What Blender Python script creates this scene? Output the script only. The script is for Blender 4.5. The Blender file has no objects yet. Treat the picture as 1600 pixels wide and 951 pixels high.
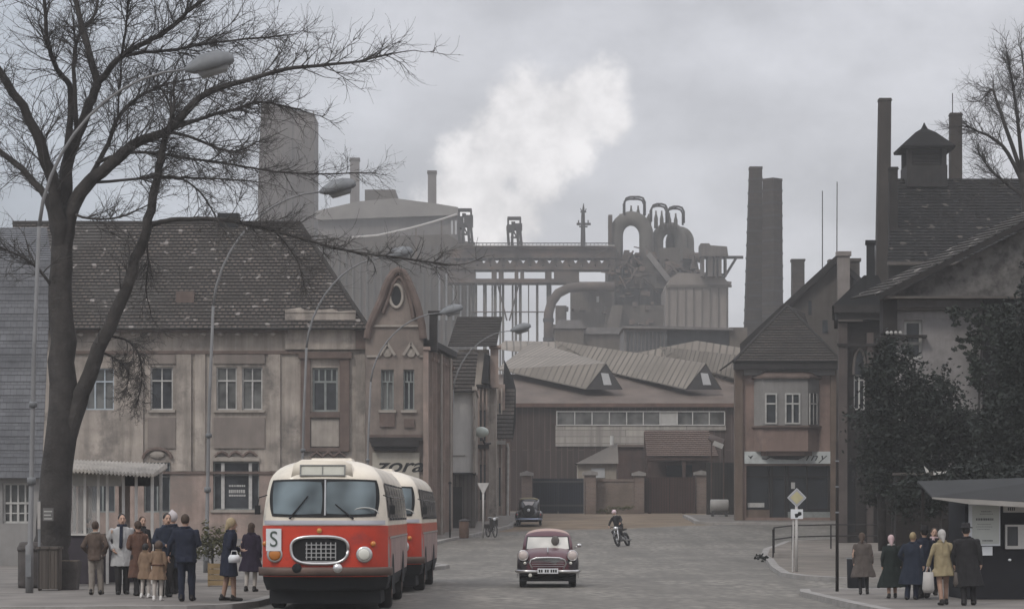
import bpy, bmesh, math, random
from mathutils import Vector, Matrix
PI = math.pi
rad = math.radians
SC = bpy.context.scene
COL = SC.collection
RN = random.Random(11)
FOC, HOR, CZ = 4000.0, 803.0, 1.92      # focal length in photo pixels, horizon row, eye height


def X(px, d): return (px - 800.0) * d / FOC
def Z(py, d): return CZ + (HOR - py) * d / FOC


def lerp_tab(tab, t):
    if t <= tab[0][0]: return tab[0][1]
    for (a, va), (b, vb) in zip(tab, tab[1:]):
        if t <= b:
            k = (t - a) / (b - a)
            return va + (vb - va) * k
    return tab[-1][1]


def sstep(a, b, t):
    t = max(0.0, min(1.0, (t - a) / (b - a)))
    return t * t * (3 - 2 * t)


GT = [(0, 0), (80, 0), (90, .03), (100, .09), (110, .2), (120, .38), (130, .7), (140, 1.08), (147, 1.36), (155, 1.6),
      (165, 1.84), (175, 2.0), (200, 2.3), (240, 2.6), (300, 3.0), (4000, 3.0)]


def G(x, y):
    return lerp_tab(GT, y) - .13 * sstep(3.5, 7.5, x) * (1 - sstep(66, 74, y))


# ------------------------------------------------------------------ materials
MATS = {}


def _nt(name):
    m = bpy.data.materials.new(name)
    m.use_nodes = True
    nt = m.node_tree
    b = nt.nodes['Principled BSDF']
    return m, nt, b


def N(nt, t, **kw):
    n = nt.nodes.new(t)
    for k, v in kw.items(): setattr(n, k, v)
    return n


def mixc(nt, fac, a, b, blend='MIX'):
    n = N(nt, 'ShaderNodeMix', data_type='RGBA', blend_type=blend)
    for sock, v in ((n.inputs[0], fac), (n.inputs[6], a), (n.inputs[7], b)):
        if isinstance(v, (int, float)): sock.default_value = v
        elif isinstance(v, (tuple, list)): sock.default_value = (*v[:3], 1)
        else: nt.links.new(v, sock)
    return n.outputs[2]


def noise_fac(nt, vec, scale, detail=4, lo=.3, hi=.7, rough=.6):
    n = N(nt, 'ShaderNodeTexNoise')
    n.inputs['Scale'].default_value = scale
    n.inputs['Detail'].default_value = detail
    n.inputs['Roughness'].default_value = rough
    nt.links.new(vec, n.inputs['Vector'])
    r = N(nt, 'ShaderNodeMapRange')
    r.inputs[1].default_value = lo; r.inputs[2].default_value = hi
    nt.links.new(n.outputs['Fac'], r.inputs[0])
    return r.outputs[0]


def mapped(nt, vec, sc):
    m = N(nt, 'ShaderNodeMapping')
    m.inputs['Scale'].default_value = sc
    nt.links.new(vec, m.inputs['Vector'])
    return m.outputs[0]


def mat(name, col, rough=.85, var=.25, scale=1.5, metal=0, streak=0, bump=0, bscale=20, dirt=None, dscale=.35, dlo=.5, dhi=.7, spec=.3, coat=0):
    if name in MATS: return MATS[name]
    m, nt, b = _nt(name)
    tc = N(nt, 'ShaderNodeTexCoord').outputs['Object']
    lo = tuple(c * (1 - var) for c in col); hi = tuple(min(1, c * (1 + var)) for c in col)
    c = mixc(nt, noise_fac(nt, tc, scale, 6), lo, hi)
    if streak:
        f = noise_fac(nt, mapped(nt, tc, (.8, .8, .07)), 2.2, 7, .42, .74, .7)
        f2 = N(nt, 'ShaderNodeMath', operation='MULTIPLY'); nt.links.new(f, f2.inputs[0]); f2.inputs[1].default_value = streak
        c = mixc(nt, f2.outputs[0], c, tuple(x * .38 for x in col))
    if dirt:
        c = mixc(nt, noise_fac(nt, tc, dscale, 7, dlo, dhi, .7), c, dirt)
    nt.links.new(c, b.inputs['Base Color'])
    b.inputs['Roughness'].default_value = rough
    b.inputs['Metallic'].default_value = metal
    b.inputs['Specular IOR Level'].default_value = spec
    if coat: b.inputs['Coat Weight'].default_value = coat; b.inputs['Coat Roughness'].default_value = .12
    if bump:
        bn = N(nt, 'ShaderNodeBump'); bn.inputs['Strength'].default_value = bump; bn.inputs['Distance'].default_value = .03
        nn = N(nt, 'ShaderNodeTexNoise'); nn.inputs['Scale'].default_value = bscale; nn.inputs['Detail'].default_value = 5
        nt.links.new(tc, nn.inputs['Vector']); nt.links.new(nn.outputs['Fac'], bn.inputs['Height'])
        nt.links.new(bn.outputs[0], b.inputs['Normal'])
    MATS[name] = m
    return m


def brickmat(name, c1, c2, mortar, w=.25, h=.08, ms=.012, uv=False, rough=.9, dirt=None, bump=.3, spots=None, streak=0):
    if name in MATS: return MATS[name]
    m, nt, b = _nt(name)
    t = N(nt, 'ShaderNodeTexCoord')
    if uv: vec = t.outputs['UV']
    else:
        s = N(nt, 'ShaderNodeSeparateXYZ'); nt.links.new(t.outputs['Object'], s.inputs[0])
        a = N(nt, 'ShaderNodeMath', operation='ADD'); nt.links.new(s.outputs[0], a.inputs[0]); nt.links.new(s.outputs[1], a.inputs[1])
        cb = N(nt, 'ShaderNodeCombineXYZ'); nt.links.new(a.outputs[0], cb.inputs[0]); nt.links.new(s.outputs[2], cb.inputs[1])
        vec = cb.outputs[0]
    br = N(nt, 'ShaderNodeTexBrick')
    nt.links.new(vec, br.inputs['Vector'])
    br.inputs['Color1'].default_value = (*c1, 1); br.inputs['Color2'].default_value = (*c2, 1); br.inputs['Mortar'].default_value = (*mortar, 1)
    br.inputs['Scale'].default_value = 1; br.inputs['Mortar Size'].default_value = ms
    br.inputs['Brick Width'].default_value = w; br.inputs['Row Height'].default_value = h
    c = br.outputs['Color']
    o = t.outputs['Object']
    c = mixc(nt, noise_fac(nt, o, .8, 6, .35, .75), c, tuple(x * .55 for x in c1))
    if streak: c = mixc(nt, noise_fac(nt, mapped(nt, o, (1.6, 1.6, .09)), 2.2, 5, .5, .8), c, tuple(x * .4 for x in c1))
    if dirt: c = mixc(nt, noise_fac(nt, o, .25, 7, .5, .72, .7), c, dirt)
    if spots:      # pale lichen or newer tiles: single tiles picked by a coarse noise
        c = mixc(nt, noise_fac(nt, mapped(nt, vec, (1 / w, 1 / h, 1)), .55, 1, .66, .70), c, spots)
    nt.links.new(c, b.inputs['Base Color'])
    b.inputs['Roughness'].default_value = rough; b.inputs['Specular IOR Level'].default_value = .2
    if bump:
        bn = N(nt, 'ShaderNodeBump'); bn.inputs['Strength'].default_value = bump; bn.inputs['Distance'].default_value = .02
        bn.invert = True
        nt.links.new(br.outputs['Fac'], bn.inputs['Height']); nt.links.new(bn.outputs[0], b.inputs['Normal'])
    MATS[name] = m
    return m


def glassmat(name, col, rough=.08, var=.5):
    if name in MATS: return MATS[name]
    m, nt, b = _nt(name)
    tc = N(nt, 'ShaderNodeTexCoord').outputs['Object']
    c = mixc(nt, noise_fac(nt, tc, .9, 2, .35, .65), tuple(x * (1 - var) for x in col), tuple(x * (1 + var) for x in col))
    nt.links.new(c, b.inputs['Base Color'])
    b.inputs['Roughness'].default_value = rough
    b.inputs['Specular IOR Level'].default_value = .5
    MATS[name] = m
    return m


def clearglass(name, tint, alpha):
    if name in MATS: return MATS[name]
    m, nt, b = _nt(name)
    b.inputs['Base Color'].default_value = (*tint, 1); b.inputs['Roughness'].default_value = .06
    b.inputs['Alpha'].default_value = alpha
    MATS[name] = m
    return m


# ------------------------------------------------------------------ mesh builder
class MB:
    def __init__(s): s.v = []; s.f = []; s.m = []; s.uv = []; s.M = None

    def shear(s, k): s.M = Matrix(((1, k, 0, 0), (0, 1, 0, 0), (0, 0, 1, 0), (0, 0, 0, 1))); return s

    def add(s, vs, fs, mi=0, uvs=None):
        o = len(s.v)
        s.v += [tuple(s.M @ Vector(p)) if s.M else tuple(p) for p in vs]
        for k, f in enumerate(fs):
            s.f.append([i + o for i in f]); s.m.append(mi); s.uv.append(uvs[k] if uvs else None)
        return s

    def box(s, x0, y0, z0, x1, y1, z1, mi=0):
        return s.add([(x0, y0, z0), (x1, y0, z0), (x1, y1, z0), (x0, y1, z0), (x0, y0, z1), (x1, y0, z1), (x1, y1, z1), (x0, y1, z1)],
                     [(0, 3, 2, 1), (4, 5, 6, 7), (0, 1, 5, 4), (1, 2, 6, 5), (2, 3, 7, 6), (3, 0, 4, 7)], mi)

    def quad(s, a, b, c, d, mi=0, uv=None): return s.add([a, b, c, d], [(0, 1, 2, 3)], mi, [uv] if uv else None)

    def prism(s, poly, y0, y1, mi=0):          # polygon in x,z pushed along y
        n = len(poly)
        return s.add([(x, y0, z) for x, z in poly] + [(x, y1, z) for x, z in poly],
                     [tuple(range(n)), tuple(range(2 * n - 1, n - 1, -1))] + [(i, i + n, (i + 1) % n + n, (i + 1) % n) for i in range(n)], mi)

    def prismx(s, poly, x0, x1, mi=0):         # polygon in y,z pushed along x
        n = len(poly)
        return s.add([(x0, y, z) for y, z in poly] + [(x1, y, z) for y, z in poly],
                     [tuple(range(n)), tuple(range(2 * n - 1, n - 1, -1))] + [(i, i + n, (i + 1) % n + n, (i + 1) % n) for i in range(n)], mi)

    def prismz(s, poly, z0, z1, mi=0):         # polygon in x,y pushed up
        n = len(poly)
        return s.add([(x, y, z0) for x, y in poly] + [(x, y, z1) for x, y in poly],
                     [tuple(range(n)), tuple(range(2 * n - 1, n - 1, -1))] + [(i, i + n, (i + 1) % n + n, (i + 1) % n) for i in range(n)], mi)

    def loft(s, rings, mi=0, cap=True, closed=True):
        n = len(rings[0]); vs = [p for r in rings for p in r]; fs = []
        for k in range(len(rings) - 1):
            for i in range(n if closed else n - 1):
                j = (i + 1) % n
                fs.append((k * n + i, k * n + j, (k + 1) * n + j, (k + 1) * n + i))
        if cap and closed:
            fs.append(tuple(range(n - 1, -1, -1))); fs.append(tuple(range((len(rings) - 1) * n, len(rings) * n)))
        return s.add(vs, fs, mi)

    def tube(s, pts, r, n=8, mi=0, cap=True):
        pts = [Vector(p) for p in pts]
        if not isinstance(r, (list, tuple)): r = [r] * len(pts)
        rings = []; up = None
        for i, p in enumerate(pts):
            t = (pts[min(i + 1, len(pts) - 1)] - pts[max(i - 1, 0)])
            if t.length < 1e-9: t = Vector((0, 0, 1))
            t.normalize()
            if up is None: up = Vector((0, 0, 1)) if abs(t.z) < .9 else Vector((1, 0, 0))
            a = t.cross(up)
            if a.length < 1e-6: a = t.orthogonal()
            a.normalize(); b = a.cross(t).normalized(); up = b
            rings.append([p + (a * math.cos(2 * PI * (k + .5) / n) + b * math.sin(2 * PI * (k + .5) / n)) * r[i] for k in range(n)])
        return s.loft(rings, mi, cap)

    def bar(s, p, q, w, mi=0): return s.tube([p, q], w * .7071, 4, mi)

    def cap_tube(s, p, q, r0, r1, n=12, mi=0):    # tapered limb with round ends
        p = Vector(p); q = Vector(q); t = (q - p).normalized()
        pts = []; rs = []
        for k in (1, .8, .45): pts.append(p - t * r0 * k); rs.append(r0 * max(.12, math.sqrt(1 - k * k)))
        pts += [p, q]; rs += [r0, r1]
        for k in (.45, .8, 1): pts.append(q + t * r1 * k); rs.append(r1 * max(.12, math.sqrt(1 - k * k)))
        return s.tube(pts, rs, n, mi)

    def lathe(s, prof, c=(0, 0, 0), n=20, mi=0, axis='z'):
        rings = []
        for r, z in prof:
            ring = []
            for k in range(n):
                a = 2 * PI * k / n; u, v = r * math.cos(a), r * math.sin(a)
                p = {'z': (u, v, z), 'y': (u, z, v), 'x': (z, u, v)}[axis]
                ring.append((p[0] + c[0], p[1] + c[1], p[2] + c[2]))
            rings.append(ring)
        return s.loft(rings, mi)

    def ell(s, c, r, nu=16, nv=10, mi=0):
        rings = []
        for j in range(nv + 1):
            t = PI * j / nv; t = min(max(t, .06), PI - .06)
            rings.append([(c[0] + r[0] * math.sin(t) * math.cos(2 * PI * k / nu), c[1] + r[1] * math.sin(t) * math.sin(2 * PI * k / nu), c[2] - r[2] * math.cos(t)) for k in range(nu)])
        return s.loft(rings, mi)

    def torus(s, c, R, r, axis='x', n=24, m=8, mi=0):
        rings = []
        for k in range(n):
            a = 2 * PI * k / n; ring = []
            for j in range(m):
                b = 2 * PI * j / m; q = R + r * math.cos(b); h = r * math.sin(b)
                u, v = q * math.cos(a), q * math.sin(a)
                p = {'x': (h, u, v), 'y': (u, h, v), 'z': (u, v, h)}[axis]
                ring.append((c[0] + p[0], c[1] + p[1], c[2] + p[2]))
            rings.append(ring)
        rings.append(rings[0])
        return s.loft(rings, mi, cap=False)

    def build(s, name, mats, parent=None, smooth=False, loc=None, remesh=0, sm=0, fix=True, bevel=0):
        me = bpy.data.meshes.new(name)
        me.from_pydata(s.v, [], s.f)
        if not isinstance(mats, (list, tuple)): mats = [mats]
        for m in mats: me.materials.append(m)
        if len(mats) > 1: me.polygons.foreach_set('material_index', s.m)
        if any(u for u in s.uv):
            lay = me.uv_layers.new(name='UVMap')
            for p, u in zip(me.polygons, s.uv):
                if u:
                    for li, q in zip(p.loop_indices, u): lay.data[li].uv = q
        if fix:
            bm = bmesh.new(); bm.from_mesh(me)
            bmesh.ops.recalc_face_normals(bm, faces=bm.faces); bm.to_mesh(me); bm.free()
        o = bpy.data.objects.new(name, me)
        COL.objects.link(o)
        if remesh:
            md = o.modifiers.new('r', 'REMESH'); md.mode = 'VOXEL'; md.voxel_size = remesh
            if sm: ms = o.modifiers.new('s', 'SMOOTH'); ms.iterations = sm; ms.factor = .5
            dg = bpy.context.evaluated_depsgraph_get()
            nm = bpy.data.meshes.new_from_object(o.evaluated_get(dg))
            o.modifiers.clear(); o.data = nm; nm.name = name
            nm.materials.clear()
            for m in mats: nm.materials.append(m)
            me = nm
        if bevel:
            md = o.modifiers.new('b', 'BEVEL'); md.width = bevel; md.segments = 2; md.limit_method = 'ANGLE'
        if smooth: me.polygons.foreach_set('use_smooth', [True] * len(me.polygons))
        if loc: o.location = loc
        if parent: o.parent = parent
        return o


def tag(o, label, cat, group=None, kind=None):
    if label: o['label'] = label
    if cat: o['category'] = cat
    if group: o['group'] = group
    if kind: o['kind'] = kind
    return o


def thing(name, label, cat, loc=(0, 0, 0), rz=0, group=None):
    o = bpy.data.objects.new(name, None); COL.objects.link(o)
    o.empty_display_size = .2
    o.location = loc; o.rotation_euler = (0, 0, rz)
    return tag(o, label, cat, group)


def copy_thing(r, loc, rz=0, label=None, group=None, scale=1):
    c = r.copy(); COL.objects.link(c); c.location = loc; c.rotation_euler = (0, 0, rz); c.scale = (scale,) * 3
    if label: c['label'] = label
    if group: c['group'] = group
    def rec(src, dst):
        for ch in list(src.children):
            n = ch.copy(); COL.objects.link(n); n.parent = dst; rec(ch, n)
    rec(r, c)
    return c


def text_mesh(name, body, size, m, parent, loc, rot=(PI / 2, 0, 0), shear=0, ext=.004, sx=1, align='CENTER', bold=0, sp=1):
    cu = bpy.data.curves.new(name, 'FONT'); cu.body = body; cu.size = size; cu.shear = shear; cu.extrude = ext
    cu.align_x = align; cu.align_y = 'CENTER'; cu.offset = bold; cu.space_character = sp
    t = bpy.data.objects.new(name, cu); COL.objects.link(t)
    dg = bpy.context.evaluated_depsgraph_get()
    me = bpy.data.meshes.new_from_object(t.evaluated_get(dg))
    COL.objects.unlink(t); bpy.data.objects.remove(t)
    o = bpy.data.objects.new(name, me); COL.objects.link(o)
    me.materials.clear(); me.materials.append(m)
    o.location = loc; o.rotation_euler = rot; o.scale = (sx, 1, 1)
    if parent: o.parent = parent
    return o


# wall in the x,z plane (outside towards -y) with real openings and reveals
def wall_open(mb, x0, x1, z0, z1, ops, y=0, depth=.22, mi=0):
    xs = sorted({x0, x1, *[v for o in ops for v in (o[0], o[2]) if x0 < v < x1]})
    zs = sorted({z0, z1, *[v for o in ops for v in (o[1], o[3]) if z0 < v < z1]})
    for a, b in zip(xs, xs[1:]):
        for c, d in zip(zs, zs[1:]):
            mx, mz = (a + b) / 2, (c + d) / 2
            if any(o[0] < mx < o[2] and o[1] < mz < o[3] for o in ops): continue
            mb.quad((a, y, c), (b, y, c), (b, y, d), (a, y, d), mi)
    for a, c, b, d in ops:
        q = y + depth
        mb.quad((a, y, c), (a, q, c), (b, q, c), (b, y, c), mi); mb.quad((a, y, d), (b, y, d), (b, q, d), (a, q, d), mi)
        mb.quad((a, y, c), (a, y, d), (a, q, d), (a, q, c), mi); mb.quad((b, y, c), (b, q, c), (b, q, d), (b, y, d), mi)


def window(parent, x0, z0, x1, z1, fm, gm, y=0, depth=.22, cols=2, transom=.68, fw=.07, sill=None, grid=None, upcols=None):
    q = y + depth
    f = MB(); a = q - .09; b = q - .01
    f.box(x0, a, z0, x0 + fw, b, z1).box(x1 - fw, a, z0, x1, b, z1).box(x0 + fw, a, z0, x1 - fw, b, z0 + fw).box(x0 + fw, a, z1 - fw, x1 - fw, b, z1)
    zt = z0 + (z1 - z0) * transom if transom else z1 - fw
    for k in range(1, cols):
        x = x0 + (x1 - x0) * k / cols
        f.box(x - fw * .55, a + .01, z0 + fw, x + fw * .55, b, zt)
    if transom:
        f.box(x0 + fw, a - .01, zt - fw * .5, x1 - fw, b, zt + fw * .5)
        n = upcols or cols
        for k in range(1, n):
            x = x0 + (x1 - x0) * k / n
            f.box(x - fw * .4, a + .01, zt + fw * .5, x + fw * .4, b, z1 - fw)
    if grid:
        for k in range(1, grid):
            z = z0 + (zt - z0) * k / grid
            f.box(x0 + fw, a + .02, z - .02, x1 - fw, b - .01, z + .02)
    w = f.build('window', fm, parent)
    MB().box(x0 + .01, q - .005, z0 + .01, x1 - .01, q + .02, z1 - .01).build('pane', gm, w)
    if sill: MB().box(x0 - .12, y - .14, z0 - .13, x1 + .12, y + .1, z0 - .002).build('sill', sill, w)
    return w


# tiled slope with real lapped courses; eave a->b, ridge c (above b), d (above a); uv in metres
def tiled(mb, a, b, c, d, course=.3, lift=.07, mi=0):
    a, b, c, d = map(Vector, (a, b, c, d))
    L = max((d - a).length, (c - b).length); n = max(2, int(L / course))
    nrm = (b - a).cross(d - a)
    if nrm.length < 1e-6: nrm = (b - a).cross(c - a)
    nrm.normalize()
    if nrm.z < 0: nrm = -nrm
    u0 = (a - d).length * .37
    for k in range(n):
        t0, t1 = k / n, (k + 1) / n + .02
        p = a.lerp(d, t0) + nrm * lift; q = b.lerp(c, t0) + nrm * lift; r = b.lerp(c, min(t1, 1)); s_ = a.lerp(d, min(t1, 1))
        ax = (b - a).normalized()
        uu = [(v - a).dot(ax) + u0 for v in (p, q, r, s_)]
        v0, v1 = k * course, (k + .98) * course
        mb.quad(p, q, r, s_, mi, [(uu[0], v0), (uu[1], v0), (uu[2], v1), (uu[3], v1)])
        p0 = a.lerp(d, t0) - nrm * .02; q0 = b.lerp(c, t0) - nrm * .02
        mb.quad(p0, q0, q, p, mi, [(uu[0], v0 + .01), (uu[1], v0 + .01), (uu[1], v0 + .02), (uu[0], v0 + .02)])
# ------------------------------------------------------------------ sky, sun, camera
SUN_EL, SUN_AZ = rad(46), rad(215)          # sun behind the camera, to the left
W = bpy.data.worlds.new('World'); SC.world = W; W.use_nodes = True
nt = W.node_tree; bg = nt.nodes['Background']
sky = N(nt, 'ShaderNodeTexSky', sky_type='NISHITA'); sky.sun_disc = False
sky.sun_elevation = SUN_EL; sky.sun_rotation = SUN_AZ; sky.air_density = 1.0; sky.dust_density = 3.0
tcw = N(nt, 'ShaderNodeTexCoord').outputs['Generated']
sepw = N(nt, 'ShaderNodeSeparateXYZ'); nt.links.new(tcw, sepw.inputs[0])


def M2(op, a, b=None, c=None):
    n = N(nt, 'ShaderNodeMath', operation=op)
    for i, v in enumerate((a, b, c)):
        if v is None: continue
        if isinstance(v, (int, float)): n.inputs[i].default_value = v
        else: nt.links.new(v, n.inputs[i])
    return n.outputs[0]


def mr(v, a, b, c=0., d=1., smooth=True):
    n = N(nt, 'ShaderNodeMapRange'); n.interpolation_type = 'SMOOTHSTEP' if smooth else 'LINEAR'
    nt.links.new(v, n.inputs[0])
    for i, q in zip((1, 2, 3, 4), (a, b, c, d)): n.inputs[i].default_value = q
    return n.outputs[0]


zc = M2('MAXIMUM', sepw.outputs[2], 0.0)
# overcast: brighter overhead than at the horizon, broken by soft layered cloud
n1 = N(nt, 'ShaderNodeTexNoise'); n1.inputs['Scale'].default_value = 9; n1.inputs['Detail'].default_value = 7; n1.inputs['Roughness'].default_value = .55
nt.links.new(mapped(nt, tcw, (1, 1, 1.9)), n1.inputs['Vector'])
n2 = N(nt, 'ShaderNodeTexNoise'); n2.inputs['Scale'].default_value = 30; n2.inputs['Detail'].default_value = 8; n2.inputs['Roughness'].default_value = .6
nt.links.new(tcw, n2.inputs['Vector'])
base = M2('MULTIPLY', M2('ADD', M2('MULTIPLY', zc, 2.4), 1.0), 5.55)
base = M2('MULTIPLY', base, mr(n1.outputs['Fac'], .3, .7, .80, 1.14))
base = M2('MULTIPLY', base, mr(n2.outputs['Fac'], .3, .75, .93, 1.08))
# towards the left of the street the cloud is thicker and bluer
left = mr(sepw.outputs[0], -.22, .0, 1, 0)
ccol = mixc(nt, left, (.945, .945, 1.0), (.76, .83, .94))
grey = N(nt, 'ShaderNodeVectorMath', operation='SCALE'); nt.links.new(ccol, grey.inputs[0]); nt.links.new(base, grey.inputs['Scale'])
# steam of the works, put into the sky as a bright cloud bank
dist = N(nt, 'ShaderNodeTexNoise'); dist.inputs['Scale'].default_value = 38; dist.inputs['Detail'].default_value = 9; dist.inputs['Roughness'].default_value = .62
nt.links.new(tcw, dist.inputs['Vector'])
blobs = [(925, 160, 42), (880, 190, 55), (815, 180, 52), (790, 235, 62), (750, 275, 60), (850, 230, 55), (715, 315, 50), (765, 335, 58), (700, 345, 40), (810, 345, 45), (835, 290, 38), (950, 195, 30)]
mask = None
for bx, by, br in blobs:
    cx, cz, r = (bx - 800) / FOC, (HOR - by) / FOC, br / FOC
    dx = M2('SUBTRACT', sepw.outputs[0], cx); dz = M2('SUBTRACT', sepw.outputs[2], cz)
    e = M2('DIVIDE', M2('SQRT', M2('ADD', M2('MULTIPLY', dx, dx), M2('MULTIPLY', dz, dz))), r)
    v = M2('SUBTRACT', 1.0, e)
    mask = v if mask is None else M2('SMOOTH_MAX', mask, v, .25)
mask = M2('ADD', mask, M2('MULTIPLY', M2('SUBTRACT', dist.outputs['Fac'], .5), 2.6))
cm = mr(mask, -.55, .38)
shade = M2('MULTIPLY', mr(dist.outputs['Fac'], .3, .75, 1.04, 1.55), 8.6)
cw = N(nt, 'ShaderNodeVectorMath', operation='SCALE'); cw.inputs[0].default_value = (1.0, .965, .96); nt.links.new(shade, cw.inputs['Scale'])
mx = mixc(nt, M2('MULTIPLY', cm, .93), grey.outputs[0], cw.outputs[0])
fin = mixc(nt, .86, sky.outputs[0], mx)
nt.links.new(fin, bg.inputs['Color']); bg.inputs['Strength'].default_value = .1

sl = bpy.data.lights.new('sun', 'SUN'); sl.energy = 1.5; sl.angle = rad(10); sl.color = (1, .95, .88)
so = bpy.data.objects.new('sun', sl); COL.objects.link(so)
sd = Vector((math.sin(SUN_AZ) * math.cos(SUN_EL), math.cos(SUN_AZ) * math.cos(SUN_EL), math.sin(SUN_EL)))
so.rotation_euler = sd.to_track_quat('Z', 'Y').to_euler()

cam = bpy.data.cameras.new('camera'); co = bpy.data.objects.new('camera', cam); COL.objects.link(co); SC.camera = co
co.location = (0, 0, CZ); co.rotation_euler = (PI / 2, 0, 0)
cam.sensor_fit = 'HORIZONTAL'; cam.sensor_width = 36; cam.lens = 36 * FOC / 1600
cam.shift_y = (HOR - 475.5) / 1600; cam.clip_start = .5; cam.clip_end = 6000
vs = SC.view_settings; vs.view_transform = 'Standard'; vs.look = 'None'; vs.gamma = 1; vs.use_curve_mapping = False; vs.exposure = 0
SC.render.engine = 'CYCLES'
try:
    SC.cycles.use_denoising = True; SC.cycles.denoiser = 'OPENIMAGEDENOISE'
    SC.cycles.volume_bounces = 0; SC.cycles.max_bounces = 5; SC.cycles.transparent_max_bounces = 12
except Exception: pass

# air: the town and its ironworks stand in smoky haze
hm = bpy.data.materials.new('smoky_air'); hm.use_nodes = True
h = hm.node_tree; h.nodes.remove(h.nodes['Principled BSDF'])
pv = N(h, 'ShaderNodeVolumePrincipled'); pv.inputs['Color'].default_value = (.88, .875, .87, 1); pv.inputs['Density'].default_value = .00068
pv.inputs['Anisotropy'].default_value = 0.0
h.links.new(pv.outputs[0], h.nodes['Material Output'].inputs['Volume'])
hz = MB().box(-470, -60, -1.4, 470, 700, 112).build('haze', hm)
tag(hz, 'pale smoky haze filling the air of the whole town', 'haze', kind='stuff')

# ------------------------------------------------------------------ ground, road, pavements
M_dirt = mat('dirt', (.145, .108, .074), .95, .35, .5, bump=.5, bscale=6, dirt=(.19, .15, .105), dscale=.3)
def m_road(name, c1, c2):
    m, t, b = _nt(name)
    o = N(t, 'ShaderNodeTexCoord').outputs['Object']
    c = mixc(t, noise_fac(t, o, .16, 8, .38, .62, .7), c1, c2)
    c = mixc(t, noise_fac(t, mapped(t, o, (.9, .12, 1)), .8, 5, .45, .7), c, tuple(x * .62 for x in c1))   # tyre tracks along the street
    c = mixc(t, noise_fac(t, o, .45, 9, .54, .66, .75), c, tuple(x * .55 for x in c1))                       # patches and stains
    v = N(t, 'ShaderNodeTexVoronoi'); v.inputs['Scale'].default_value = 4.2; t.links.new(o, v.inputs['Vector'])
    c = mixc(t, mr2(t, v.outputs['Distance'], .25, .75), c, tuple(x * .66 for x in c1))
    t.links.new(c, b.inputs['Base Color']); b.inputs['Roughness'].default_value = .78; b.inputs['Specular IOR Level'].default_value = .3
    bn = N(t, 'ShaderNodeBump'); bn.inputs['Strength'].default_value = .5; bn.inputs['Distance'].default_value = .02; bn.invert = True
    t.links.new(v.outputs['Distance'], bn.inputs['Height']); t.links.new(bn.outputs[0], b.inputs['Normal'])
    return m
def mr2(t, v, a, b):
    n = N(t, 'ShaderNodeMapRange'); t.links.new(v, n.inputs[0]); n.inputs[1].default_value = a; n.inputs[2].default_value = b
    return n.outputs[0]
M_road = m_road('cobbled_asphalt', (.145, .132, .113), (.25, .229, .196))
M_pave = mat('pavement_gravel', (.155, .14, .125), .92, .28, .7, bump=.3, bscale=12, dirt=(.11, .1, .09), dscale=.25)
M_kerb = mat('kerb_stone', (.24, .225, .21), .85, .25, 2.2, bump=.3, dirt=(.18, .17, .15), dscale=1.1)

rows = [-50, -20, 0, 20, 40, 50, 60, 66, 70, 74, 78, 82, 86, 90, 95, 100, 105, 110, 115, 120, 125, 130, 135, 140, 145, 150, 155, 160, 165, 170, 175, 185, 200, 220, 240, 270, 300, 400, 500, 600, 660]
colsx = [-440, -200, -100, -50, -20, -10, -5, 0, 3.5, 4.5, 5.5, 6.5, 7.5, 12, 20, 50, 100, 200, 440]
def sheet(name, m, xs_of, rws, dz, kind='structure'):
    mb = MB(); vs_ = []; n = None
    for y in rws:
        xs = xs_of(y); n = len(xs)
        vs_ += [(x, y, G(x, y) + dz) for x in xs]
    fs = [(k * n + i, k * n + i + 1, (k + 1) * n + i + 1, (k + 1) * n + i) for k in range(len(rws) - 1) for i in range(n - 1)]
    mb.add(vs_, fs)
    o = mb.build(name, m, smooth=True); o['kind'] = kind
    return o
sheet('ground', M_dirt, lambda y: colsx, rows, -.03)
def fine(a, b, st):
    r = []; y = a
    while y < b: r.append(y); y += st
    return r + [b]
def far_edge(x): return lerp_tab([(-60, 134), (-4, 134), (2, 139.5), (6, 141), (11, 146), (60, 147)], x)
rx = [-60, -40, -25, -15, -10, -7, -5, -3, -1, 1, 3, 4, 5, 6, 7, 8, 10, 12, 16, 24, 40, 60]
mb = MB(); ry = fine(-10, 1, 11); vs_ = []; K = 60
for k in range(K + 1):
    t = k / K
    for x in rx:
        y = -10 + (far_edge(x) + 10) * t
        vs_.append((x, y, G(x, y)))
n = len(rx)
mb.add(vs_, [(k * n + i, k * n + i + 1, (k + 1) * n + i + 1, (k + 1) * n + i) for k in range(K) for i in range(n - 1)])
mb.build('road', M_road, smooth=True)['kind'] = 'structure'


def dense(poly, st=2.5):
    out = []
    for a, b in zip(poly, poly[1:] + poly[:1]):
        L = math.dist(a, b); n = max(1, int(L / st))
        for k in range(n): out.append((a[0] + (b[0] - a[0]) * k / n, a[1] + (b[1] - a[1]) * k / n))
    return out


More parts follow.
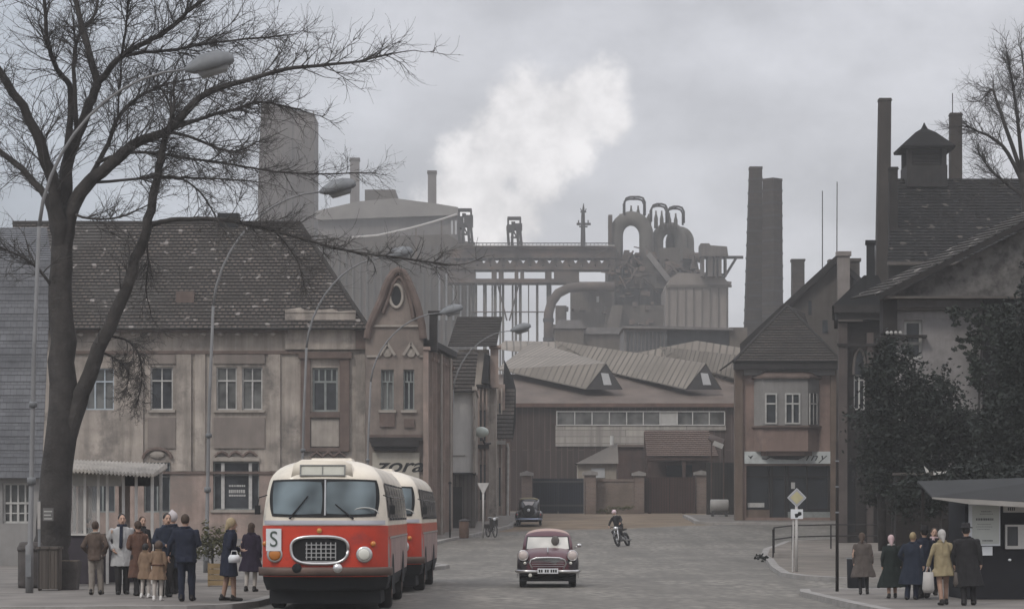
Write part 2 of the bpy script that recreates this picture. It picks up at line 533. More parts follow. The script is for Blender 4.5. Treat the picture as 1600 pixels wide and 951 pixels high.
def pavement(name, poly, m=M_pave, hgt=.13, kw=.28):
    """raised slab that follows the ground, edged by kerb stones"""
    bm = bmesh.new()
    P = dense(poly)
    vs = [bm.verts.new((x, y, 0)) for x, y in P]
    f = bm.faces.new(vs)
    bmesh.ops.triangulate(bm, faces=[f])
    xs = [p[0] for p in P]; ys = [p[1] for p in P]
    for y in fine(math.ceil(min(ys)), max(ys), 6)[:-1]:
        bmesh.ops.bisect_plane(bm, geom=bm.verts[:] + bm.edges[:] + bm.faces[:], plane_co=(0, y, 0), plane_no=(0, 1, 0))
    for x in (3.5, 5.5, 7.5, 14):
        if min(xs) < x < max(xs): bmesh.ops.bisect_plane(bm, geom=bm.verts[:] + bm.edges[:] + bm.faces[:], plane_co=(x, 0, 0), plane_no=(1, 0, 0))
    for v in bm.verts: v.co.z = G(v.co.x, v.co.y) + hgt - .006
    me = bpy.data.meshes.new(name); bm.to_mesh(me); bm.free()
    me.materials.append(m)
    o = bpy.data.objects.new(name, me); COL.objects.link(o); o['kind'] = 'structure'
    # kerb ring
    ar = sum(a[0] * b[1] - b[0] * a[1] for a, b in zip(P, P[1:] + P[:1]))
    sg = 1 if ar > 0 else -1
    n = len(P); rings = []
    for i in range(n):
        a, p, b = P[i - 1], P[i], P[(i + 1) % n]
        t = Vector((b[0] - a[0], b[1] - a[1])).normalized(); nv = Vector((-t.y, t.x)) * sg
        q = (p[0] + nv.x * kw, p[1] + nv.y * kw); z = G(*p); z2 = G(*q)
        rings.append([(p[0] - nv.x * .02, p[1] - nv.y * .02, z - .05), (p[0], p[1], z + hgt), (q[0], q[1], z2 + hgt), (q[0], q[1], z2 - .05)])
    rings.append(rings[0])
    kb = MB().loft(rings, cap=False, closed=False).build('kerb', M_kerb); kb['kind'] = 'structure'
    return o


pavement('pavement', [(-60, 49.2), (-9, 49.9), (-6.4, 50.4), (-5.6, 51.2), (-5.25, 53), (-4.62, 74), (-3.4, 84), (-2.35, 88), (-2.2, 90), (-2.7, 92), (-4.3, 98), (-4.6, 110), (-3.7, 122), (-3.2, 126), (-1.7, 133), (0, 142.5), (0.5, 150), (.6, 172), (-9, 172), (-9, 130), (-60, 128)])
M_island = mat('trodden_pavement', (.15, .13, .11), .95, .3, .8, bump=.4, bscale=9, dirt=(.11, .1, .085), dscale=.3)
pavement('pavement', [(10.1, 104), (9.75, 98), (8.9, 88), (8.3, 79), (8.5, 75.3), (9.3, 73), (11, 72.3), (16, 72), (60, 71.5), (60, 131), (18, 130), (13.2, 124), (11.2, 114)], M_island)
pavement('pavement', [(7.45, 66.2), (7.2, 64), (7.35, 56), (7.55, 50), (7.7, 20), (60, 20), (60, 66), (9.2, 66.6)])
pavement('pavement', [(10.6, 148.3), (11.6, 146.6), (15.5, 146.2), (60, 146), (60, 162), (10.8, 162)])
# ------------------------------------------------------------------ the ironworks behind the town
class L:
    """local frame of a thing that stands at distance d, its base at pixel column cx"""
    def __init__(s, cx, d, zb=None):
        s.d = d; s.x0 = X(cx, d); s.zb = G(s.x0, d) if zb is None else zb; s.s = FOC / d
    def x(s, px): return X(px, s.d) - s.x0
    def z(s, py): return Z(py, s.d) - s.zb
    def p(s, px, py, y=0): return (s.x(px), y, s.z(py))
    @property
    def loc(s): return (s.x0, s.d, s.zb)


M_conc = mat('sooty_concrete', (.115, .10, .09), .95, .35, .12, streak=.85, dirt=(.07, .06, .055), dscale=.09)
M_conc2 = mat('grey_concrete', (.17, .155, .145), .95, .2, .2, streak=.35)
M_rust = mat('rusty_steel', (.08, .064, .054), .9, .35, .4, dirt=(.13, .085, .06), dscale=.2)
M_steel = mat('dark_steel', (.045, .042, .042), .8, .3, .5)
M_pipe = mat('sooty_pipe', (.10, .092, .08), .85, .3, .3, streak=.4)
M_works = mat('works_brick', (.105, .09, .075), .95, .3, .15, streak=.5, dirt=(.06, .05, .045), dscale=.1)
M_chim = brickmat('chimney_brick', (.05, .042, .037), (.075, .06, .05), (.05, .045, .042), .9, .42, .06, dirt=(.04, .035, .032), bump=.5)
M_corr = mat('corrugated_grey', (.15, .14, .135), .8, .25, .6, streak=.4)
M_cind = mat('dark_cladding', (.07, .072, .075), .8, .3, .6, streak=.5)

# broad concrete tower
l = L(446, 480); t = thing('concrete_tower', 'broad pale concrete tower behind the bare tree and tiled roof', 'tower', l.loc)
MB().prism([l.p(400, 830)[::2], l.p(490, 830)[::2], l.p(490, 177)[::2], l.p(459, 173)[::2], l.p(455, 168)[::2], l.p(408, 161)[::2], l.p(403, 300)[::2]], 0, 12).build('shaft', M_conc, t)
m = MB()
for a, b in ((404, 492),): m.box(l.x(455), -.35, l.z(830), l.x(456.5), 0, l.z(172)); m.box(l.x(489), -.3, l.z(830), l.x(491), .2, l.z(175))
m.build('rib', M_conc, t)

# left hall with its chimneys
l = L(610, 450); t = thing('works_hall', 'long hazy works hall with a low pitched roof left of the gantry', 'factory', l.loc)
MB().prism([l.p(497, 830)[::2], l.p(722, 830)[::2], l.p(722, 345)[::2], l.p(714, 326)[::2], l.p(683, 321)[::2], l.p(617, 313)[::2], l.p(560, 318)[::2], l.p(497, 332)[::2]], 0, 30).build('wall', M_conc2, t)
MB().prism([l.p(494, 345)[::2], l.p(716, 337)[::2], l.p(716, 325)[::2], l.p(683, 319.5)[::2], l.p(617, 311)[::2], l.p(560, 316)[::2], l.p(494, 331)[::2]], -1.2, -.05).build('roof', mat('pale_roof', (.21, .195, .18), .9, .2, .2), t)
MB().box(l.x(569), 2, l.z(318), l.x(617), 14, l.z(294)).build('roof_house', M_works, t)
m = MB()
for px in (705, 711): m.box(l.x(px), -1.3, l.z(367), l.x(px + 3), -1.0, l.z(346))
m.build('window', mat('bright_glazing', (.40, .40, .40), .5, .1), t)
for cx, w, y0, y1, lab in ((554, 14, 247, 340, 'hazy square works chimney rising beside the roof house'), (675, 13, 267, 340, 'lone pale works chimney standing at the right end of the hall roof')):
    l2 = L(cx, 465); o = thing('works_chimney', lab, 'chimney', l2.loc, group='chimneys of the ironworks')
    MB().prism([l2.p(cx - w / 2 - 1, 830)[::2], l2.p(cx + w / 2 + 1, 830)[::2], l2.p(cx + w / 2, y0)[::2], l2.p(cx - w / 2, y0)[::2]], 0, 1.6).build('shaft', M_conc2, o)
    MB().box(l2.x(cx - w / 2 - 1), -.15, l2.z(y0 + 4), l2.x(cx + w / 2 + 1), 1.75, l2.z(y0 - .5)).build('rim', M_conc, o)
l = L(640, 425); t = thing('conveyor', 'pale sloping conveyor climbing from the roof towards the first hoist', 'conveyor', l.loc)
MB().tube([l.p(550, 371), l.p(590, 368), l.p(640, 357), l.p(680, 346), l.p(714, 335)], .2, 6).build('belt', mat('pale_steel', (.38, .36, .34), .6, .1), t)
m = MB()
for px, py in ((570, 370), (610, 364), (650, 355), (690, 343)): m.bar(l.p(px, py + 2), l.p(px, 830), .3)
m.build('support', M_rust, t)
l = L(620, 430); t = thing('works_building', 'low dark works building below the conveyor', 'factory', l.loc)
MB().prism([l.p(500, 830)[::2], l.p(742, 830)[::2], l.p(742, 378)[::2], l.p(716, 376)[::2], l.p(700, 366)[::2], l.p(500, 372)[::2]], 0, 14).build('wall', M_works, t)
m = MB()
for k, px in enumerate(range(506, 738, 11)): m.box(l.x(px), -.4, l.z(830), l.x(px + 2.4), -.01, l.z(384))
m.build('pilaster', M_pipe, t)
m = MB()
for k, px in enumerate(range(684, 740, 11)): m.box(l.x(px + 1), -.2, l.z(500), l.x(px + 4), -.04, l.z(428))
m.build('window', mat('dull_glazing', (.3, .3, .31), .4, .2), t)

# gantry bridge
l = L(850, 420); t = thing('gantry_bridge', 'long dark gantry bridge on steel legs crossing the sky in front of the furnace', 'bridge', l.loc)
MB().box(l.x(725), -.6, l.z(389), l.x(962), 5.5, l.z(385)).build('deck', M_rust, t)
m = MB(); m.box(l.x(740), -.9, l.z(381.5), l.x(960), -.75, l.z(380))
m.box(l.x(740), -.9, l.z(385), l.x(960), -.75, l.z(383.6), 1)
for px in range(742, 960, 6): m.box(l.x(px), -.85, l.z(386), l.x(px + .8), -.78, l.z(380.5))
m.build('railing', [M_steel, mat('pale_steel', (0, 0, 0))], t)
m = MB(); m.box(l.x(700), 0, l.z(403), l.x(962), 4.5, l.z(389)); m.box(l.x(700), 0, l.z(421), l.x(962), 4.5, l.z(416))
for k in range(14):
    px = 715 + k * 20.5
    m.prism([l.p(px - 8.2, 416.2)[::2], l.p(px + 8.2, 416.2)[::2], l.p(px + 14.5, 402.8)[::2], l.p(px + 6, 402.8)[::2], l.p(px, 411)[::2], l.p(px - 6, 402.8)[::2], l.p(px - 14.5, 402.8)[::2]], .4, 4.1)
m.build('truss', M_rust, t)
MB().box(l.x(700), -.4, l.z(442), l.x(905), 4, l.z(435.5)).build('lower_beam', M_rust, t)
m = MB()
for a, b in ((700, 742), (768, 776), (779, 787), (804, 810), (813, 819), (852, 862), (866, 905)): m.box(l.x(a), .3, l.z(436), l.x(b), 3.6, l.z(420))
m.build('pier', M_rust, t)
for a, w in ((736, 3), (743, 5), (757.5, 6), (769, 2.4), (773.5, 5), (781.5, 3), (786, 4), (801, 3), (806, 4), (813, 4.5), (826, 1.8), (839.5, 4), (858, 8)):
    MB().tube([l.p(a, 440, 1.5), l.p(a, 830, 1.5)], w / 2 / l.s, 10).build('leg', M_pipe, t, True)
m = MB(); m.bar(l.p(776, 437, 1), l.p(792, 500, 1), .25).bar(l.p(812, 437, 1), l.p(796, 500, 1), .25).box(l.x(735), 1, l.z(487), l.x(858), 1.5, l.z(485.5))
m.build('brace', M_rust, t)

def hoist(cx, top, bot, lab, first):
    l = L(cx, 418, Z(bot, 418)); o = thing('hoist_frame', lab, 'hoist', l.loc, group='hoist frames on the gantry')
    m = MB()
    for a, b in ((-11, -9), (8, 11), (-3, -4), (4, 6)):
        for y in (0, 2.6): m.bar(l.p(cx + a, bot - 30, y), l.p(cx + b, bot, y), .42)
    m.bar(l.p(cx - 6, bot - 12, 0), l.p(cx + 7, bot - 12, 0), .3).bar(l.p(cx - 4, bot - 26, 0), l.p(cx + 9, bot - 2, 0), .25)
    m.build('leg', M_steel, o)
    MB().box(l.x(cx - 12), -.3, l.z(bot - 22), l.x(cx - 3), 2.8, l.z(top + 11)).box(l.x(cx - 2), -.2, l.z(bot - 25), l.x(cx + 12), 2.7, l.z(top + 9)).box(l.x(cx - 5), 0, l.z(top + 11), l.x(cx + 1), 2, l.z(top + 6)).build('cabin', M_steel, o)
    m = MB()
    for y in (.2, 2.2):
        m.bar(l.p(cx - 10, top + 11, y), l.p(cx - 10, top, y), .3).bar(l.p(cx + 9, top + 11, y), l.p(cx + 9, top, y), .3).bar(l.p(cx - 11, top, y), l.p(cx + 10, top, y), .35)
    m.build('head_frame', M_steel, o)
hoist(727, 327, 378, 'left hoist frame with dark cabin at the end of the hall', 1)
hoist(804, 340, 383, 'right hoist frame standing alone on the gantry bridge', 0)

l = L(911, 417, Z(385, 417)); t = thing('lattice_mast', 'slim dark mast with cross arms on top of the gantry bridge', 'mast', l.loc)
MB().tube([l.p(911, 385), l.p(911, 335), l.p(912, 318)], [.42, .3, .06], 6).build('pole', M_steel, t)
m = MB(); m.bar(l.p(901, 350), l.p(923, 350), .35); m.bar(l.p(905, 354), l.p(918, 354), .25); m.bar(l.p(904, 344), l.p(904, 352), .2); m.bar(l.p(919, 344), l.p(919, 352), .2)
m.bar(l.p(907, 331), l.p(916, 331), .25); m.bar(l.p(907, 326), l.p(912, 335), .15); m.bar(l.p(916, 326), l.p(912, 335), .15)
m.build('cross_arm', M_steel, t)

# furnace tops: big riveted uptakes joined by arched pipes
l = L(1010, 420); t = thing('blast_furnace', 'blast furnace with arched uptake pipes and looped railings on top', 'furnace', l.loc)
r = 11 / l.s
def arch(px0, px1, ytop, ybot, y, r, ymid=None, name='uptake_pipe'):
    cx = (px0 + px1) / 2; R = (px1 - px0) / 2; pts = [l.p(px0, ybot, y)]
    for k in range(13):
        a = PI - PI * k / 12
        pts.append(l.p(cx + R * math.cos(a), ytop + R * 1.15 - R * 1.15 * math.sin(a), y))
    pts.append(l.p(px1, ybot, y))
    return MB().tube(pts, r, 12).build(name, M_pipe, t, True)
arch(963, 1011, 339, 500, 2, r * 1.05)
arch(1029, 1066, 352, 500, 4, r * .9)
arch(1052, 1080, 356, 480, 6, r * .8)
MB().box(l.x(951), .4, l.z(400), l.x(957), 3, l.z(335)).build('ladder_shaft', M_rust, t)
m = MB()
for px, py, h, w in ((987, 336, 17, 5), (998, 336, 17, 5), (1026, 345, 18, 5), (1035, 347, 20, 5), (1047, 347, 17, 5), (1057, 348, 17, 5), (970, 338, 6, 6), (1015, 340, 8, 6)):
    x_, y_, z_ = l.p(px, py, 2)
    m.lathe([(w * .62 / l.s, z_ - 1), (w * .62 / l.s, z_ + h * .35 / l.s), (w * .3 / l.s, z_ + h * .7 / l.s), (w * .25 / l.s, z_ + h / l.s)], (x_, y_, 0), 8)
m.build('valve_bell', M_pipe, t, True)
for a, b, top, bot in ((976, 1008, 307, 336), (1018, 1043, 318, 346), (1044, 1069, 322, 348)):
    m = MB()
    for y in (.5, 3.5):
        m.tube([l.p(a, bot, y), l.p(a, top + 8, y), l.p(a + 3, top + 2, y), l.p(a + 9, top, y), l.p(b - 9, top, y), l.p(b - 3, top + 2, y), l.p(b, top + 8, y), l.p(b, bot, y)], .17, 6)
    m.tube([l.p((a + b) / 2, top, .5), l.p((a + b) / 2, top, 3.5)], .15, 6)
    m.build('guard_loop', M_steel, t, True)
m = MB(); rr = random.Random(4)
m.prism([l.p(951, 830)[::2], l.p(1040, 830)[::2], l.p(1040, 420)[::2], l.p(1012, 398)[::2], l.p(951, 392)[::2]], 3.5, 16)
m.prism([l.p(984, 450)[::2], l.p(1046, 450)[::2], l.p(1008, 398)[::2]], .5, 3)
m.prism([l.p(1020, 440)[::2], l.p(1098, 440)[::2], l.p(1090, 395)[::2], l.p(1078, 384)[::2], l.p(1020, 384)[::2]], 3, 14)
m.build('furnace_body', M_works, t)
m = MB()
for k in range(120):
    px = rr.uniform(950, 1095); py = rr.uniform(390, 440) ; w = rr.uniform(2, 9); h = rr.uniform(2, 9)
    m.box(l.x(px), rr.uniform(-.8, 1.5), l.z(py + h), l.x(px + w), 3.6, l.z(py))
for k in range(34):
    px = rr.uniform(950, 1090); py = rr.uniform(385, 440)
    m.bar(l.p(px, py, rr.uniform(-1.5, 0)), l.p(px + rr.uniform(-26, 26), py + rr.uniform(-4, 26), rr.uniform(-1.5, 0)), rr.uniform(.15, .32))
m.build('platform', M_rust, t)
MB().bar(l.p(1012, 398, -1.2), l.p(1044, 438, -1.2), .9).build('skip_incline', M_conc2, t)

l = L(1090, 405); t = thing('stove_building', 'large pale rounded stove building right of the furnace', 'factory', l.loc)
MB().prism([l.p(1040, 830)[::2], l.p(1138, 830)[::2], l.p(1138, 444)[::2], l.p(1143, 443)[::2], l.p(1143, 440)[::2], l.p(1136, 439)[::2], l.p(1128, 429)[::2], l.p(1060, 426)[::2], l.p(1046, 436)[::2], l.p(1040, 450)[::2]], 0, 12).build('wall', mat('works_render', (.19, .165, .145), .95, .2, .2, streak=.4), t)
m = MB(); m.box(l.x(1040), -.35, l.z(449), l.x(1143), 0, l.z(445))
for px in range(1044, 1138, 13): m.box(l.x(px), -.25, l.z(830), l.x(px + 2), 0, l.z(450))
m.build('band', M_works, t)
l = L(1118, 402, Z(429, 402)); t = thing('crane_house', 'boxy crane cabin on legs with a boom at the right edge of the works', 'crane', l.loc)
MB().prism([l.p(1095, 400)[::2], l.p(1138, 400)[::2], l.p(1136, 385)[::2], l.p(1110, 383)[::2], l.p(1108, 380)[::2], l.p(1095, 380)[::2]], 0, 5).build('cabin', M_conc, t)
m = MB()
for px, w in ((1097, 4), (1106, 8), (1117, 3), (1123, 5), (1134, 2)): m.box(l.x(px), .5, l.z(431), l.x(px + w), 4.5, l.z(399.5))
m.build('leg', M_conc, t)
m = MB(); m.bar(l.p(1130, 400, 2), l.p(1163, 400, 2), .45); m.bar(l.p(1152, 401, 2), l.p(1136, 427, 2), .4); m.bar(l.p(1122, 427, 2), l.p(1137, 427, 2), .35)
m.build('boom', M_steel, t)

l = L(880, 408); t = thing('downcomer_pipe', 'thick dark curved gas pipe bending down left of the furnace', 'pipe', l.loc)
MB().tube([l.p(857, 560), l.p(857, 490), l.p(862, 472), l.p(872, 458), l.p(888, 450), l.p(910, 448), l.p(960, 448)], 7.5 / l.s, 14).build('pipe', M_rust, t, True)
m = MB()
for q in ((857, 500), (857, 530)): m.lathe([(8.6 / l.s, -.3), (8.6 / l.s, .3)], l.p(*q), 14)
m.build('flange', M_steel, t)
l = L(930, 412); t = thing('ore_house', 'dark blocky ore house under the furnace platform', 'factory', l.loc)
m = MB(); m.box(l.x(893), 0, l.z(830), l.x(960), 9, l.z(440)); m.box(l.x(862), 1, l.z(830), l.x(893), 6, l.z(506)); m.box(l.x(945), -2, l.z(830), l.x(1040), 0, l.z(478)); m.box(l.x(868), -1, l.z(830), l.x(885), .9, l.z(478))
m.prism([l.p(935, 560)[::2], l.p(958, 560)[::2], l.p(972, 480)[::2], l.p(955, 480)[::2]], -4, -2.1)
m.build('wall', M_works, t)
m = MB()
for k in range(30):
    px = rr.uniform(880, 1035); py = rr.uniform(445, 520); w = rr.uniform(3, 10); h = rr.uniform(2, 8)
    m.box(l.x(px), rr.uniform(-3.4, -2.2), l.z(py + h), l.x(px + w), -1.9 if px > 950 else .2, l.z(py))
m.build('bunker', M_rust, t)
MB().box(l.x(932), -.1, l.z(472), l.x(936), .05, l.z(463)).build('opening', mat('bright_glazing', (0, 0, 0)), t)

# roofs and sheds between the works and the saw tooth shed
l = L(910, 330); t = thing('engine_house', 'hazy brick engine house below the curved pipe', 'factory', l.loc)
m = MB(); m.box(l.x(868), 0, l.z(830), l.x(912), 9, l.z(512)); m.box(l.x(912), 1, l.z(830), l.x(985), 9, l.z(520))
m.build('wall', M_works, t)
m = MB(); m.prism([l.p(865, 513)[::2], l.p(915, 513)[::2], l.p(908, 500)[::2], l.p(873, 500)[::2]], -.3, 9); m.prism([l.p(912, 521)[::2], l.p(986, 521)[::2], l.p(980, 511)[::2], l.p(918, 511)[::2]], .5, 9)
m.build('roof', M_corr, t)
l = L(1060, 255); t = thing('long_shed', 'long grey clad shed with dark window strip below the stove building', 'shed', l.loc)
MB().box(l.x(975), 0, l.z(830), l.x(1042), 10, l.z(512)).build('wall', M_corr, t)
MB().box(l.x(1042), .6, l.z(830), l.x(1142), 10, l.z(514)).build('extension', M_cind, t)
m = MB()
for px in range(979, 1040, 6): m.box(l.x(px), -.1, l.z(548), l.x(px + 3.4), .05, l.z(518))
m.build('cladding_rib', M_cind, t)
MB().prism([l.p(972, 513)[::2], l.p(1145, 516)[::2], l.p(1145, 513)[::2], l.p(1042, 509.5)[::2], l.p(972, 510)[::2]], -.5, 10.5).build('roof', M_corr, t)
MB().box(l.x(1140), .2, l.z(830), l.x(1168), 8, l.z(511)).build('end_wall', M_works, t)

# tall twin chimneys and a small one
def chimney(cx, d, x0b, x1b, x0t, x1t, top, dep, lab, m_, rim=1.5, rot=0, bands=True, grp=None):
    l = L(cx, d); o = thing('brick_chimney', lab, 'chimney', l.loc, group=grp)
    def ring(a, b, z, e=0):
        x0, x1 = l.x(a) - e, l.x(b) + e; c = (x0 + x1) / 2; h = (x1 - x0) / 2
        if rot: return [(x0, 0, z), (c, -h, z), (x1, 0, z), (c, h, z)]
        return [(x0, -h * dep, z), (x1, -h * dep, z), (x1, h * dep, z), (x0, h * dep, z)]
    MB().loft([ring(x0b, x1b, 0), ring(x0t, x1t, l.z(top))]).build('shaft', m_, o)
    r_ = rim / l.s
    MB().loft([ring(x0t, x1t, l.z(top + 3), .06), ring(x0t, x1t, l.z(top + 1), r_), ring(x0t, x1t, l.z(top - .6), r_)]).build('rim', m_, o)
    if bands:
        b = MB(); n = 26
        for k in range(1, n):
            f = k / n; a = x0b + (x0t - x0b) * f; c = x1b + (x1t - x1b) * f; z = l.z(top) * f
            b.loft([ring(a, c, z, .05), ring(a, c, z + .22, .05)])
        b.build('iron_band', M_steel, o)
    return o
chimney(1178, 290, 1155, 1194, 1171, 1190, 262, 1, 'taller left shaft of the dark twin brick chimneys', M_chim, .6, grp='twin brick chimneys')
chimney(1208, 287, 1190, 1226, 1191.5, 1222, 280, 1, 'shorter right shaft of the dark twin brick chimneys seen on its corner', M_chim, .6, rot=1, grp='twin brick chimneys')
chimney(1247, 250, 1236, 1257, 1237, 1256, 406, 1, 'small grey chimney stump right of the twin chimneys', M_chim, 1.4, bands=False)
l = L(1285, 220); t = thing('antenna_mast', 'thin left antenna mast behind the corner house roof', 'mast', l.loc, group='thin antenna masts')
MB().tube([l.p(1285, 830), l.p(1285, 298)], [.07, .04], 6).build('pole', M_steel, t)
l = L(1308, 215); t = thing('antenna_mast', 'taller right antenna mast behind the corner house chimney', 'mast', l.loc, group='thin antenna masts')
MB().tube([l.p(1306, 830), l.p(1308, 284)], [.08, .04], 6).build('pole', M_steel, t)

# saw tooth shed behind the gates
l = L(975, 190); t = thing('saw_tooth_shed', 'wide brown shed with saw tooth roof lights behind the gates', 'shed', l.loc)
M_rboard = mat('red_boards', (.075, .048, .04), .9, .3, .9, streak=.6, dirt=(.045, .035, .032), dscale=.3)
M_roofc = None
def boards(name, c1, c2, w, gap=(.02, .02, .02), horiz=False, ms=.02):
    m, nt_, b = _nt(name)
    o = N(nt_, 'ShaderNodeTexCoord').outputs['Object']
    s = N(nt_, 'ShaderNodeSeparateXYZ'); nt_.links.new(o, s.inputs[0])
    cb = N(nt_, 'ShaderNodeCombineXYZ'); nt_.links.new(s.outputs[2], cb.inputs[0])
    a = N(nt_, 'ShaderNodeMath', operation='ADD'); nt_.links.new(s.outputs[0], a.inputs[0]); nt_.links.new(s.outputs[1], a.inputs[1])
    nt_.links.new(a.outputs[0], cb.inputs[1])
    if horiz: nt_.links.new(a.outputs[0], cb.inputs[0]); nt_.links.new(s.outputs[2], cb.inputs[1])
    br = N(nt_, 'ShaderNodeTexBrick'); nt_.links.new(cb.outputs[0], br.inputs['Vector'])
    br.inputs['Color1'].default_value = (*c1, 1); br.inputs['Color2'].default_value = (*c2, 1); br.inputs['Mortar'].default_value = (*gap, 1)
    br.inputs['Scale'].default_value = 1; br.inputs['Brick Width'].default_value = 9; br.inputs['Row Height'].default_value = w; br.inputs['Mortar Size'].default_value = ms
    c = mixc(nt_, noise_fac(nt_, mapped(nt_, o, (2, 2, .15)), 1.5, 6, .4, .75), br.outputs['Color'], tuple(x * .5 for x in c1))
    nt_.links.new(c, b.inputs['Base Color']); b.inputs['Roughness'].default_value = .9; b.inputs['Specular IOR Level'].default_value = .2
    return m
M_bclad = boards('brown_cladding', (.06, .043, .038), (.046, .035, .032), .42, (.12, .092, .078))
w = MB(); w.box(l.x(770), 0, -1, l.x(1160), 12, l.z(633)); w.build('wall', M_bclad, t)
MB().box(l.x(868), -.12, l.z(697), l.x(1008), 0, l.z(664)).build('white_boarding', boards('pale_boards', (.36, .335, .30), (.26, .24, .22), .5, (.12, .11, .1), True), t)
MB().box(l.x(1008), -.12, l.z(672), l.x(1134), 0, l.z(664)).build('white_boarding', MATS['pale_boards'] if 'pale_boards' in MATS else bpy.data.materials['pale_boards'], t)
M_shw = glassmat('shed_glass', (.085, .085, .08), .25)
M_wfr = mat('window_white', (.42, .41, .39), .7, .15, 3)
fr = MB(); a0, a1 = 869, 1132
fr.box(l.x(a0), -.2, l.z(664.5), l.x(a1), -.05, l.z(663)); fr.box(l.x(a0), -.2, l.z(643.5), l.x(a1), -.05, l.z(642))
pn = [870, 898, 925, 952, 979, 1005, 1031, 1058, 1082, 1108, 1132]
for px in pn: fr.box(l.x(px - .8), -.18, l.z(663.2), l.x(px + .8), -.06, l.z(643.3))
wf = fr.build('window', M_wfr, t)
g = MB()
for i, (a, b) in enumerate(zip(pn, pn[1:])): g.box(l.x(a), -.1, l.z(663.5), l.x(b), -.02, l.z(643), 1 if i == 6 else 0)
g.build('pane', [M_shw, mat('whitewashed_pane', (.36, .35, .33), .7, .1)], wf)
MB().box(l.x(768), -.45, l.z(636), l.x(1160), .1, l.z(630)).build('gutter', mat('rust_gutter', (.10, .06, .045), .8, .3), t)
# sheet metal roofs
def sheetroof(name, c, seam):
    m, nt_, b = _nt(name)
    tc = N(nt_, 'ShaderNodeTexCoord'); o = tc.outputs['Object']
    br = N(nt_, 'ShaderNodeTexBrick'); nt_.links.new(tc.outputs['UV'], br.inputs['Vector'])
    br.offset = 0; br.inputs['Scale'].default_value = 1; br.inputs['Brick Width'].default_value = .56; br.inputs['Row Height'].default_value = 3.1; br.inputs['Mortar Size'].default_value = .07
    br.inputs['Color1'].default_value = (*c, 1); br.inputs['Color2'].default_value = (*[x * .85 for x in c], 1); br.inputs['Mortar'].default_value = (*seam, 1)
    k = mixc(nt_, noise_fac(nt_, o, .35, 6, .35, .7), br.outputs['Color'], tuple(x * .62 for x in c))
    nt_.links.new(k, b.inputs['Base Color']); b.inputs['Roughness'].default_value = .75
    bn = N(nt_, 'ShaderNodeBump'); bn.inputs['Strength'].default_value = .6; bn.inputs['Distance'].default_value = .05
    nt_.links.new(br.outputs['Fac'], bn.inputs['Height']); nt_.links.new(bn.outputs[0], b.inputs['Normal'])
    return m
M_sheet = sheetroof('seamed_sheet', (.225, .195, .162), (.07, .06, .05))
M_apron = mat('apron_roof', (.12, .095, .08), .9, .25, .5, streak=0, dirt=(.09, .075, .065), dscale=.2)
def uvquad(mb, a, b, c, d, mi=0):
    a, b, c, d = map(Vector, (a, b, c, d)); ax = (b - a).normalized(); n = ax.cross(d - a).normalized(); ay = n.cross(ax)
    mb.quad(a, b, c, d, mi, [((p - a).dot(ax), (p - a).dot(ay)) for p in (a, b, c, d)])
ap = MB()
ap.add([l.p(768, 632, -.4), l.p(1160, 632, -.4)] + [(x, y, z) for x, y, z in (((l.x(1160)), 8, l.z(575)), (l.x(768), 8, l.z(575)))], [(0, 1, 2, 3)])
ap.build('apron_roof', M_apron, t)
def D(px, py, dd): return ((px - 800) * dd / FOC - l.x0, dd - l.d, CZ + (HOR - py) * dd / FOC - l.zb)
def fold(eb, ef, rf, rb, tr):
    m = MB()
    e1, f1, r1, r0 = D(*eb), D(*ef), D(*rf), D(*rb)
    uvquad(m, e1, f1, r1, r0)
    q = D(*tr); qb = (q[0] + (r0[0] - r1[0]), q[1] + 9, q[2] + 1.2)
    uvquad(m, r1, q, qb, r0)
    m.build('saw_tooth_roof', M_sheet, t)
    g = MB(); e = .12
    g.prism([(f1[0], f1[2]), (q[0], q[2]), (r1[0], r1[2] - .05)], 0, .3)
    o = g.build('roof_light', M_steel, t, loc=(0, (f1[1] + q[1]) / 2 + .05, 0))
    cx = (r1[0] + q[0]) / 2 - .55; cz = (f1[2] + r1[2]) / 2 - .3
    MB().prism([(cx - .25, cz - .35), (cx + .35, cz - .35), (cx + .1, cz + .5), (cx - .45, cz + .55)], -.06, 0).build('pane', mat('bright_glazing', (0, 0, 0)), o)
fold((775, 577, 197), (915, 608, 191.5), (947, 567, 191.5), (832, 533, 203), (973, 608, 191.5))
fold((962, 584, 197), (1071, 608, 191.5), (1103, 567, 191.5), (866, 532, 203.5), (1128, 608, 191.5))
fold((1112, 582, 197), (1200, 606, 191.5), (1200, 560, 191.5), (1030, 541, 203.5), (1230, 606, 191.5))
b = MB(); uvquad(b, D(990, 552, 203.8), D(1170, 590, 203.8), D(1170, 545, 205), D(1089, 532, 205)); uvquad(b, D(770, 545, 203.6), D(900, 560, 204), D(880, 534, 206), D(790, 532, 206)); b.build('saw_tooth_roof', M_sheet, t)

# gate piers, walls, gates, gatehouse, gate canopy
M_pier = brickmat('pier_brick', (.22, .16, .13), (.17, .125, .105), (.2, .185, .17), .3, .09, .012, dirt=(.12, .1, .09))
M_gwall = brickmat('gate_wall_brick', (.215, .165, .13), (.18, .135, .11), (.17, .155, .14), .3, .09, .012, dirt=(.11, .09, .075))
gp = None
def pier(cx, top, bot, w, d, lab):
    l = L(cx, d); o = thing('gate_pier', lab, 'pier', l.loc, group='brick gate piers'); h = w / l.s / 2; zt = l.z(top)
    MB().box(-h, -h, -.4, h, h, zt).build('shaft', M_pier, o, bevel=.02)
    MB().box(-h - .12, -h - .12, zt + .002, h + .12, h + .12, zt + .2).prism([(-h - .1, zt + .2), (h + .1, zt + .2), (0, zt + .34)], -h - .1, h + .1).build('cap', M_kerb, o)
pier(823, 743, 800, 16, 172, 'leftmost brick gate pier just behind the parked black car')
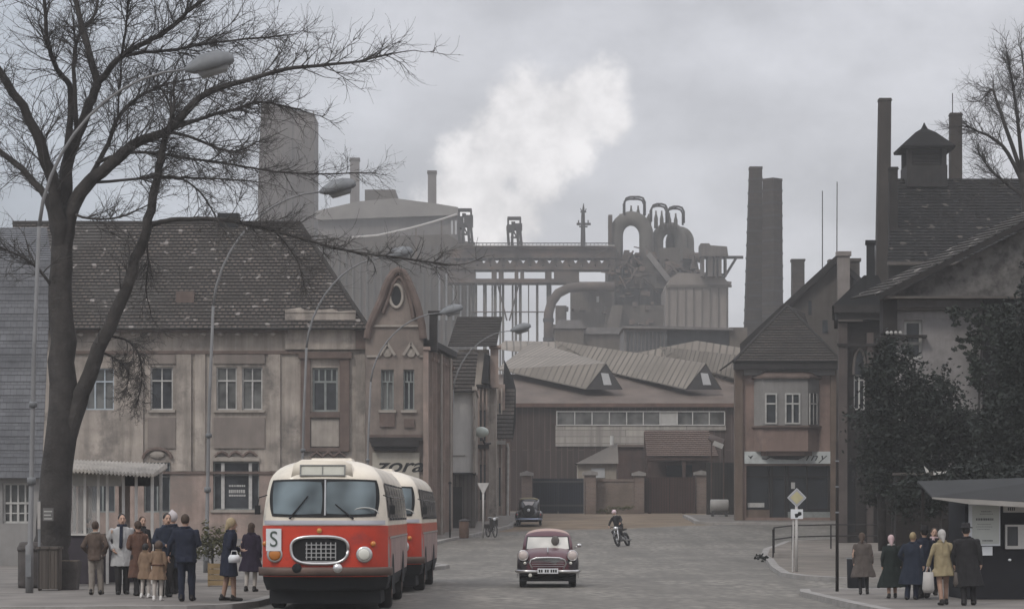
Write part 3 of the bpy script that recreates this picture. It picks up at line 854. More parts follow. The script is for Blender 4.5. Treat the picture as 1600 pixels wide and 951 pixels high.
pier(922, 742, 800, 18, 173, 'brick gate pier at the left end of the low wall by the hut')
pier(998, 743, 797, 16, 174, 'brick gate pier at the right end of the low wall by the red gate')
pier(1095, 742, 795, 17, 175, 'rightmost brick gate pier beside the canopy')
l = L(960, 173.6); t = thing('gate_wall', 'low reddish brick wall between two gate piers below the hut', 'wall', l.loc)
MB().box(l.x(929), 0, -.4, l.x(990.5), .3, l.z(752)).build('wall', M_gwall, t); MB().box(l.x(929), -.06, l.z(752) + .002, l.x(990.5), .36, l.z(748)).build('coping', M_pier, t)
l = L(868, 172.4); t = thing('plank_gate', 'tall dark blue double gate behind the parked black car', 'gate', l.loc)
M_bgate = boards('blue_planks', (.020, .023, .034), (.016, .018, .026), .16, (.008, .008, .01))
for a, b in ((832.5, 871.7), (872.3, 912)): MB().box(l.x(a), 0, .02, l.x(b), .08, l.z(747)).build('gate_leaf', M_bgate, t)
m = MB()
for z in (.5, 2.1): m.box(l.x(833), -.05, z, l.x(911.5), -.002, z + .12)
m.build('rail', M_steel, t)
l = L(1046, 174.4); t = thing('plank_gate', 'wide red brown gate in the shade of the tiled canopy', 'gate', l.loc)
M_rgate = boards('red_planks', (.062, .034, .028), (.05, .03, .026), .18, (.02, .014, .012))
for a, b in ((1007, 1046.6), (1047.2, 1086)): MB().box(l.x(a), 0, .02, l.x(b), .08, l.z(745)).build('gate_leaf', M_rgate, t)
l = L(932, 176.5); t = thing('gatehouse_hut', 'small pale gatehouse hut with sloping roof behind the low brick wall', 'hut', l.loc)
M_pale = mat('pale_plaster', (.30, .265, .22), .9, .2, 1.2, streak=.4)
MB().box(l.x(903), 0, -.4, l.x(963), 3, l.z(722)).build('wall', M_pale, t)
m = MB(); A, B_, C_ = l.p(899, 724, -.4), l.p(966, 724, -.4), l.p(966, 690, 1.6)
m.add([A, B_, C_, (A[0], 3.3, A[2]), (B_[0], 3.3, B_[2])], [(0, 1, 2), (0, 2, 4, 3), (0, 3, 4, 1), (1, 4, 2)])
m.build('roof', M_sheet, t)
w = MB().box(l.x(924), -.06, l.z(746), l.x(945), -.002, l.z(731)).build('window', mat('pale_shutter', (.4, .4, .4), .7, .1), t)
MB().tube([l.p(957, 694, 1), l.p(957, 680, 1)], .14, 8).build('flue', M_wfr, t)
l = L(1060, 178); t = thing('gate_canopy', 'brown tiled canopy roof over the red gate', 'shelter', l.loc)
M_brtile = brickmat('red_brown_tile', (.15, .105, .085), (.12, .085, .07), (.06, .045, .04), .25, .3, .02, uv=True)
m = MB(); tiled(m, l.p(1007, 714, -3), l.p(1117, 714, -3), l.p(1108, 672, .5), l.p(1007, 672, .5), .3)
m.box(l.x(1007), .5, -.3, l.x(1115), .8, l.z(674), 1); m.box(l.x(1007), -2.9, l.z(720), l.x(1115), -2.7, l.z(715), 1)
m.build('roof', [M_brtile, M_rboard], t)
m = MB()
for px in (1009, 1062, 1112): m.box(l.x(px), -2.8, -.3, l.x(px) + .22, -2.6, l.z(716))
m.build('post', M_rboard, t)
MB().box(l.x(1042), .3, .1, l.x(1082), .49, l.z(726)).build('door', mat('dark_doorway', (.014, .017, .022), .9), t)
l = L(965, 181); t = thing('brick_annex', 'narrow red brick annex between the hut and the canopy', 'annex', l.loc)
MB().box(l.x(966), 0, -.4, l.x(1006), 5, l.z(698)).build('wall', M_rboard, t)
MB().box(l.x(964), -.2, l.z(698) + .002, l.x(1007), 5.2, l.z(694)).build('roof', M_apron, t)
l = L(1120, 168); t = thing('lean_to_roof', 'small tilted rusty lean-to with a white end panel beside the canopy', 'shelter', l.loc)
m = MB(); m.add([l.p(1106, 684, 0), l.p(1128, 697, 0), l.p(1136, 684, 2), l.p(1114, 676, 2), l.p(1106, 687, 0), l.p(1128, 700, 0), l.p(1136, 687, 2), l.p(1114, 679, 2)], [(0, 1, 2, 3), (4, 5, 6, 7), (0, 1, 5, 4), (1, 2, 6, 5), (2, 3, 7, 6), (3, 0, 4, 7)])
m.build('roof', M_brtile, t); MB().prism([l.p(1113, 695)[::2], l.p(1128, 701)[::2], l.p(1131, 694)[::2], l.p(1116, 688)[::2]], -.1, -.04).build('end_panel', M_wfr, t)
MB().box(l.x(1112), .6, -.3, l.x(1114), .8, l.z(686)).box(l.x(1131), .6, -.3, l.x(1133), .8, l.z(690)).build('post', M_rboard, t)
l = L(1118, 170); t = thing('yard_wall', 'dark plank wall filling the gap right of the last gate pier', 'wall', l.loc)
MB().box(l.x(1104), 0, -.4, l.x(1150), .2, l.z(722)).build('wall', boards('dark_planks', (.04, .034, .03), (.03, .027, .025), .2), t)
l = L(1124, 158); t = thing('white_drum', 'pale grey drum lying on a dark stand beside the corner house', 'drum', l.loc)
MB().lathe([(.05, -.55), (.40, -.55), (.42, -.5), (.42, .5), (.40, .55), (.05, .55)], (0, 0, .75), 20, axis='x').build('barrel', mat('pale_drum', (.26, .25, .235), .6, .15, 2), t, True)
MB().box(-.5, -.3, 0, -.35, .3, .5).box(.35, -.3, 0, .5, .3, .5).build('stand', M_steel, t)
# ------------------------------------------------------------------ town houses
M_plast = mat('stained_plaster', (.35, .305, .265), .95, .3, .7, streak=.85, bump=.25, bscale=9, dirt=(.14, .125, .112), dscale=.55, dlo=.50, dhi=.66)
M_plast_lo = mat('pinkish_render', (.31, .235, .20), .95, .3, .8, streak=.6, bump=.25, bscale=9, dirt=(.19, .16, .14), dscale=.45, dlo=.45, dhi=.68)
M_trim = mat('pale_moulding', (.31, .275, .24), .9, .2, 1.5, streak=.5)
M_brown = mat('brown_surround', (.125, .092, .078), .9, .25, 1.5, streak=.4)
M_dk = mat('dark_timber', (.024, .021, .02), .9, .3, 1.5)
M_gl = glassmat('window_glass', (.035, .038, .042), .12)
M_gl2 = glassmat('curtained_glass', (.10, .10, .095), .2)
M_wf = mat('worn_white_paint', (.40, .39, .37), .7, .2, 4)
M_gf = mat('grey_green_paint', (.20, .215, .205), .7, .2, 4)
M_tile = brickmat('old_roof_tile', (.062, .053, .046), (.13, .105, .088), (.016, .014, .013), .28, .3, .05, uv=True, dirt=(.06, .055, .05), spots=(.21, .19, .175))
M_tile2 = brickmat('row_roof_tile', (.048, .042, .038), (.07, .058, .05), (.035, .03, .027), .28, .3, .03, uv=True)
M_black = mat('soot_black', (.016, .016, .017), .9, .3, 1)

# --- corner house with the gabled bay
l = L(660, 127, .6); t = thing('corner_house', 'long grey brown corner house with tiled roof and ogee gabled bay', 'house', l.loc)
def R4(a, b, c, d): return (l.x(a), l.z(d), l.x(c), l.z(b))
up = [R4(235, 573, 270, 640), R4(338, 573, 370, 640), R4(378, 573, 410, 640), R4(488, 574, 528, 643), R4(133, 575, 178, 640)]
lo = [R4(333, 721, 405, 796), R4(225, 722, 266, 800), R4(486, 722, 540, 800), R4(140, 722, 180, 800)]
m = MB(); wall_open(m, l.x(95), l.x(572), l.z(738), l.z(512), up); wall_open(m, l.x(95), l.x(572), l.z(738), l.z(512), [], y=.6)
m.box(l.x(95), .62, 0, l.x(655), 13, l.z(516))
m.build('wall', M_plast, t)
m = MB(); lo1 = [(a, b, c, min(d, l.z(738))) for a, b, c, d in lo]; wall_open(m, l.x(30), l.x(572), -.6, l.z(738), lo1, y=-.06)
m.build('ground_floor_wall', M_plast_lo, t)
m = MB()
for a, b, c, d in lo:
    m.quad((a, -.06, l.z(738)), (a, .16, l.z(738)), (a, .16, d), (a, -.06, d)); m.quad((c, -.06, l.z(738)), (c, .16, l.z(738)), (c, .16, d), (c, -.06, d))
m.build('reveal', M_plast_lo, t)
# ground floor openings are cut into the upper sheet too
wu = [o for o in t.children if o.name.startswith('wall')][0]
bpy.data.meshes.remove(wu.data)
m = MB(); wall_open(m, l.x(30), l.x(572), l.z(738), l.z(512), up + [(a, l.z(738), c, d) for a, b, c, d in lo])
m.box(l.x(30), .62, 0, l.x(655), 13, l.z(516)); m.build('wall', M_plast, t)
window(t, *up[0], M_wf, M_gl, cols=2, sill=M_trim); window(t, *up[1], M_wf, M_gl2, cols=2, sill=M_trim); window(t, *up[2], M_wf, M_gl2, cols=2, sill=M_trim)
window(t, *up[3], M_gf, M_gl, cols=2, fw=.1, upcols=4, sill=M_brown); window(t, *up[4], mat('blue_white_paint', (.36, .40, .43), .7, .15, 3), M_gl2, cols=3)
w = window(t, *lo[0], M_gf, M_gl, cols=1, transom=.72, sill=M_trim)
m = MB()
for px in (348, 391): m.box(l.x(px - 2.6), .04, l.z(795), l.x(px + 2.6), .2, l.z(723))
m.build('mullion', M_wf, w)
nb = MB(); xs0, z0 = l.x(357), l.z(757)
rr = random.Random(2)
for row, hh in ((0, .09), (1, .16), (2, .09)):
    x = xs0
    while x < l.x(382):
        w_ = rr.uniform(.05, .1); nb.box(x, .19, z0 - row * .24 - hh, x + w_, .2, z0 - row * .24); x += w_ + .025
nb.build('lettering', M_wf, w)
for q in lo[1:]: window(t, *q, M_gf, M_gl, cols=2, transom=.72)
# cornice, string courses, brackets
m = MB()
m.box(l.x(90), -.45, l.z(520), l.x(450), .1, l.z(515)); m.box(l.x(90), -.6, l.z(515) + .002, l.x(450), .1, l.z(511.5))
m.box(l.x(95), -.12, l.z(553), l.x(470), -.002, l.z(548)); m.box(l.x(95), -.14, l.z(740), l.x(572), -.062, l.z(736))
m.build('cornice', M_brown, t)
m = MB()
for k in range(13): px = 100 + k * 27.3; m.lathe([(.02, -.1), (.13, -.06), (.16, 0), (.13, .06), (.02, .1)], (l.x(px), -.32, l.z(523)), 8)
m.build('bracket', M_trim, t, True)
m = MB()
for a, b in ((276, 299), (305, 321), (420, 438), (206, 224), (556, 571)): m.box(l.x(a), -.13, l.z(735.5), l.x(b), -.002, l.z(553.5))
m.build('pilaster', M_plast, t)
m = MB()
for a, b in ((231, 275), (334, 414)): m.box(l.x(a), -.09, l.z(568), l.x(b), -.002, l.z(554)); m.box(l.x(a), -.07, l.z(700), l.x(b), -.002, l.z(652))
m.build('panel', mat('grey_panel_render', (.20, .17, .15), .95, .2, .6, streak=.45), t)
m = MB()
for c0 in (347, 369, 391): m.tube([(l.x(c0 - 11), -.1, l.z(713)), (l.x(c0 - 6), -.12, l.z(708)), (l.x(c0), -.13, l.z(705.5)), (l.x(c0 + 6), -.12, l.z(708)), (l.x(c0 + 11), -.1, l.z(713))], .07, 6)
m.tube([(l.x(246 + 22 * math.cos(a)), -.1, l.z(716 - 15 * math.sin(a))) for a in [PI * k / 12 for k in range(13)]], .09, 6)
for c0 in (495, 513, 531): m.tube([(l.x(c0 - 9), -.1, l.z(713)), (l.x(c0), -.13, l.z(706)), (l.x(c0 + 9), -.1, l.z(713))], .07, 6)
m.build('hood_mould', M_brown, t)
m = MB(); m.box(l.x(332), -.13, l.z(720), l.x(406), -.062, l.z(713.5)); m.ell((l.x(246), -.06, l.z(710)), (.4, .1, .2), 10, 6); m.build('lintel', M_trim, t)
# attic parapet and brown framed bay
m = MB(); m.box(l.x(446), -.22, l.z(546), l.x(556), .5, l.z(489)); m.prism([l.p(446, 489)[::2], l.p(556, 489)[::2], l.p(556, 485)[::2], l.p(530, 487)[::2], l.p(520, 483)[::2], l.p(480, 486)[::2], l.p(470, 481)[::2], l.p(446, 484)[::2]], -.26, .5)
m.build('parapet', M_plast, t)
m = MB()
m.box(l.x(470), -.2, l.z(705), l.x(485), -.002, l.z(550)); m.box(l.x(531), -.2, l.z(705), l.x(546), -.002, l.z(550)); m.box(l.x(467), -.3, l.z(560), l.x(550), -.002, l.z(550) - .003)
m.box(l.x(485) + .002, -.24, l.z(652), l.x(531) - .002, -.002, l.z(646)); m.box(l.x(485) + .002, -.15, l.z(705), l.x(531) - .002, -.01, l.z(699))
m.build('window_surround', M_brown, t)
MB().box(l.x(486), -.1, l.z(697), l.x(530), -.004, l.z(655)).build('apron_panel', M_trim, t)
m = MB(); m.box(l.x(556), -.3, l.z(546), l.x(576), .6, l.z(517)); m.prism([l.p(553, 517)[::2], l.p(579, 517)[::2], l.p(570, 503)[::2], l.p(558, 505)[::2]], -.35, .6)
m.build('corner_pier', M_brown, t)
# roof
tl = MB(); yb = 13.0; yr = 6.4
def rp(px, py, y): return ((px - 800) * (127 + y) / FOC - l.x0, y, CZ + (HOR - py) * (127 + y) / FOC - l.zb)
eL = l.p(20, 516, -.75); eR = l.p(578, 516, -.75); rR = rp(468, 362, yr); rL = rp(20, 349, yr); rR = (rR[0], rR[1], rL[2])
tiled(tl, eL, eR, rR, rL, .3); tiled(tl, eR, (eR[0], yb + .5, eR[2]), rR, rR, .3); tiled(tl, (eR[0], yb + .5, eR[2]), (eL[0], yb + .5, eL[2]), rL, rR, .5)
rf = tl.build('roof', M_tile, t, fix=False)
MB().tube([rL, rR, (rR[0] + .05, yr, rR[2])], .14, 8).tube([rR, eR], .13, 8).build('ridge_tiles', M_tile2, rf)
MB().box(rp(341, 0, yr)[0], yr - .4, rL[2] - .8, rp(374, 0, yr)[0], yr + .5, rp(0, 334, yr)[2]).build('chimney', M_black, rf)
q = l.p(285, 470, 1.2); MB().prismx([(.9, q[2]), (2.6, q[2] + .6), (.9, q[2] + .55)], q[0] - .45, q[0] + .45).build('roof_vent', M_brown, rf)
# gabled bay (tower)
by = -.55
ops = [R4(596, 578, 616, 641), R4(631, 578, 648, 641)]
m = MB(); wall_open(m, l.x(572), l.x(662), -.6, l.z(530), ops, y=by, depth=.25)
og = [(575, 530), (577, 515), (583, 500), (590, 485), (597, 470), (603, 452), (609, 438), (616, 428), (623, 424), (631, 428), (638, 440), (645, 456), (651, 472), (656, 490), (660, 510), (662, 530)]
m.prism([l.p(*p)[::2] for p in og], by, .6)
m.box(l.x(572), by + .26, -.6, l.x(662), .62, l.z(530)); m.quad((l.x(572), by, -.6), (l.x(572), .1, -.6), (l.x(572), .1, l.z(530)), (l.x(572), by, l.z(530))); m.quad((l.x(662), by, -.6), (l.x(662), .6, -.6), (l.x(662), .6, l.z(530)), (l.x(662), by, l.z(530)))
bay = m.build('gabled_bay', mat('brown_bay_render', (.20, .165, .142), .95, .22, .7, streak=.45, dirt=(.12, .10, .09), dscale=.5), t)
for q in ops: window(t, *q, M_gf, M_gl2 if q is ops[0] else M_gl, y=by, depth=.25, cols=2, upcols=3, transom=.7, sill=M_trim)
m = MB(); m.tube([(l.p(*p)[0], by - .1, l.p(*p)[2]) for p in og], .2, 8); m.tube([(l.x(622) + (l.x(p[0]) - l.x(620)) * .62, by - .06, l.z(462 + (p[1] - 462) * .74)) for p in og[2:-1]], .11, 6)
m.build('gable_moulding', M_brown, bay)
MB().prism([(l.x(620) + .26 * math.cos(a), l.z(464) + .5 * math.sin(a)) for a in [2 * PI * k / 16 for k in range(16)]], by - .03, by + .01).build('niche', M_black, bay)
MB().tube([(l.x(620) + .32 * math.cos(a), by - .05, l.z(464) + .56 * math.sin(a)) for a in [2 * PI * k / 18 for k in range(19)]], .08, 6).build('niche_frame', M_trim, bay)
m = MB()
for c0 in (606, 643):
    m.bar(l.p(c0 - 12, 556, by - .1), l.p(c0, 537, by - .1), .13).bar(l.p(c0 + 12, 556, by - .1), l.p(c0, 537, by - .1), .13)
    m.lathe([(.02, -.1), (.22, -.08), (.22, 0)], (l.x(c0), by, l.z(552)), 12, axis='y')
m.box(l.x(574), by - .1, l.z(559), l.x(594), by - .002, l.z(556)); m.box(l.x(655), by - .1, l.z(559), l.x(662), by - .002, l.z(556)); m.box(l.x(584), by - .12, l.z(512), l.x(655), by - .002, l.z(509))
m.build('window_hood', M_trim, bay)
m = MB(); m.box(l.x(578), by - .35, l.z(690), l.x(660), by - .002, l.z(684)); m.box(l.x(582), by - .6, l.z(698), l.x(656), by - .002, l.z(690.2)); m.box(l.x(586), by - .4, l.z(704), l.x(652), by - .002, l.z(698.2))
m.build('balcony_ledge', M_dk, bay)
MB().box(l.x(576), by - .12, l.z(683.5), l.x(660), by - .002, l.z(679)).box(l.x(594), by - .1, l.z(667), l.x(618), by - .002, l.z(645)).box(l.x(632), by - .12, l.z(668), l.x(648), by - .002, l.z(655)).build('apron', M_brown, bay)
m = MB(); m.prism([l.p(569, 530)[::2], l.p(623, 421)[::2], l.p(667, 530)[::2], l.p(663, 530)[::2], l.p(623, 428)[::2], l.p(574, 530)[::2]], by + .02, 6)
m.build('bay_roof', M_tile2, bay)
sg = MB().box(l.x(583), by - .1, l.z(748), l.x(656), by - .002, l.z(707)).build('sign_board', mat('cream_board', (.36, .33, .28), .8, .15, 2, streak=.3), t)
text_mesh('lettering', 'zora', .95, M_black, sg, (l.x(624), by - .106, l.z(728)), shear=.35, sx=1.35, bold=.015)
m = MB(); m.box(l.x(662), by - .2, -.6, l.x(670), .6, l.z(548)); m.box(l.x(662), by - .3, l.z(548) + .002, l.x(673), .7, l.z(543)); m.build('corner_pilaster', M_plast_lo, t)
m = MB(); m.box(l.x(671), -.2, l.z(548), l.x(683), .9, l.z(490)); m.box(l.x(669), -.3, l.z(490) + .002, l.x(690), 1, l.z(486)); m.build('corner_turret', M_dk, t)
# side front along the street
vx, vy = 1.02 / 10, 1.0
def side(k): return (l.x(671) * .6 + vx * k * 1.0, .7 + k)
a, b = side(0), side(9.3)
m = MB(); m.prismz([a, b, (b[0] - .6, b[1]), (a[0] - .6, a[1])], -.6, l.z(540)); m.build('side_wall', M_plast, t)
m = MB()
for k in range(6):
    p_ = side(.6 + k * 1.6); m.box(p_[0] - .1, p_[1] - .22, -.6, p_[0] + .2, p_[1] + .22, l.z(545)); m.box(p_[0] - .1, p_[1] - .3, l.z(560), p_[0] + .3, p_[1] + .3, l.z(556))
m.build('side_pilaster', M_plast_lo, t)
m = MB(); p_ = side(3.2); m.tube([(p_[0] + .3, p_[1], -.5), (p_[0] + .3, p_[1], l.z(545))], .07, 8); p_ = side(7); m.tube([(p_[0] + .3, p_[1], -.5), (p_[0] + .3, p_[1], l.z(545))], .07, 8); m.build('downpipe', M_trim, t)
m = MB(); m.prismz([(a[0] + .35, a[1] - .3), (b[0] + .35, b[1]), (b[0] - .6, b[1]), (a[0] - .6, a[1] - .3)], l.z(540) + .002, l.z(530)); m.build('side_cornice', M_dk, t)

# --- small house at the far left edge
l = L(20, 88); t = thing('shingled_house', 'dark shingle clad house at the left edge with one white grid window', 'house', l.loc)
op = [R4(4, 754, 50, 817)]
m = MB(); wall_open(m, l.x(-160), l.x(66), -.2, l.z(745), op); m.shear(-.186).box(l.x(-160), .7, -.2, l.x(66), 9, l.z(745)); m.M = None; m.quad((l.x(66), 0, -.2), (l.x(66), .7, -.2), (l.x(66), .7, l.z(745)), (l.x(66), 0, l.z(745)))
m.build('wall', mat('pale_grey_render', (.24, .23, .22), .95, .2, .8, streak=.3), t)
window(t, *op[0], M_wf, M_gl2, cols=4, transom=.5, grid=2, fw=.07, upcols=4)
M_shing = brickmat('grey_shingle', (.13, .132, .14), (.16, .162, .17), (.10, .10, .105), .22, .16, .012, uv=True)
m = MB(); tiled(m, l.p(-160, 747, -.35), l.p(68, 747, -.35), l.p(68, 400, 1.6), l.p(-160, 400, 1.6), .24, .03); tiled(m, l.p(-160, 400, 1.6), l.p(68, 400, 1.6), (l.x(68) - .8, 5, l.z(330)), (l.x(-160), 5, l.z(330)), .24, .03)
m.shear(-.2).box(l.x(-160), 1.7, l.z(744), l.x(68), 9, l.z(402), 1)
m.build('roof', [M_shing, M_dk], t, fix=False)

# --- row houses stepping back along the left side of the street
M_white = mat('white_render', (.58, .56, .53), .95, .12, .7, streak=.3)
l = L(700, 139); t = thing('row_house', 'narrow row house with a blank white gable wall below a tiled roof', 'house', l.loc, group='row houses along the left pavement')
MB().box(l.x(690), 0, l.z(739), l.x(739), 8, l.z(612)).build('white_gable', M_white, t)
M_lat = boards('weathered_planks', (.13, .11, .095), (.09, .078, .07), .22, (.03, .027, .025))
MB().box(l.x(690), .25, -1, l.x(742), 8, l.z(739) - .003).build('plank_wall', M_lat, t)
m = MB(); tiled(m, l.p(690, 613, -.5), l.p(741, 613, -.5), l.p(746, 546, 2.2), l.p(690, 546, 2.2), .3); m.build('roof', M_tile2, t, fix=False)
MB().box(l.x(739), -.3, l.z(739), l.x(743), 9, l.z(610)).box(l.x(738), -.5, l.z(610), l.x(745), 9, l.z(604)).build('corner_strip', M_plast, t)
MB().box(l.x(704), -.05, l.z(712), l.x(727), -.002, l.z(711)).build('stain_line', M_brown, t)
MB().box(l.x(690), -.15, l.z(741), l.x(744), .24, l.z(738)).build('ledge', M_dk, t)
d = MB().box(l.x(706), .12, 0, l.x(722), .24, l.z(760)).build('door', M_dk, t)

l = L(762, 148); t = thing('row_house', 'tall grey row house with a broad brown roof and slim chimney pier', 'house', l.loc, group='row houses along the left pavement')
m = MB(); m.box(l.x(716), 0.5, -1, l.x(764), 9, l.z(545)); m.box(l.x(764), 1.2, -1, l.x(775), 9, l.z(560)); m.build('wall', M_plast, t)
m = MB(); tiled(m, l.p(700, 541, -.2), l.p(776, 541, -.2), rp2 if False else (l.x(785), 5, l.z(484)), (l.x(712), 5, l.z(484)), .3); m.build('roof', M_tile2, t, fix=False)
m = MB(); m.box(l.x(766), .2, l.z(605), l.x(779), 1.1, l.z(543)); m.box(l.x(764), 0, l.z(543) + .002, l.x(783), 1.2, l.z(539)); m.build('chimney', M_plast_lo, t)
m = MB()
m.prism([l.p(752, 598)[::2], l.p(763, 598)[::2], l.p(766, 556)[::2], l.p(757, 552)[::2]], -.3, .48); m.build('dormer', M_black, t)
m = MB()
for px in (747, 753, 759): m.box(l.x(px), .3, -1, l.x(px + 2.4), .5, l.z(600))
m.build('pilaster', M_plast_lo, t)
m = MB(); m.box(l.x(744), .2, l.z(700), l.x(764), .49, l.z(694)); m.box(l.x(744), .2, l.z(606), l.x(768), .49, l.z(600)); m.build('cornice', M_dk, t)
m = MB()
for z0, z1 in ((688, 640), (780, 725)):
    for px in (749.6, 755.6): m.box(l.x(px), .44, l.z(z0), l.x(px + 3), .52, l.z(z1))
m.build('window', M_gl, t)

l = L(788, 160); t = thing('row_house', 'last brownish row house with a steep little tiled roof beside the shed', 'house', l.loc, group='row houses along the left pavement')
m = MB(); m.box(l.x(764), 0, -1, l.x(789), 9, l.z(600)); m.box(l.x(789), .6, -1, l.x(797), 9, l.z(690)); m.build('wall', M_plast_lo, t)
m = MB(); tiled(m, l.p(776, 686, -1.4), l.p(801, 686, -1.4), l.p(805, 606, 1.2), l.p(774, 606, 1.2), .3); m.build('roof', M_tile2, t, fix=False)
MB().prism([l.p(801, 688)[::2], l.p(806, 660)[::2], l.p(806, 606)[::2], l.p(802, 590)[::2], l.p(788, 560)[::2], l.p(786, 600)[::2]], 1.25, 1.7).build('verge', M_black, t)
m = MB()
for px in (767, 772, 777, 783): m.box(l.x(px), -.2, -1, l.x(px + 1.8), -.002, l.z(606))
m.build('pilaster', M_plast, t)
m = MB(); m.box(l.x(764), -.3, l.z(694), l.x(790), -.21, l.z(688)); m.tube([l.p(792, 692, .4), l.p(794, 700, .4), l.p(793, 812, .4)], .09, 8); m.build('downpipe', M_wf, t)
m = MB()
for px in (769.2, 774.2, 779.4):
    for z0, z1 in ((680, 630), (790, 730)): m.box(l.x(px), -.1, l.z(z0), l.x(px + 2.6), -.002, l.z(z1))
m.build('window', M_gl, t)
l = L(752, 142); t = thing('projecting_lamp', 'greenish white globe lamp on a bracket from the row house wall', 'lamp', (l.x0, l.d, l.z(700) + l.zb))
MB().ell((0, 0, .9), (.42, .3, .3), 12, 8).build('globe', mat('opal_glass', (.42, .46, .42), .3, .1), t, True)
MB().tube([(.5, 1, .3), (.2, .3, .25), (0, 0, .6)], .06, 6).build('bracket', M_steel, t)

# --- pink corner shop on the right
M_pink = mat('pink_render', (.22, .155, .13), .95, .18, .6, streak=.3, dirt=(.12, .09, .08), dscale=.35)
M_ochre = mat('ochre_pilaster', (.135, .10, .078), .95, .22, 1, streak=.4)
l = L(1232, 150); t = thing('corner_shop', 'pink corner shop house with oriel window and dark shop front', 'house', l.loc)
shop = R4(1166, 727, 1299, 808)
m = MB(); wall_open(m, l.x(1160), l.x(1305), -.3, l.z(575), [shop], depth=.6); m.shear(.089).box(l.x(1150), .9, -.3, l.x(1305), 9, l.z(572)); m.M = None
m.quad((l.x(1160), 0, -.3), (l.x(1160), .9, -.3), (l.x(1160), .9, l.z(575)), (l.x(1160), 0, l.z(575)))
m.build('wall', M_pink, t)
MB().box(l.x(1148), -.25, -.3, l.x(1160), .6, l.z(572)).box(l.x(1297), -.2, -.3, l.x(1306), -.002, l.z(575)).build('pilaster', M_ochre, t)
# shop front
f = MB(); a, c, b, dd = shop
for px in (1167, 1203, 1207, 1228, 1232, 1262, 1296): f.box(l.x(px) - .04, .35, c, l.x(px) + .06, .55, dd)
f.box(a, .36, l.z(745), b, .5, l.z(743)); f.box(a, .36, l.z(796), l.x(1203), .5, l.z(794)); f.box(l.x(1232), .36, l.z(796), b, .5, l.z(794))
sf = f.build('shop_front', M_dk, t)
MB().box(a + .01, .52, c, b - .01, .59, dd).build('pane', glassmat('shop_glass', (.006, .008, .012), .5), sf)
MB().box(a, .2, -.3, l.x(1203), .35, l.z(796)).build('stall_riser', M_ochre, sf)
MB().box(l.x(1232), .2, -.3, b, .35, l.z(799)).build('stall_riser', M_gf, sf)
MB().box(l.x(1169), .3, l.z(792), l.x(1195), .34, l.z(785)).build('window_card', M_wf, sf); MB().box(l.x(1237), .28, l.z(763), l.x(1243), .33, l.z(753)).build('window_card', M_wf, sf)
sb = MB().box(l.x(1163), -.12, l.z(724), l.x(1299), -.002, l.z(705)).build('sign_board', mat('pale_sign', (.46, .48, .47), .7, .1, 2, dirt=(.3, .3, .28), dscale=.8), t)
ins = MB().prism([l.p(1168, 711)[::2], l.p(1172, 713)[::2], l.p(1177, 710.5)[::2], l.p(1173, 717)[::2]], -.125, -.12).build('emblem', M_black, sb)
text_mesh('lettering', 'iny', .62, M_black, sb, (l.x(1273), -.124, l.z(714)), shear=.4, sx=1.3, sp=1.3)
MB().tube([l.p(1190, 716, -.12), l.p(1197, 717, -.12), l.p(1204, 713, -.12)], .04, 4).build('lettering', M_black, sb)
gr = MB(); gr.prism([l.p(1186, 708)[::2], l.p(1200, 706)[::2], l.p(1264, 707)[::2], l.p(1256, 714)[::2], l.p(1246, 718)[::2], l.p(1210, 717)[::2], l.p(1196, 711)[::2]], -.122, -.12); gr.build('shadow_patch', mat('sign_shadow', (.035, .035, .035), .9, .5, 1.4), sb)  # shadow over the middle of the sign, laid on as a dark patch
# oriel
ox0, ox1, oz0, oz1 = l.x(1178), l.x(1280), l.z(705), l.z(592)
pl = [(ox0, 0), (ox0 + .45, -.8), (ox1 - .75, -.8), (ox1, 0)]
m = MB(); m.prismz(pl, oz0, l.z(668)); m.prismz([(ox0 + .35, -.05), (ox0 + .65, -.55), (ox1 - .9, -.55), (ox1 - .35, -.05)], oz0 - .25, oz0 - .002)
m.build('oriel', M_pink, t)
m = MB(); m.prismz(pl, l.z(665), oz1); m.build('oriel_wall', mat('grey_white_render', (.225, .215, .205), .9, .15, 1.2, streak=.35), t)
m = MB(); e = [(ox0 - .15, 0), (ox0 + .38, -.98), (ox1 - .68, -.98), (ox1 + .15, 0)]; m.prismz(e, l.z(668) + .002, l.z(665) - .002)
m.loft([[(x, y, oz1 + .002) for x, y in e], [(x, y, oz1 + .12) for x, y in e], [((x - (ox0 + ox1) / 2) * .8 + (ox0 + ox1) / 2, y * .4, oz1 + .42) for x, y in e]])
m.build('oriel_cornice', M_brown, t)
for a, b in ((1224, 1248), (1193, 1212)): window(t, l.x(a), l.z(663), l.x(b), l.z(615), M_wf, M_gl, y=-1.04, depth=.24, cols=2 if a == 1224 else 1, transom=.66, fw=.09)
th = math.atan2(.8, .75)
ww = MB(); o = bpy.data.objects.new('window', None)
bpy.data.objects.remove(o)
w2 = MB(); w2.M = Matrix.Translation((ox1 - .75, -.8, 0)) @ Matrix.Rotation(th, 4, 'Z')
for q in ((.12, .2), (.45, .53), (.8, .88)): w2.box(q[0], -.06, l.z(663), q[1], -.002, l.z(615))
w2.box(.12, -.06, l.z(632), .88, -.003, l.z(630)); fr = w2.build('window', M_wf, t)
g2 = MB(); g2.M = w2.M; g2.box(.13, -.03, l.z(663), .87, -.001, l.z(615)); g2.build('pane', M_gl, fr)
m = MB(); m.box(l.x(1162), -.3, l.z(586), l.x(1304), -.002, l.z(578)); m.build('frieze', mat('grey_white_render', (0, 0, 0)), t)
m = MB(); m.box(l.x(1146), -.75, l.z(577.5), l.x(1310), .1, l.z(566)); m.build('eaves', M_dk, t)
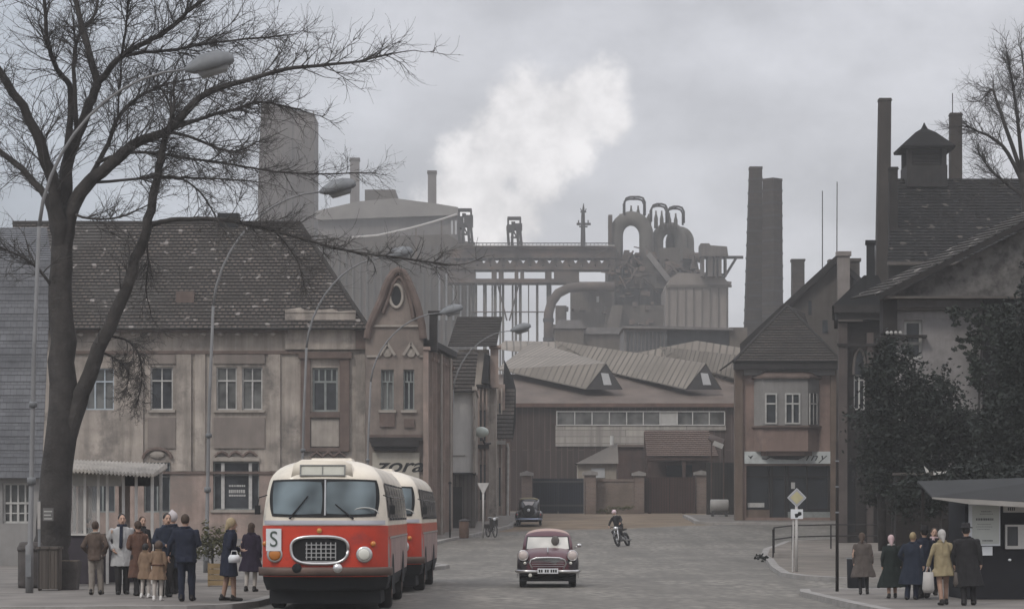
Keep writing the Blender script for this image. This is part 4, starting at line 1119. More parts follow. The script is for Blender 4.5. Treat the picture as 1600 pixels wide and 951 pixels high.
m = MB(); A, B_ = l.p(1144, 566, -.85), l.p(1313, 566, -.85); P1 = l.p(1240, 470, 3.4); C1 = (B_[0], 9, B_[2]); D1 = (A[0], 9, A[2]); P2 = (P1[0] + 1.5, 8, P1[2])
tiled(m, A, B_, P1, P1, .3); tiled(m, B_, C1, P2, P1, .3); tiled(m, D1, A, P1, P2, .3); m.build('roof', M_tile2, t, fix=False)
MB().tube([A, P1], .12, 6).tube([B_, P1], .12, 6).build('hip_tiles', M_dk, t)

l = L(1305, 160); t = thing('gabled_house', 'tall grey gabled house rising behind the pink corner shop', 'house', l.loc)
M_gg = mat('grey_gable', (.095, .083, .073), .95, .22, .7, streak=.5, dirt=(.09, .08, .075))
MB().shear(.093).prism([l.p(1166, 830)[::2], l.p(1430, 830)[::2], l.p(1430, 520)[::2], l.p(1306, 410)[::2], l.p(1166, 536)[::2]], 0, 10).build('gable_wall', M_gg, t)
m = MB().shear(.093); m.prism([l.p(1156, 538)[::2], l.p(1306, 400)[::2], l.p(1440, 520)[::2], l.p(1440, 530)[::2], l.p(1306, 412)[::2], l.p(1160, 549)[::2]], -.5, 10.3); m.build('roof', M_dk, t)
m = MB(); m.box(l.x(1306), -.9, l.z(490), l.x(1325), -.52, l.z(402)); m.box(l.x(1304), -1, l.z(402) + .002, l.x(1327), -.45, l.z(395)); m.build('chimney', mat('pale_chimney', (.21, .185, .17), .9, .2, 1, streak=.4), t)
m = MB(); m.box(l.x(1326), .2, l.z(445), l.x(1344), 1.4, l.z(408)); m.box(l.x(1325), .1, l.z(408) + .002, l.x(1346), 1.5, l.z(403)); m.box(l.x(1296), .3, l.z(425), l.x(1305), 1.2, l.z(404)); m.build('chimney', M_gg, t)
MB().box(l.x(1263), -.06, l.z(492), l.x(1268), -.002, l.z(470)).box(l.x(1285), -.06, l.z(520), l.x(1293), -.002, l.z(500)).build('window', M_gl, t)

# --- narrow dark brick house between shop and villa
l = L(1340, 122); t = thing('narrow_house', 'narrow dark brick house with pale pilasters beside the villa', 'house', l.loc)
M_sbrick = brickmat('dark_brick', (.020, .017, .016), (.03, .024, .021), (.02, .018, .017), .3, .09, .014, dirt=(.03, .027, .025))  # near-black brick shared by the right-hand walls
op = [R4(1334, 585, 1352, 640), R4(1323, 725, 1337, 830)]
m = MB(); wall_open(m, l.x(1310), l.x(1385), -.6, l.z(500), op); m.shear(.1275).box(l.x(1310), .5, -.6, l.x(1385), 10, l.z(500)); m.quad((l.x(1310), 0, -.6), (l.x(1310), .5, -.6), (l.x(1310), .5, l.z(500)), (l.x(1310), 0, l.z(500)))
m.build('wall', M_sbrick, t)
window(t, *op[0], M_wf, M_gl, cols=2, transom=.85)
MB().box(op[1][0], .16, -.1, op[1][2], .24, op[1][3]).build('door', M_black, t)
m = MB(); m.tube([(l.x(1343) + .3 * math.cos(a), -.05, l.z(585) + 1.2 * math.sin(a)) for a in [PI * k / 12 for k in range(13)]], .07, 6); m.build('window_arch', M_gg, t)
MB().prism([(l.x(1343) + .27 * math.cos(a), l.z(585) + 1.1 * math.sin(a)) for a in [PI * k / 12 for k in range(13)]], -.03, -.002).build('fanlight', M_gl, t)
M_ppil = mat('dull_pink_pilaster', (.07, .057, .052), .95, .25, .9, streak=.5, dirt=(.09, .075, .068))
m = MB(); m.box(l.x(1309), -.25, -.6, l.x(1323), -.002, l.z(505)); m.box(l.x(1354), -.22, -.6, l.x(1364), -.002, l.z(520)); m.build('pilaster', M_ppil, t)
m = MB(); m.box(l.x(1306), -.5, l.z(500), l.x(1390), .3, l.z(490)); m.shear(.127).box(l.x(1303), -.7, l.z(490) + .002, l.x(1392), 10, l.z(478)); m.box(l.x(1308), -.35, l.z(541), l.x(1388), -.26, l.z(537)); m.build('cornice', M_dk, t)
m = MB(); m.box(l.x(1308), -.5, l.z(503), l.x(1346), -.45, l.z(500.5)); m.build('gutter', M_gg, t)
m = MB().shear(.127); m.prism([l.p(1300, 478)[::2], l.p(1395, 478)[::2], l.p(1372, 430)[::2], l.p(1350, 430)[::2]], 0, 9); m.box(l.x(1354), -.2, l.z(480), l.x(1367), .9, l.z(380)); m.box(l.x(1352), -.3, l.z(380) + .002, l.x(1369), 1, l.z(376)); m.build('roof', M_black, t)

# --- dark big roofed building with ventilation turret behind the villa
l = L(1480, 138); t = thing('brewery_hall', 'dark hall with a huge steep tiled roof behind the villa', 'building', l.loc)
M_dtile = brickmat('black_roof_tile', (.010, .009, .009), (.018, .015, .014), (.008, .007, .007), .3, .32, .03, uv=True, spots=(.075, .066, .058))
MB().shear(.149).box(l.x(1388), 0, -.6, l.x(1760), 14, l.z(414)).build('wall', M_sbrick, t)
m = MB(); a, b, c, d = l.p(1384, 412, -.5), l.p(1760, 412, -.5), (l.x(1745), 7, l.z(279) + .0), (l.x(1405), 7, l.z(279))
k_ = (138 + 7) / 138; zt = CZ + (HOR - 279) * 145 / FOC - l.zb; c = ((1760 - 800) * 145 / FOC - l.x0, 7, zt); d = ((1399 - 800) * 145 / FOC - l.x0, 7, zt)
tiled(m, a, b, c, d, .32); m.shear(.149).prismx([(-.4, l.z(414)), (14.4, l.z(414)), (7, zt - .1)], a[0] + .3, b[0] - 1.5, 1)
m.build('roof', [M_dtile, M_sbrick], t, fix=False)
MB().box(l.x(1384), -.8, l.z(416), l.x(1760), -.45, l.z(411)).build('gutter', M_gg, t)
l = L(1444, 145, zt + l.zb); t = thing('vent_turret', 'square louvred turret with pyramid cap on the big dark roof ridge', 'turret', l.loc)
m = MB()
for a, b in ((1413, 1420), (1466, 1474)):
    for y in (-1.1, .8): m.box(l.x(a), y, -.6, l.x(b), y + .35, l.z(236))
m.box(l.x(1412), -1.15, -.6, l.x(1475), 1.15, l.z(262)); m.build('frame', M_dk, t)
m = MB(); m.box(l.x(1420), -.85, -.5, l.x(1466), .8, l.z(236)); m.build('louvre', M_black, t)
m = MB()
for k in range(6): m.box(l.x(1420.5), -1.0, l.z(260 - k * 4), l.x(1465.5), -.86, l.z(259 - k * 4) + .06)
m.build('slat', M_dk, t)
def sq(px, py):
    h = l.x(1444 + px); return [(-h, -h, l.z(py)), (h, -h, l.z(py)), (h, h, l.z(py)), (-h, h, l.z(py))]
MB().loft([sq(41, 237), sq(42, 233), sq(30, 222), sq(16, 209), sq(5, 202), sq(2, 196), sq(.6, 192)]).build('cap', M_dtile, t)
chimney(1377, 150, 1361, 1386, 1373, 1391.5, 155, .9, 'tallest tapering chimney at the left end of the dark roof', mat('dark_stack', (.05, .042, .037), .95, .25, .6, streak=.4), .3, bands=False, grp='chimneys by the dark hall')
chimney(1493, 148, 1482, 1503, 1484, 1502, 178, .9, 'chimney right of the turret standing behind the dark ridge', MATS['dark_stack'], .3, bands=False, grp='chimneys by the dark hall')
chimney(1394, 140.5, 1387, 1403, 1389, 1402, 262, .9, 'short stubby stack at the left corner of the dark roof', M_sbrick, .6, bands=False, grp='chimneys by the dark hall')
l = L(1491, 149, Z(178, 149)); t = thing('lightning_rod', 'thin rod on top of the chimney right of the turret', 'rod', l.loc); MB().tube([(0, .6, -.1), (0, .6, 1.3)], .03, 5).build('rod', M_steel, t)

# --- villa with pediment
l = L(1480, 95); t = thing('villa', 'pale villa with a tiled pediment gable half hidden by dark shrubs', 'house', l.loc)
M_vil = mat('villa_render', (.25, .235, .23), .95, .2, .6, streak=.4, dirt=(.13, .12, .115), dscale=.5)
op = [R4(1413, 500, 1441, 560), R4(1560, 575, 1576, 630)]
m = MB(); wall_open(m, l.x(1400), l.x(1535), -.3, l.z(468), op[:1]); m.shear(.153).box(l.x(1400), .6, -.3, l.x(1750), 12, l.z(468)); m.M = None; m.quad((l.x(1400), 0, -.3), (l.x(1400), .6, -.3), (l.x(1400), .6, l.z(468)), (l.x(1400), 0, l.z(468)))
m.build('wall', M_vil, t)
window(t, *op[0], M_wf, M_gl, cols=1, transom=.4, fw=.1)
m = MB(); wall_open(m, l.x(1535), l.x(1750), -.3, l.z(468), op[1:], y=-.5); m.quad((l.x(1535), -.5, -.3), (l.x(1535), 0, -.3), (l.x(1535), 0, l.z(468)), (l.x(1535), -.5, l.z(468)))
m.build('side_wing', mat('shadowed_brown_render', (.012, .011, .011), .95, .25, .6, streak=.4), t)  # wing wall in shadow: its shade is put into the near-black colour
window(t, *op[1], M_wf, M_gl, y=-.5, cols=2, transom=.5, fw=.05, grid=3)
m = MB(); m.prism([l.p(1386, 466)[::2], l.p(1900, 466)[::2], l.p(1640, 338)[::2]], -.35, .3); m.build('pediment', mat('mottled_render', (.05, .046, .043), .95, .5, 2.5, dirt=(.12, .112, .106), dscale=1.6, dlo=.42, dhi=.6), t)
m = MB(); m.box(l.x(1376), -.9, l.z(469), l.x(1900), .2, l.z(465.5)); m.bar(l.p(1376, 463, -.75), l.p(1640, 330, -.75), .16); m.bar(l.p(1900, 463, -.75), l.p(1640, 330, -.75), .16); m.box(l.x(1400), -.2, l.z(485), l.x(1534), -.002, l.z(480)); m.build('cornice', M_gg, t)
m = MB(); M_vt = brickmat('weathered_tile', (.045, .039, .035), (.075, .066, .06), (.03, .027, .025), .3, .34, .03, uv=True, spots=(.26, .24, .22))
e0, r0 = l.p(1368, 463, -1), l.p(1640, 326, -1); sh = Vector((-.75, 2.2, 0))
tiled(m, Vector(e0) + sh, e0, r0, Vector(r0) + sh, .34, .05)
m.add([e0, r0, tuple(Vector(r0) + Vector((0, .02, -.22))), tuple(Vector(e0) + Vector((0, .02, -.22)))], [(0, 1, 2, 3)], 1); e1 = l.p(1912, 463, -1); m.quad(r0, e1, tuple(Vector(e1) + Vector((0, 8, 0))), tuple(Vector(r0) + Vector((0, 8, 0))), 1)
m.build('roof', [M_vt, M_dk], t, fix=False)
MB().box(l.x(1378), -.3, l.z(520), l.x(1400), .6, l.z(468)).box(l.x(1374), -.4, l.z(528), l.x(1446), -.05, l.z(524)).build('bay_corner', M_dk, t)
m = MB()
for px in (1384, 1390, 1397, 1404): m.ell((l.x(px), -.42, l.z(521)), (.07, .07, .07), 8, 6)
m.build('finial', M_wf, t, True)
MB().shear(.15).box(l.x(1378), .3, -.3, l.x(1399.8), 8, l.z(521)).build('brick_bay', M_sbrick, t)
# ------------------------------------------------------------------ vehicles
M_red = mat('bus_red', (.47, .036, .012), .42, .2, 1.2, spec=.4, coat=.15, dirt=(.17, .028, .03), dscale=.9, dlo=.5, dhi=.7)
M_cream = mat('bus_cream', (.64, .575, .475), .45, .1, 1.0, spec=.4, coat=.2, dirt=(.44, .40, .36), dscale=.7)
M_skirt = mat('bus_skirt', (.33, .235, .215), .55, .2, .9, spec=.4, dirt=(.17, .12, .11), dscale=.8, streak=.5)
M_band = mat('bus_band', (.40, .09, .05), .4, .15, 1.2, spec=.4)
M_chrome = mat('dull_chrome', (.55, .54, .53), .28, .12, 3, metal=.85)
M_rub = mat('black_rubber', (.014, .014, .015), .75, .3, 4)
M_tyre = mat('dusty_tyre', (.022, .021, .02), .9, .3, 5)
M_under = mat('underbody', (.010, .010, .011), .9, .3, 2)
M_lamp = glassmat('lamp_glass', (.55, .54, .48), .12, .15)
M_amber = glassmat('amber_lens', (.45, .16, .03), .2, .15)
M_wshield = glassmat('windscreen_glass', (.10, .125, .135), .07, .75)
M_bglass = glassmat('bus_side_glass', (.06, .066, .066), .14, .5)
M_whiteb = mat('white_board', (.62, .63, .64), .6, .06, 2)
M_seat = mat('dark_leather', (.03, .026, .024), .6, .3)


class Shell:
    """body made of horizontal slices; hw(z) half width, front face y = yf(x,z), rear face mirrored about length Ln"""
    def __init__(s, hw, yf, Ln, yr=None): s.hw = hw; s.yf = yf; s.L = Ln; s.yr = yr
    def ring(s, z, nf=14, ns=10):
        h = s.hw(z); p = []
        for k in range(nf + 1):
            x = -h * math.cos(PI * k / nf); p.append((x, s.yf(x, z), z))
        y0 = p[-1][1]; rb = lambda x: (s.yr(x, z) if s.yr else s.L - s.yf(x, z) * .7)
        y1 = rb(h)
        for k in range(1, ns): p.append((h, y0 + (y1 - y0) * k / ns, z))
        for k in range(nf + 1):
            x = h * math.cos(PI * k / nf); p.append((x, rb(x), z))
        for k in range(1, ns): p.append((-h, y1 + (y0 - y1) * k / ns, z))
        return p
    def body(s, zs, mf, name, mats, parent, nf=14, ns=10):
        m = MB(); rings = [s.ring(z, nf, ns) for z in zs]; n = len(rings[0])
        m.loft(rings)
        for i, f in enumerate(m.f):
            c = [sum(m.v[j][k] for j in f) / len(f) for k in range(3)]
            m.m[i] = mf(*c)
        return m.build(name, mats, parent, True)
    def front_patch(s, x0, x1, z0, z1, off, nx=12, nz=6, round_=0, rear=False):
        m = MB(); vs_ = []
        for j in range(nz + 1):
            v = j / nz
            for i in range(nx + 1):
                u = i / nx; z = z0 + (z1 - z0) * v; x = x0 + (x1 - x0) * u
                if round_:
                    # squircle mapping keeps corners soft
                    a, b = 2 * u - 1, 2 * v - 1; k = 1 - round_ * (a * a * b * b)
                    x = (x0 + x1) / 2 + (x1 - x0) / 2 * a * k; z = (z0 + z1) / 2 + (z1 - z0) / 2 * b * k
                y = (s.yr(x, z) if s.yr else s.L - s.yf(x, z) * .7) + off if rear else s.yf(x, z) - off
                vs_.append((x, y, z))
        w = nx + 1
        m.add(vs_, [(j * w + i, j * w + i + 1, (j + 1) * w + i + 1, (j + 1) * w + i) for j in range(nz) for i in range(nx)])
        return m
    def side_patch(s, y0, y1, z0, z1, off, sg=1, nz=5, ny=4, y0t=None, y1t=None):
        m = MB(); vs_ = []
        for j in range(nz + 1):
            z = z0 + (z1 - z0) * j / nz; f = j / nz
            a = y0 + ((y0t if y0t is not None else y0) - y0) * f; b = y1 + ((y1t if y1t is not None else y1) - y1) * f
            for i in range(ny + 1): vs_.append((sg * (s.hw(z) + off), a + (b - a) * i / ny, z))
        w = ny + 1
        m.add(vs_, [(j * w + i, j * w + i + 1, (j + 1) * w + i + 1, (j + 1) * w + i) for j in range(nz) for i in range(ny)])
        return m


def wheel(parent, x, y, r, w, sg, hub=.55, hm=None):
    t_ = MB().lathe([(r * .55, -w / 2), (r * .93, -w / 2), (r, -w * .36), (r, w * .36), (r * .93, w / 2), (r * .55, w / 2)], (x, y, r), 28, axis='x').build('wheel', M_tyre, parent, True)
    MB().lathe([(.01, sg * (w / 2 - .02)), (r * .2, sg * (w / 2 + .01)), (r * .26, sg * (w / 2 - .05)), (r * hub, sg * (w / 2 - .03)), (r * .62, sg * (w / 2 + .008))], (x, y, r), 24, axis='x').build('hub', hm or M_chrome, t_, True)
    return t_


def make_bus(name, label, loc, rz, plain=False):
    t = thing(name, label, 'bus', loc, rz, 'buses queued at the kerb')
    HW = [(.42, 1.17), (.6, 1.235), (.9, 1.255), (1.6, 1.25), (1.9, 1.23), (2.3, 1.18), (2.6, 1.11), (2.74, 1.03), (2.84, .93), (2.92, .80), (2.975, .62), (3.0, .42)]
    hw = lambda z: lerp_tab(HW, z)
    def yf(x, z):
        h = hw(z); u = min(1, abs(x) / h)
        y = .03 + .10 * u ** 2 + .34 * max(0, (u - .55) / .45) ** 2.6
        if z > 1.75: y += (z - 1.75) * .16
        if z > 2.62: y += ((z - 2.62) / .38) ** 2 * .75
        if z < .8: y += (.8 - z) * .2
        return y
    S = Shell(hw, yf, 10.8)
    def mf(x, y, z):
        if z > 2.6: return 1
        if z < .70: return 4
        if y < .62 and abs(x) < 1.22 or y < .45: return 1 if z > 1.72 else 0
        if z > 1.70: return 1
        if z > 1.48: return 3
        if y < 1.5 and z > 1.48 - (y - .4) * .75: return 0
        return 2
    zs = [.42, .5, .6, .69, .72, .8, .9, 1.05, 1.2, 1.34, 1.48, 1.6, 1.70, 1.76, 1.84, 2.0, 2.2, 2.4, 2.56, 2.63, 2.7, 2.77, 2.84, 2.89, 2.93, 2.96, 2.98, 3.0]
    S.body(zs, mf, 'body', [M_red, M_cream, M_skirt, M_band, M_under], t, 22, 26)
    MB().box(-1.1, .35, .16, 1.1, 10.3, .43).build('underbody', M_under, t)
    # windscreen: two panes in a black rubber seal
    sl_ = S.front_patch(-1.10, 1.08, 1.86, 2.62, .014, 26, 10, .06).build('windscreen_seal', M_rub, t, True)
    for a, b in ((-1.03, -.035), (.03, 1.01)): S.front_patch(a, b, 1.92, 2.57, .022, 14, 8, .05).build('windscreen', M_wshield, t, True)
    # things seen behind the glass: wheel and seat back
    m = MB(); m.tube([(.02, yf(0, 1.92) - .03, 1.9), (.02, yf(0, 2.6) - .03, 2.6)], .022, 6); m.build('windscreen_bar', M_chrome, t)
    S.front_patch(-1.2, 1.19, 1.72, 1.80, .03, 24, 2).build('waist_trim', mat('lilac_grey_trim', (.42, .41, .44), .4, .08, metal=.3), t, True)
    for a, b in (((-.68, 1.83), (-.32, 2.28)), ((.58, 1.83), (.22, 2.12))):
        pts = [(a[0] + (b[0] - a[0]) * k / 4, yf(a[0] + (b[0] - a[0]) * k / 4, a[1] + (b[1] - a[1]) * k / 4) - .05, a[1] + (b[1] - a[1]) * k / 4) for k in range(5)]
        MB().tube(pts, [.022, .018, .014, .012, .012], 6).build('wiper', M_rub, t)
    # roof dome box with destination blind
    m = MB(); pr = [(-.66, 2.66), (-.62, 2.90), (-.46, 2.985), (.36, 2.985), (.52, 2.90), (.56, 2.66)]
    m.loft([[(x, yf(x, 2.66) + .02 + (z - 2.7) * .35, z) for x, z in pr], [(x, yf(x, 2.66) + .10 + (z - 2.7) * .4, z + (.02 if z > 2.8 else 0)) for x, z in pr], [(x * .9, 1.9, 2.7 + (z - 2.7) * .9) for x, z in pr]])
    m.build('destination_hood', M_cream, t, True)
    fy = lambda z: yf(0, 2.66) + .02 + (z - 2.7) * .35
    m = MB()
    for x0, z0, x1, z1 in ((-.49, 2.68, .41, 2.70), (-.49, 2.88, .41, 2.90), (-.49, 2.70, -.465, 2.88), (.385, 2.70, .41, 2.88), (-.05, 2.70, -.035, 2.88)):
        m.add([(x0, fy(z0) - .03, z0), (x1, fy(z0) - .03, z0), (x1, fy(z1) - .03, z1), (x0, fy(z1) - .03, z1), (x0, fy(z0) + .05, z0), (x1, fy(z0) + .05, z0), (x1, fy(z1) + .05, z1), (x0, fy(z1) + .05, z1)], [(0, 1, 2, 3), (0, 4, 5, 1), (1, 5, 6, 2), (2, 6, 7, 3), (3, 7, 4, 0)])
    bf = m.build('destination_frame', mat('grey_trim', (.16, .16, .15), .5, .1), t)
    MB().add([(-.465, fy(2.7) - .008, 2.7), (.385, fy(2.7) - .008, 2.7), (.385, fy(2.88) - .008, 2.88), (-.465, fy(2.88) - .008, 2.88)], [(0, 1, 2, 3)]).build('blind', mat('pale_blind', (.45, .44, .38), .6, .1, 4), bf)
    # oval grille
    def oval(e, k=26):
        c = (-.085, 1.215); out = []
        for i in range(k):
            a = 2 * PI * i / k; ca, sa = math.cos(a), math.sin(a)
            x = abs(ca) ** .62 * (.56 + e) * (1 if ca > 0 else -1); z = abs(sa) ** .7 * (.27 + e) * (1 if sa > 0 else -1)
            x *= 1 + .06 * sa
            out.append((c[0] + x, c[1] + z))
        return out
    o_ = oval(0); m = MB(); m.tube([(x, yf(x, z) - .035, z) for x, z in o_ + [o_[0]]], .033, 8); g = m.build('grille', M_chrome, t, True)
    m = MB(); n_ = len(o_); inn = oval(-.02); m.add([(x, yf(x, z) - .012, z) for x, z in inn] + [(-.085, yf(-.085, 1.2) - .012, 1.2)], [(i, (i + 1) % n_, n_) for i in range(n_)]); m.build('mesh', M_under, g)
    m = MB()
    for z in (1.08, 1.16, 1.24, 1.32): m.tube([(x, yf(x, z) - .025, z) for x in (-.36, -.2, -.05, .1, .24)], .012, 5)
    for x in [-.34 + .095 * k for k in range(7)]: m.tube([(x, yf(x, 1.2) - .024, 1.03), (x, yf(x, 1.2) - .024, 1.37)], .012, 5)
    m.tube([(x, yf(x, 1.05) - .03, .99) for x in (-.5, -.3, -.1, .1, .3)], .018, 5)
    m.build('bar', M_chrome, g)
    # lamps
    for x in (-.97, .79):
        c = (x, yf(x, 1.13) - .03, 1.13)
        lm = MB().lathe([(.15, .05), (.165, .0), (.155, -.035), (.13, -.04)], c, 22, axis='y').build('headlight', M_chrome, t, True)
        MB().lathe([(.128, -.035), (.09, -.06), (.03, -.07), (.005, -.072)], c, 22, axis='y').build('lens', M_lamp if x > 0 else M_amber, lm, True)
        MB().lathe([(.055, .02), (.055, -.03), (.03, -.05), (.004, -.055)], (x * 1.22, yf(x * 1.22, 1.34) - .02, 1.34), 12, axis='y').build('indicator', M_amber, t, True)
    m = MB(); pts = [(-1.33, .62, .80), (-1.3, .22, .80), (-1.1, .02, .80), (-.6, -.09, .80), (0, -.11, .80), (.6, -.09, .80), (1.1, .02, .80), (1.3, .22, .80), (1.33, .62, .80)]
    rings = []
    for x, y, z in pts: rings.append([(x, y, z - .085), (x * 1.0, y - .035, z - .05), (x, y - .035, z + .05), (x, y, z + .085), (x * .97, y + .05, z + .06), (x * .97, y + .05, z - .06)])
    m.loft(rings); m.build('bumper', mat('bumper_metal', (.10, .065, .052), .55, .3, 2, metal=.2), t, True)
    for x in (-.52, .28): MB().lathe([(.09, .06), (.1, -.02), (.085, -.05), (.02, -.06)], (x, -.09, .86), 16, axis='y').build('fog_lamp', M_under if x < 0 else M_chrome, t, True)
    MB().lathe([(.05, .02), (.05, -.02), (.01, -.03)], (-.09, yf(0, 1.6) - .01, 1.6), 12, axis='y').build('badge', mat('gilt', (.5, .26, .08), .4, .1, metal=.5), t)
    if not plain:
        b_ = MB().box(-1.14, yf(-1.0, 1.4) - .12, 1.20, -.84, yf(-1.0, 1.4) - .1, 1.64).build('route_board', M_whiteb, t)
        text_mesh('lettering', 'S', .44, mat('green_grey_ink', (.07, .09, .075), .8, .1), b_, (-.99, yf(-1.0, 1.4) - .126, 1.42), sx=.85)
    # side windows, belt line, doors, arches, wheels
    for sg in (-1, 1):
        S.side_patch(.55, .92, 1.86, 2.52, .012, sg, y0t=.75, y1t=1.0).build('quarter_light', M_bglass, t, True)
        yy = 1.05
        for k in range(7):
            w_ = 1.22
            sl2 = S.side_patch(yy, yy + w_, 1.80, 2.55, .010, sg).build('side_window_seal', M_rub, t, True)
            S.side_patch(yy + .04, yy + w_ - .04, 1.84, 2.51, .016, sg).build('pane', M_bglass, sl2, True)
            m = S.side_patch(yy + .04, yy + w_ - .04, 2.27, 2.295, .022, sg, nz=1); m.build('slide_rail', M_chrome, sl2)
            yy += 1.33
        S.side_patch(.7, 10.1, 1.44, 1.475, .02, sg, nz=1, ny=20).build('side_trim', M_chrome, t)
        for q in (1.0, 3.66, 4.99, 6.3, 8.9): S.side_patch(q, q + .014, .52, 1.43, .004, sg, nz=8, ny=1).build('panel_seam', M_under, t)
        S.side_patch(.9, 10.1, .44, .50, .02, sg, nz=1, ny=20).build('skirt_trim', M_under, t)
        for y in (2.45, 7.7):
            a = MB(); a.add([(sg * 1.262, y + .62 * math.cos(q), .5 + .62 * math.sin(q)) for q in [PI * k / 14 - .12 * 0 for k in range(15)]] + [(sg * 1.262, y - .62, .4), (sg * 1.262, y + .62, .4)], [tuple(range(15)) + (15, 16)])
            a.build('wheel_arch', M_under, t)
            wheel(t, sg * 1.09, y, .5, .28, sg, .5, M_skirt)
    # mirrors, roof hatch, driver
    for sg, L_ in ((1, .3), (-1, .34)):
        m = MB(); m.tube([(sg * 1.15, .4, 2.3), (sg * 1.30, .3, 2.25), (sg * 1.33, .3, 2.1)], .012, 6); m.box(sg * 1.33 - .055, .28, 1.92, sg * 1.33 + .055, .32, 2.1); m.build('mirror', M_rub, t)
    m = MB(); m.loft([[(-.45, 2.2, 2.98), (.45, 2.2, 2.98), (.45, 3.3, 2.98), (-.45, 3.3, 2.98)], [(-.4, 2.25, 3.07), (.4, 2.25, 3.07), (.4, 3.25, 3.07), (-.4, 3.25, 3.07)]]); m.build('roof_hatch', M_cream, t)
    m = MB(); m.tube([(.80 + .27 * math.cos(a), yf(.8, 2) - .035 + .0, 1.93 + .12 * math.sin(a)) for a in [PI * k / 10 for k in range(11)]], .014, 5); m.build('steering_wheel', mat('pale_rim', (.35, .35, .33), .5, .1), t)
    return t


bz = .004
make_bus('coach', 'red and cream front bus with an S board under its windscreen', (X(506, 50.3), 50.3, G(-3.6, 50)), bz)
make_bus('coach', 'rear red and cream bus half hidden behind the front bus', (-3.47, 62.6, G(-3.3, 62)), -.008, plain=True)

# ---- cars: loft of cross sections along the length
def section(hw, z0, zs_, zt, n=9, crown=.04, tum=.9, bot=.92):
    """closed outline at one station: sill z0, shoulder zs_ at full width hw, top zt"""
    p = [(-hw * bot, z0), (-hw * .99, z0 + (zs_ - z0) * .35), (-hw, z0 + (zs_ - z0) * .7), (-hw * .985, zs_)]
    for k in range(1, n):
        u = -1 + 2 * k / n; x = hw * tum * u
        p.append((x, zt + crown * (1 - u * u) - (abs(u) ** 4) * (zt - zs_) * .55))
    p += [(hw * .985, zs_), (hw, z0 + (zs_ - z0) * .7), (hw * .99, z0 + (zs_ - z0) * .35), (hw * bot, z0)]
    return p


def car_body(stations, name, mats, parent, mf=None):
    m = MB(); m.loft([[(x, y, z) for x, z in section(*a)] for y, a in stations])
    if mf:
        for i, f in enumerate(m.f):
            c = [sum(m.v[j][k] for j in f) / len(f) for k in range(3)]; m.m[i] = mf(*c)
    o = m.build(name, mats, parent, True)
    md = o.modifiers.new('sub', 'SUBSURF'); md.levels = 1; md.render_levels = 2
    return o


M_maroon = mat('maroon_paint', (.075, .018, .026), .4, .12, 1.5, spec=.4, coat=.15, dirt=(.11, .05, .052), dscale=1.2)
M_maroon_lo = mat('dark_lower_body', (.020, .016, .018), .4, .2, 1.5, spec=.4)  # near-black tone for the lower faces of the body
l = L(856, 67); t = thing('saloon_car', 'maroon saloon car with chrome grille driving towards the viewer', 'car', (l.x0, 67, 0), -.012)
st = [(0, (.70, .36, .62, .66)), (.06, (.79, .30, .72, .79)), (.25, (.815, .27, .80, .92)), (.7, (.815, .25, .86, .97)), (1.25, (.80, .25, .87, 1.0)), (1.5, (.80, .25, .89, 1.02)), (2.4, (.80, .25, .90, 1.02)), (3.1, (.80, .25, .88, 1.0)), (3.6, (.77, .27, .84, .92)), (3.95, (.70, .32, .76, .82)), (4.05, (.6, .38, .66, .70))]
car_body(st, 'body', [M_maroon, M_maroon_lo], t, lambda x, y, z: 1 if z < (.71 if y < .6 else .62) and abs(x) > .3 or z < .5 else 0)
cab = [(1.18, (.68, .92, .97, 1.0)), (1.5, (.665, .92, 1.22, 1.26)), (1.72, (.62, .92, 1.40, 1.45)), (2.1, (.60, .92, 1.43, 1.50)), (2.7, (.59, .92, 1.41, 1.48)), (3.1, (.60, .92, 1.22, 1.26)), (3.4, (.62, .92, .97, 1.0))]
m = MB(); m.loft([[(x, y, z) for x, z in section(*a, 9, .05, .86, 1.1)] for y, a in cab])
for i, f in enumerate(m.f):
    if min(m.v[j][2] for j in f) > 1.36: m.m[i] = 1
c_ = m.build('cabin', [M_maroon, mat('faded_roof_paint', (.36, .235, .19), .45, .15, 2, spec=.4)], t, True); md = c_.modifiers.new('s', 'SUBSURF'); md.levels = 1; md.render_levels = 2
# windscreen follows the sloping cabin front
def ws(u, v, off=.03): return (u * (.60 - .05 * v), 1.20 + .50 * v + .12 * u * u * .6 - off, 1.00 + .40 * v - off * .3)
def wsp(u0, u1, v0, v1, off, n=10):
    m = MB(); vs_ = [ws(u0 + (u1 - u0) * i / n, v0 + (v1 - v0) * j / 4, off) for j in range(5) for i in range(n + 1)]
    return m.add(vs_, [(j * (n + 1) + i, j * (n + 1) + i + 1, (j + 1) * (n + 1) + i + 1, (j + 1) * (n + 1) + i) for j in range(4) for i in range(n)])
wf = wsp(-1, 1, .06, .95, .15).build('windscreen_frame', M_rub, t, True)
wsp(-.95, .95, .12, .90, .165).build('pane', glassmat('car_screen', (.42, .40, .36), .12, .4), wf, True)
m = MB()
for x in (.2,): m.ell((x, 1.22, 1.22), (.11, .05, .13), 10, 8)
m.build('driver_shape', mat('dim_figure', (.12, .11, .10), .9, .2), wf, True)
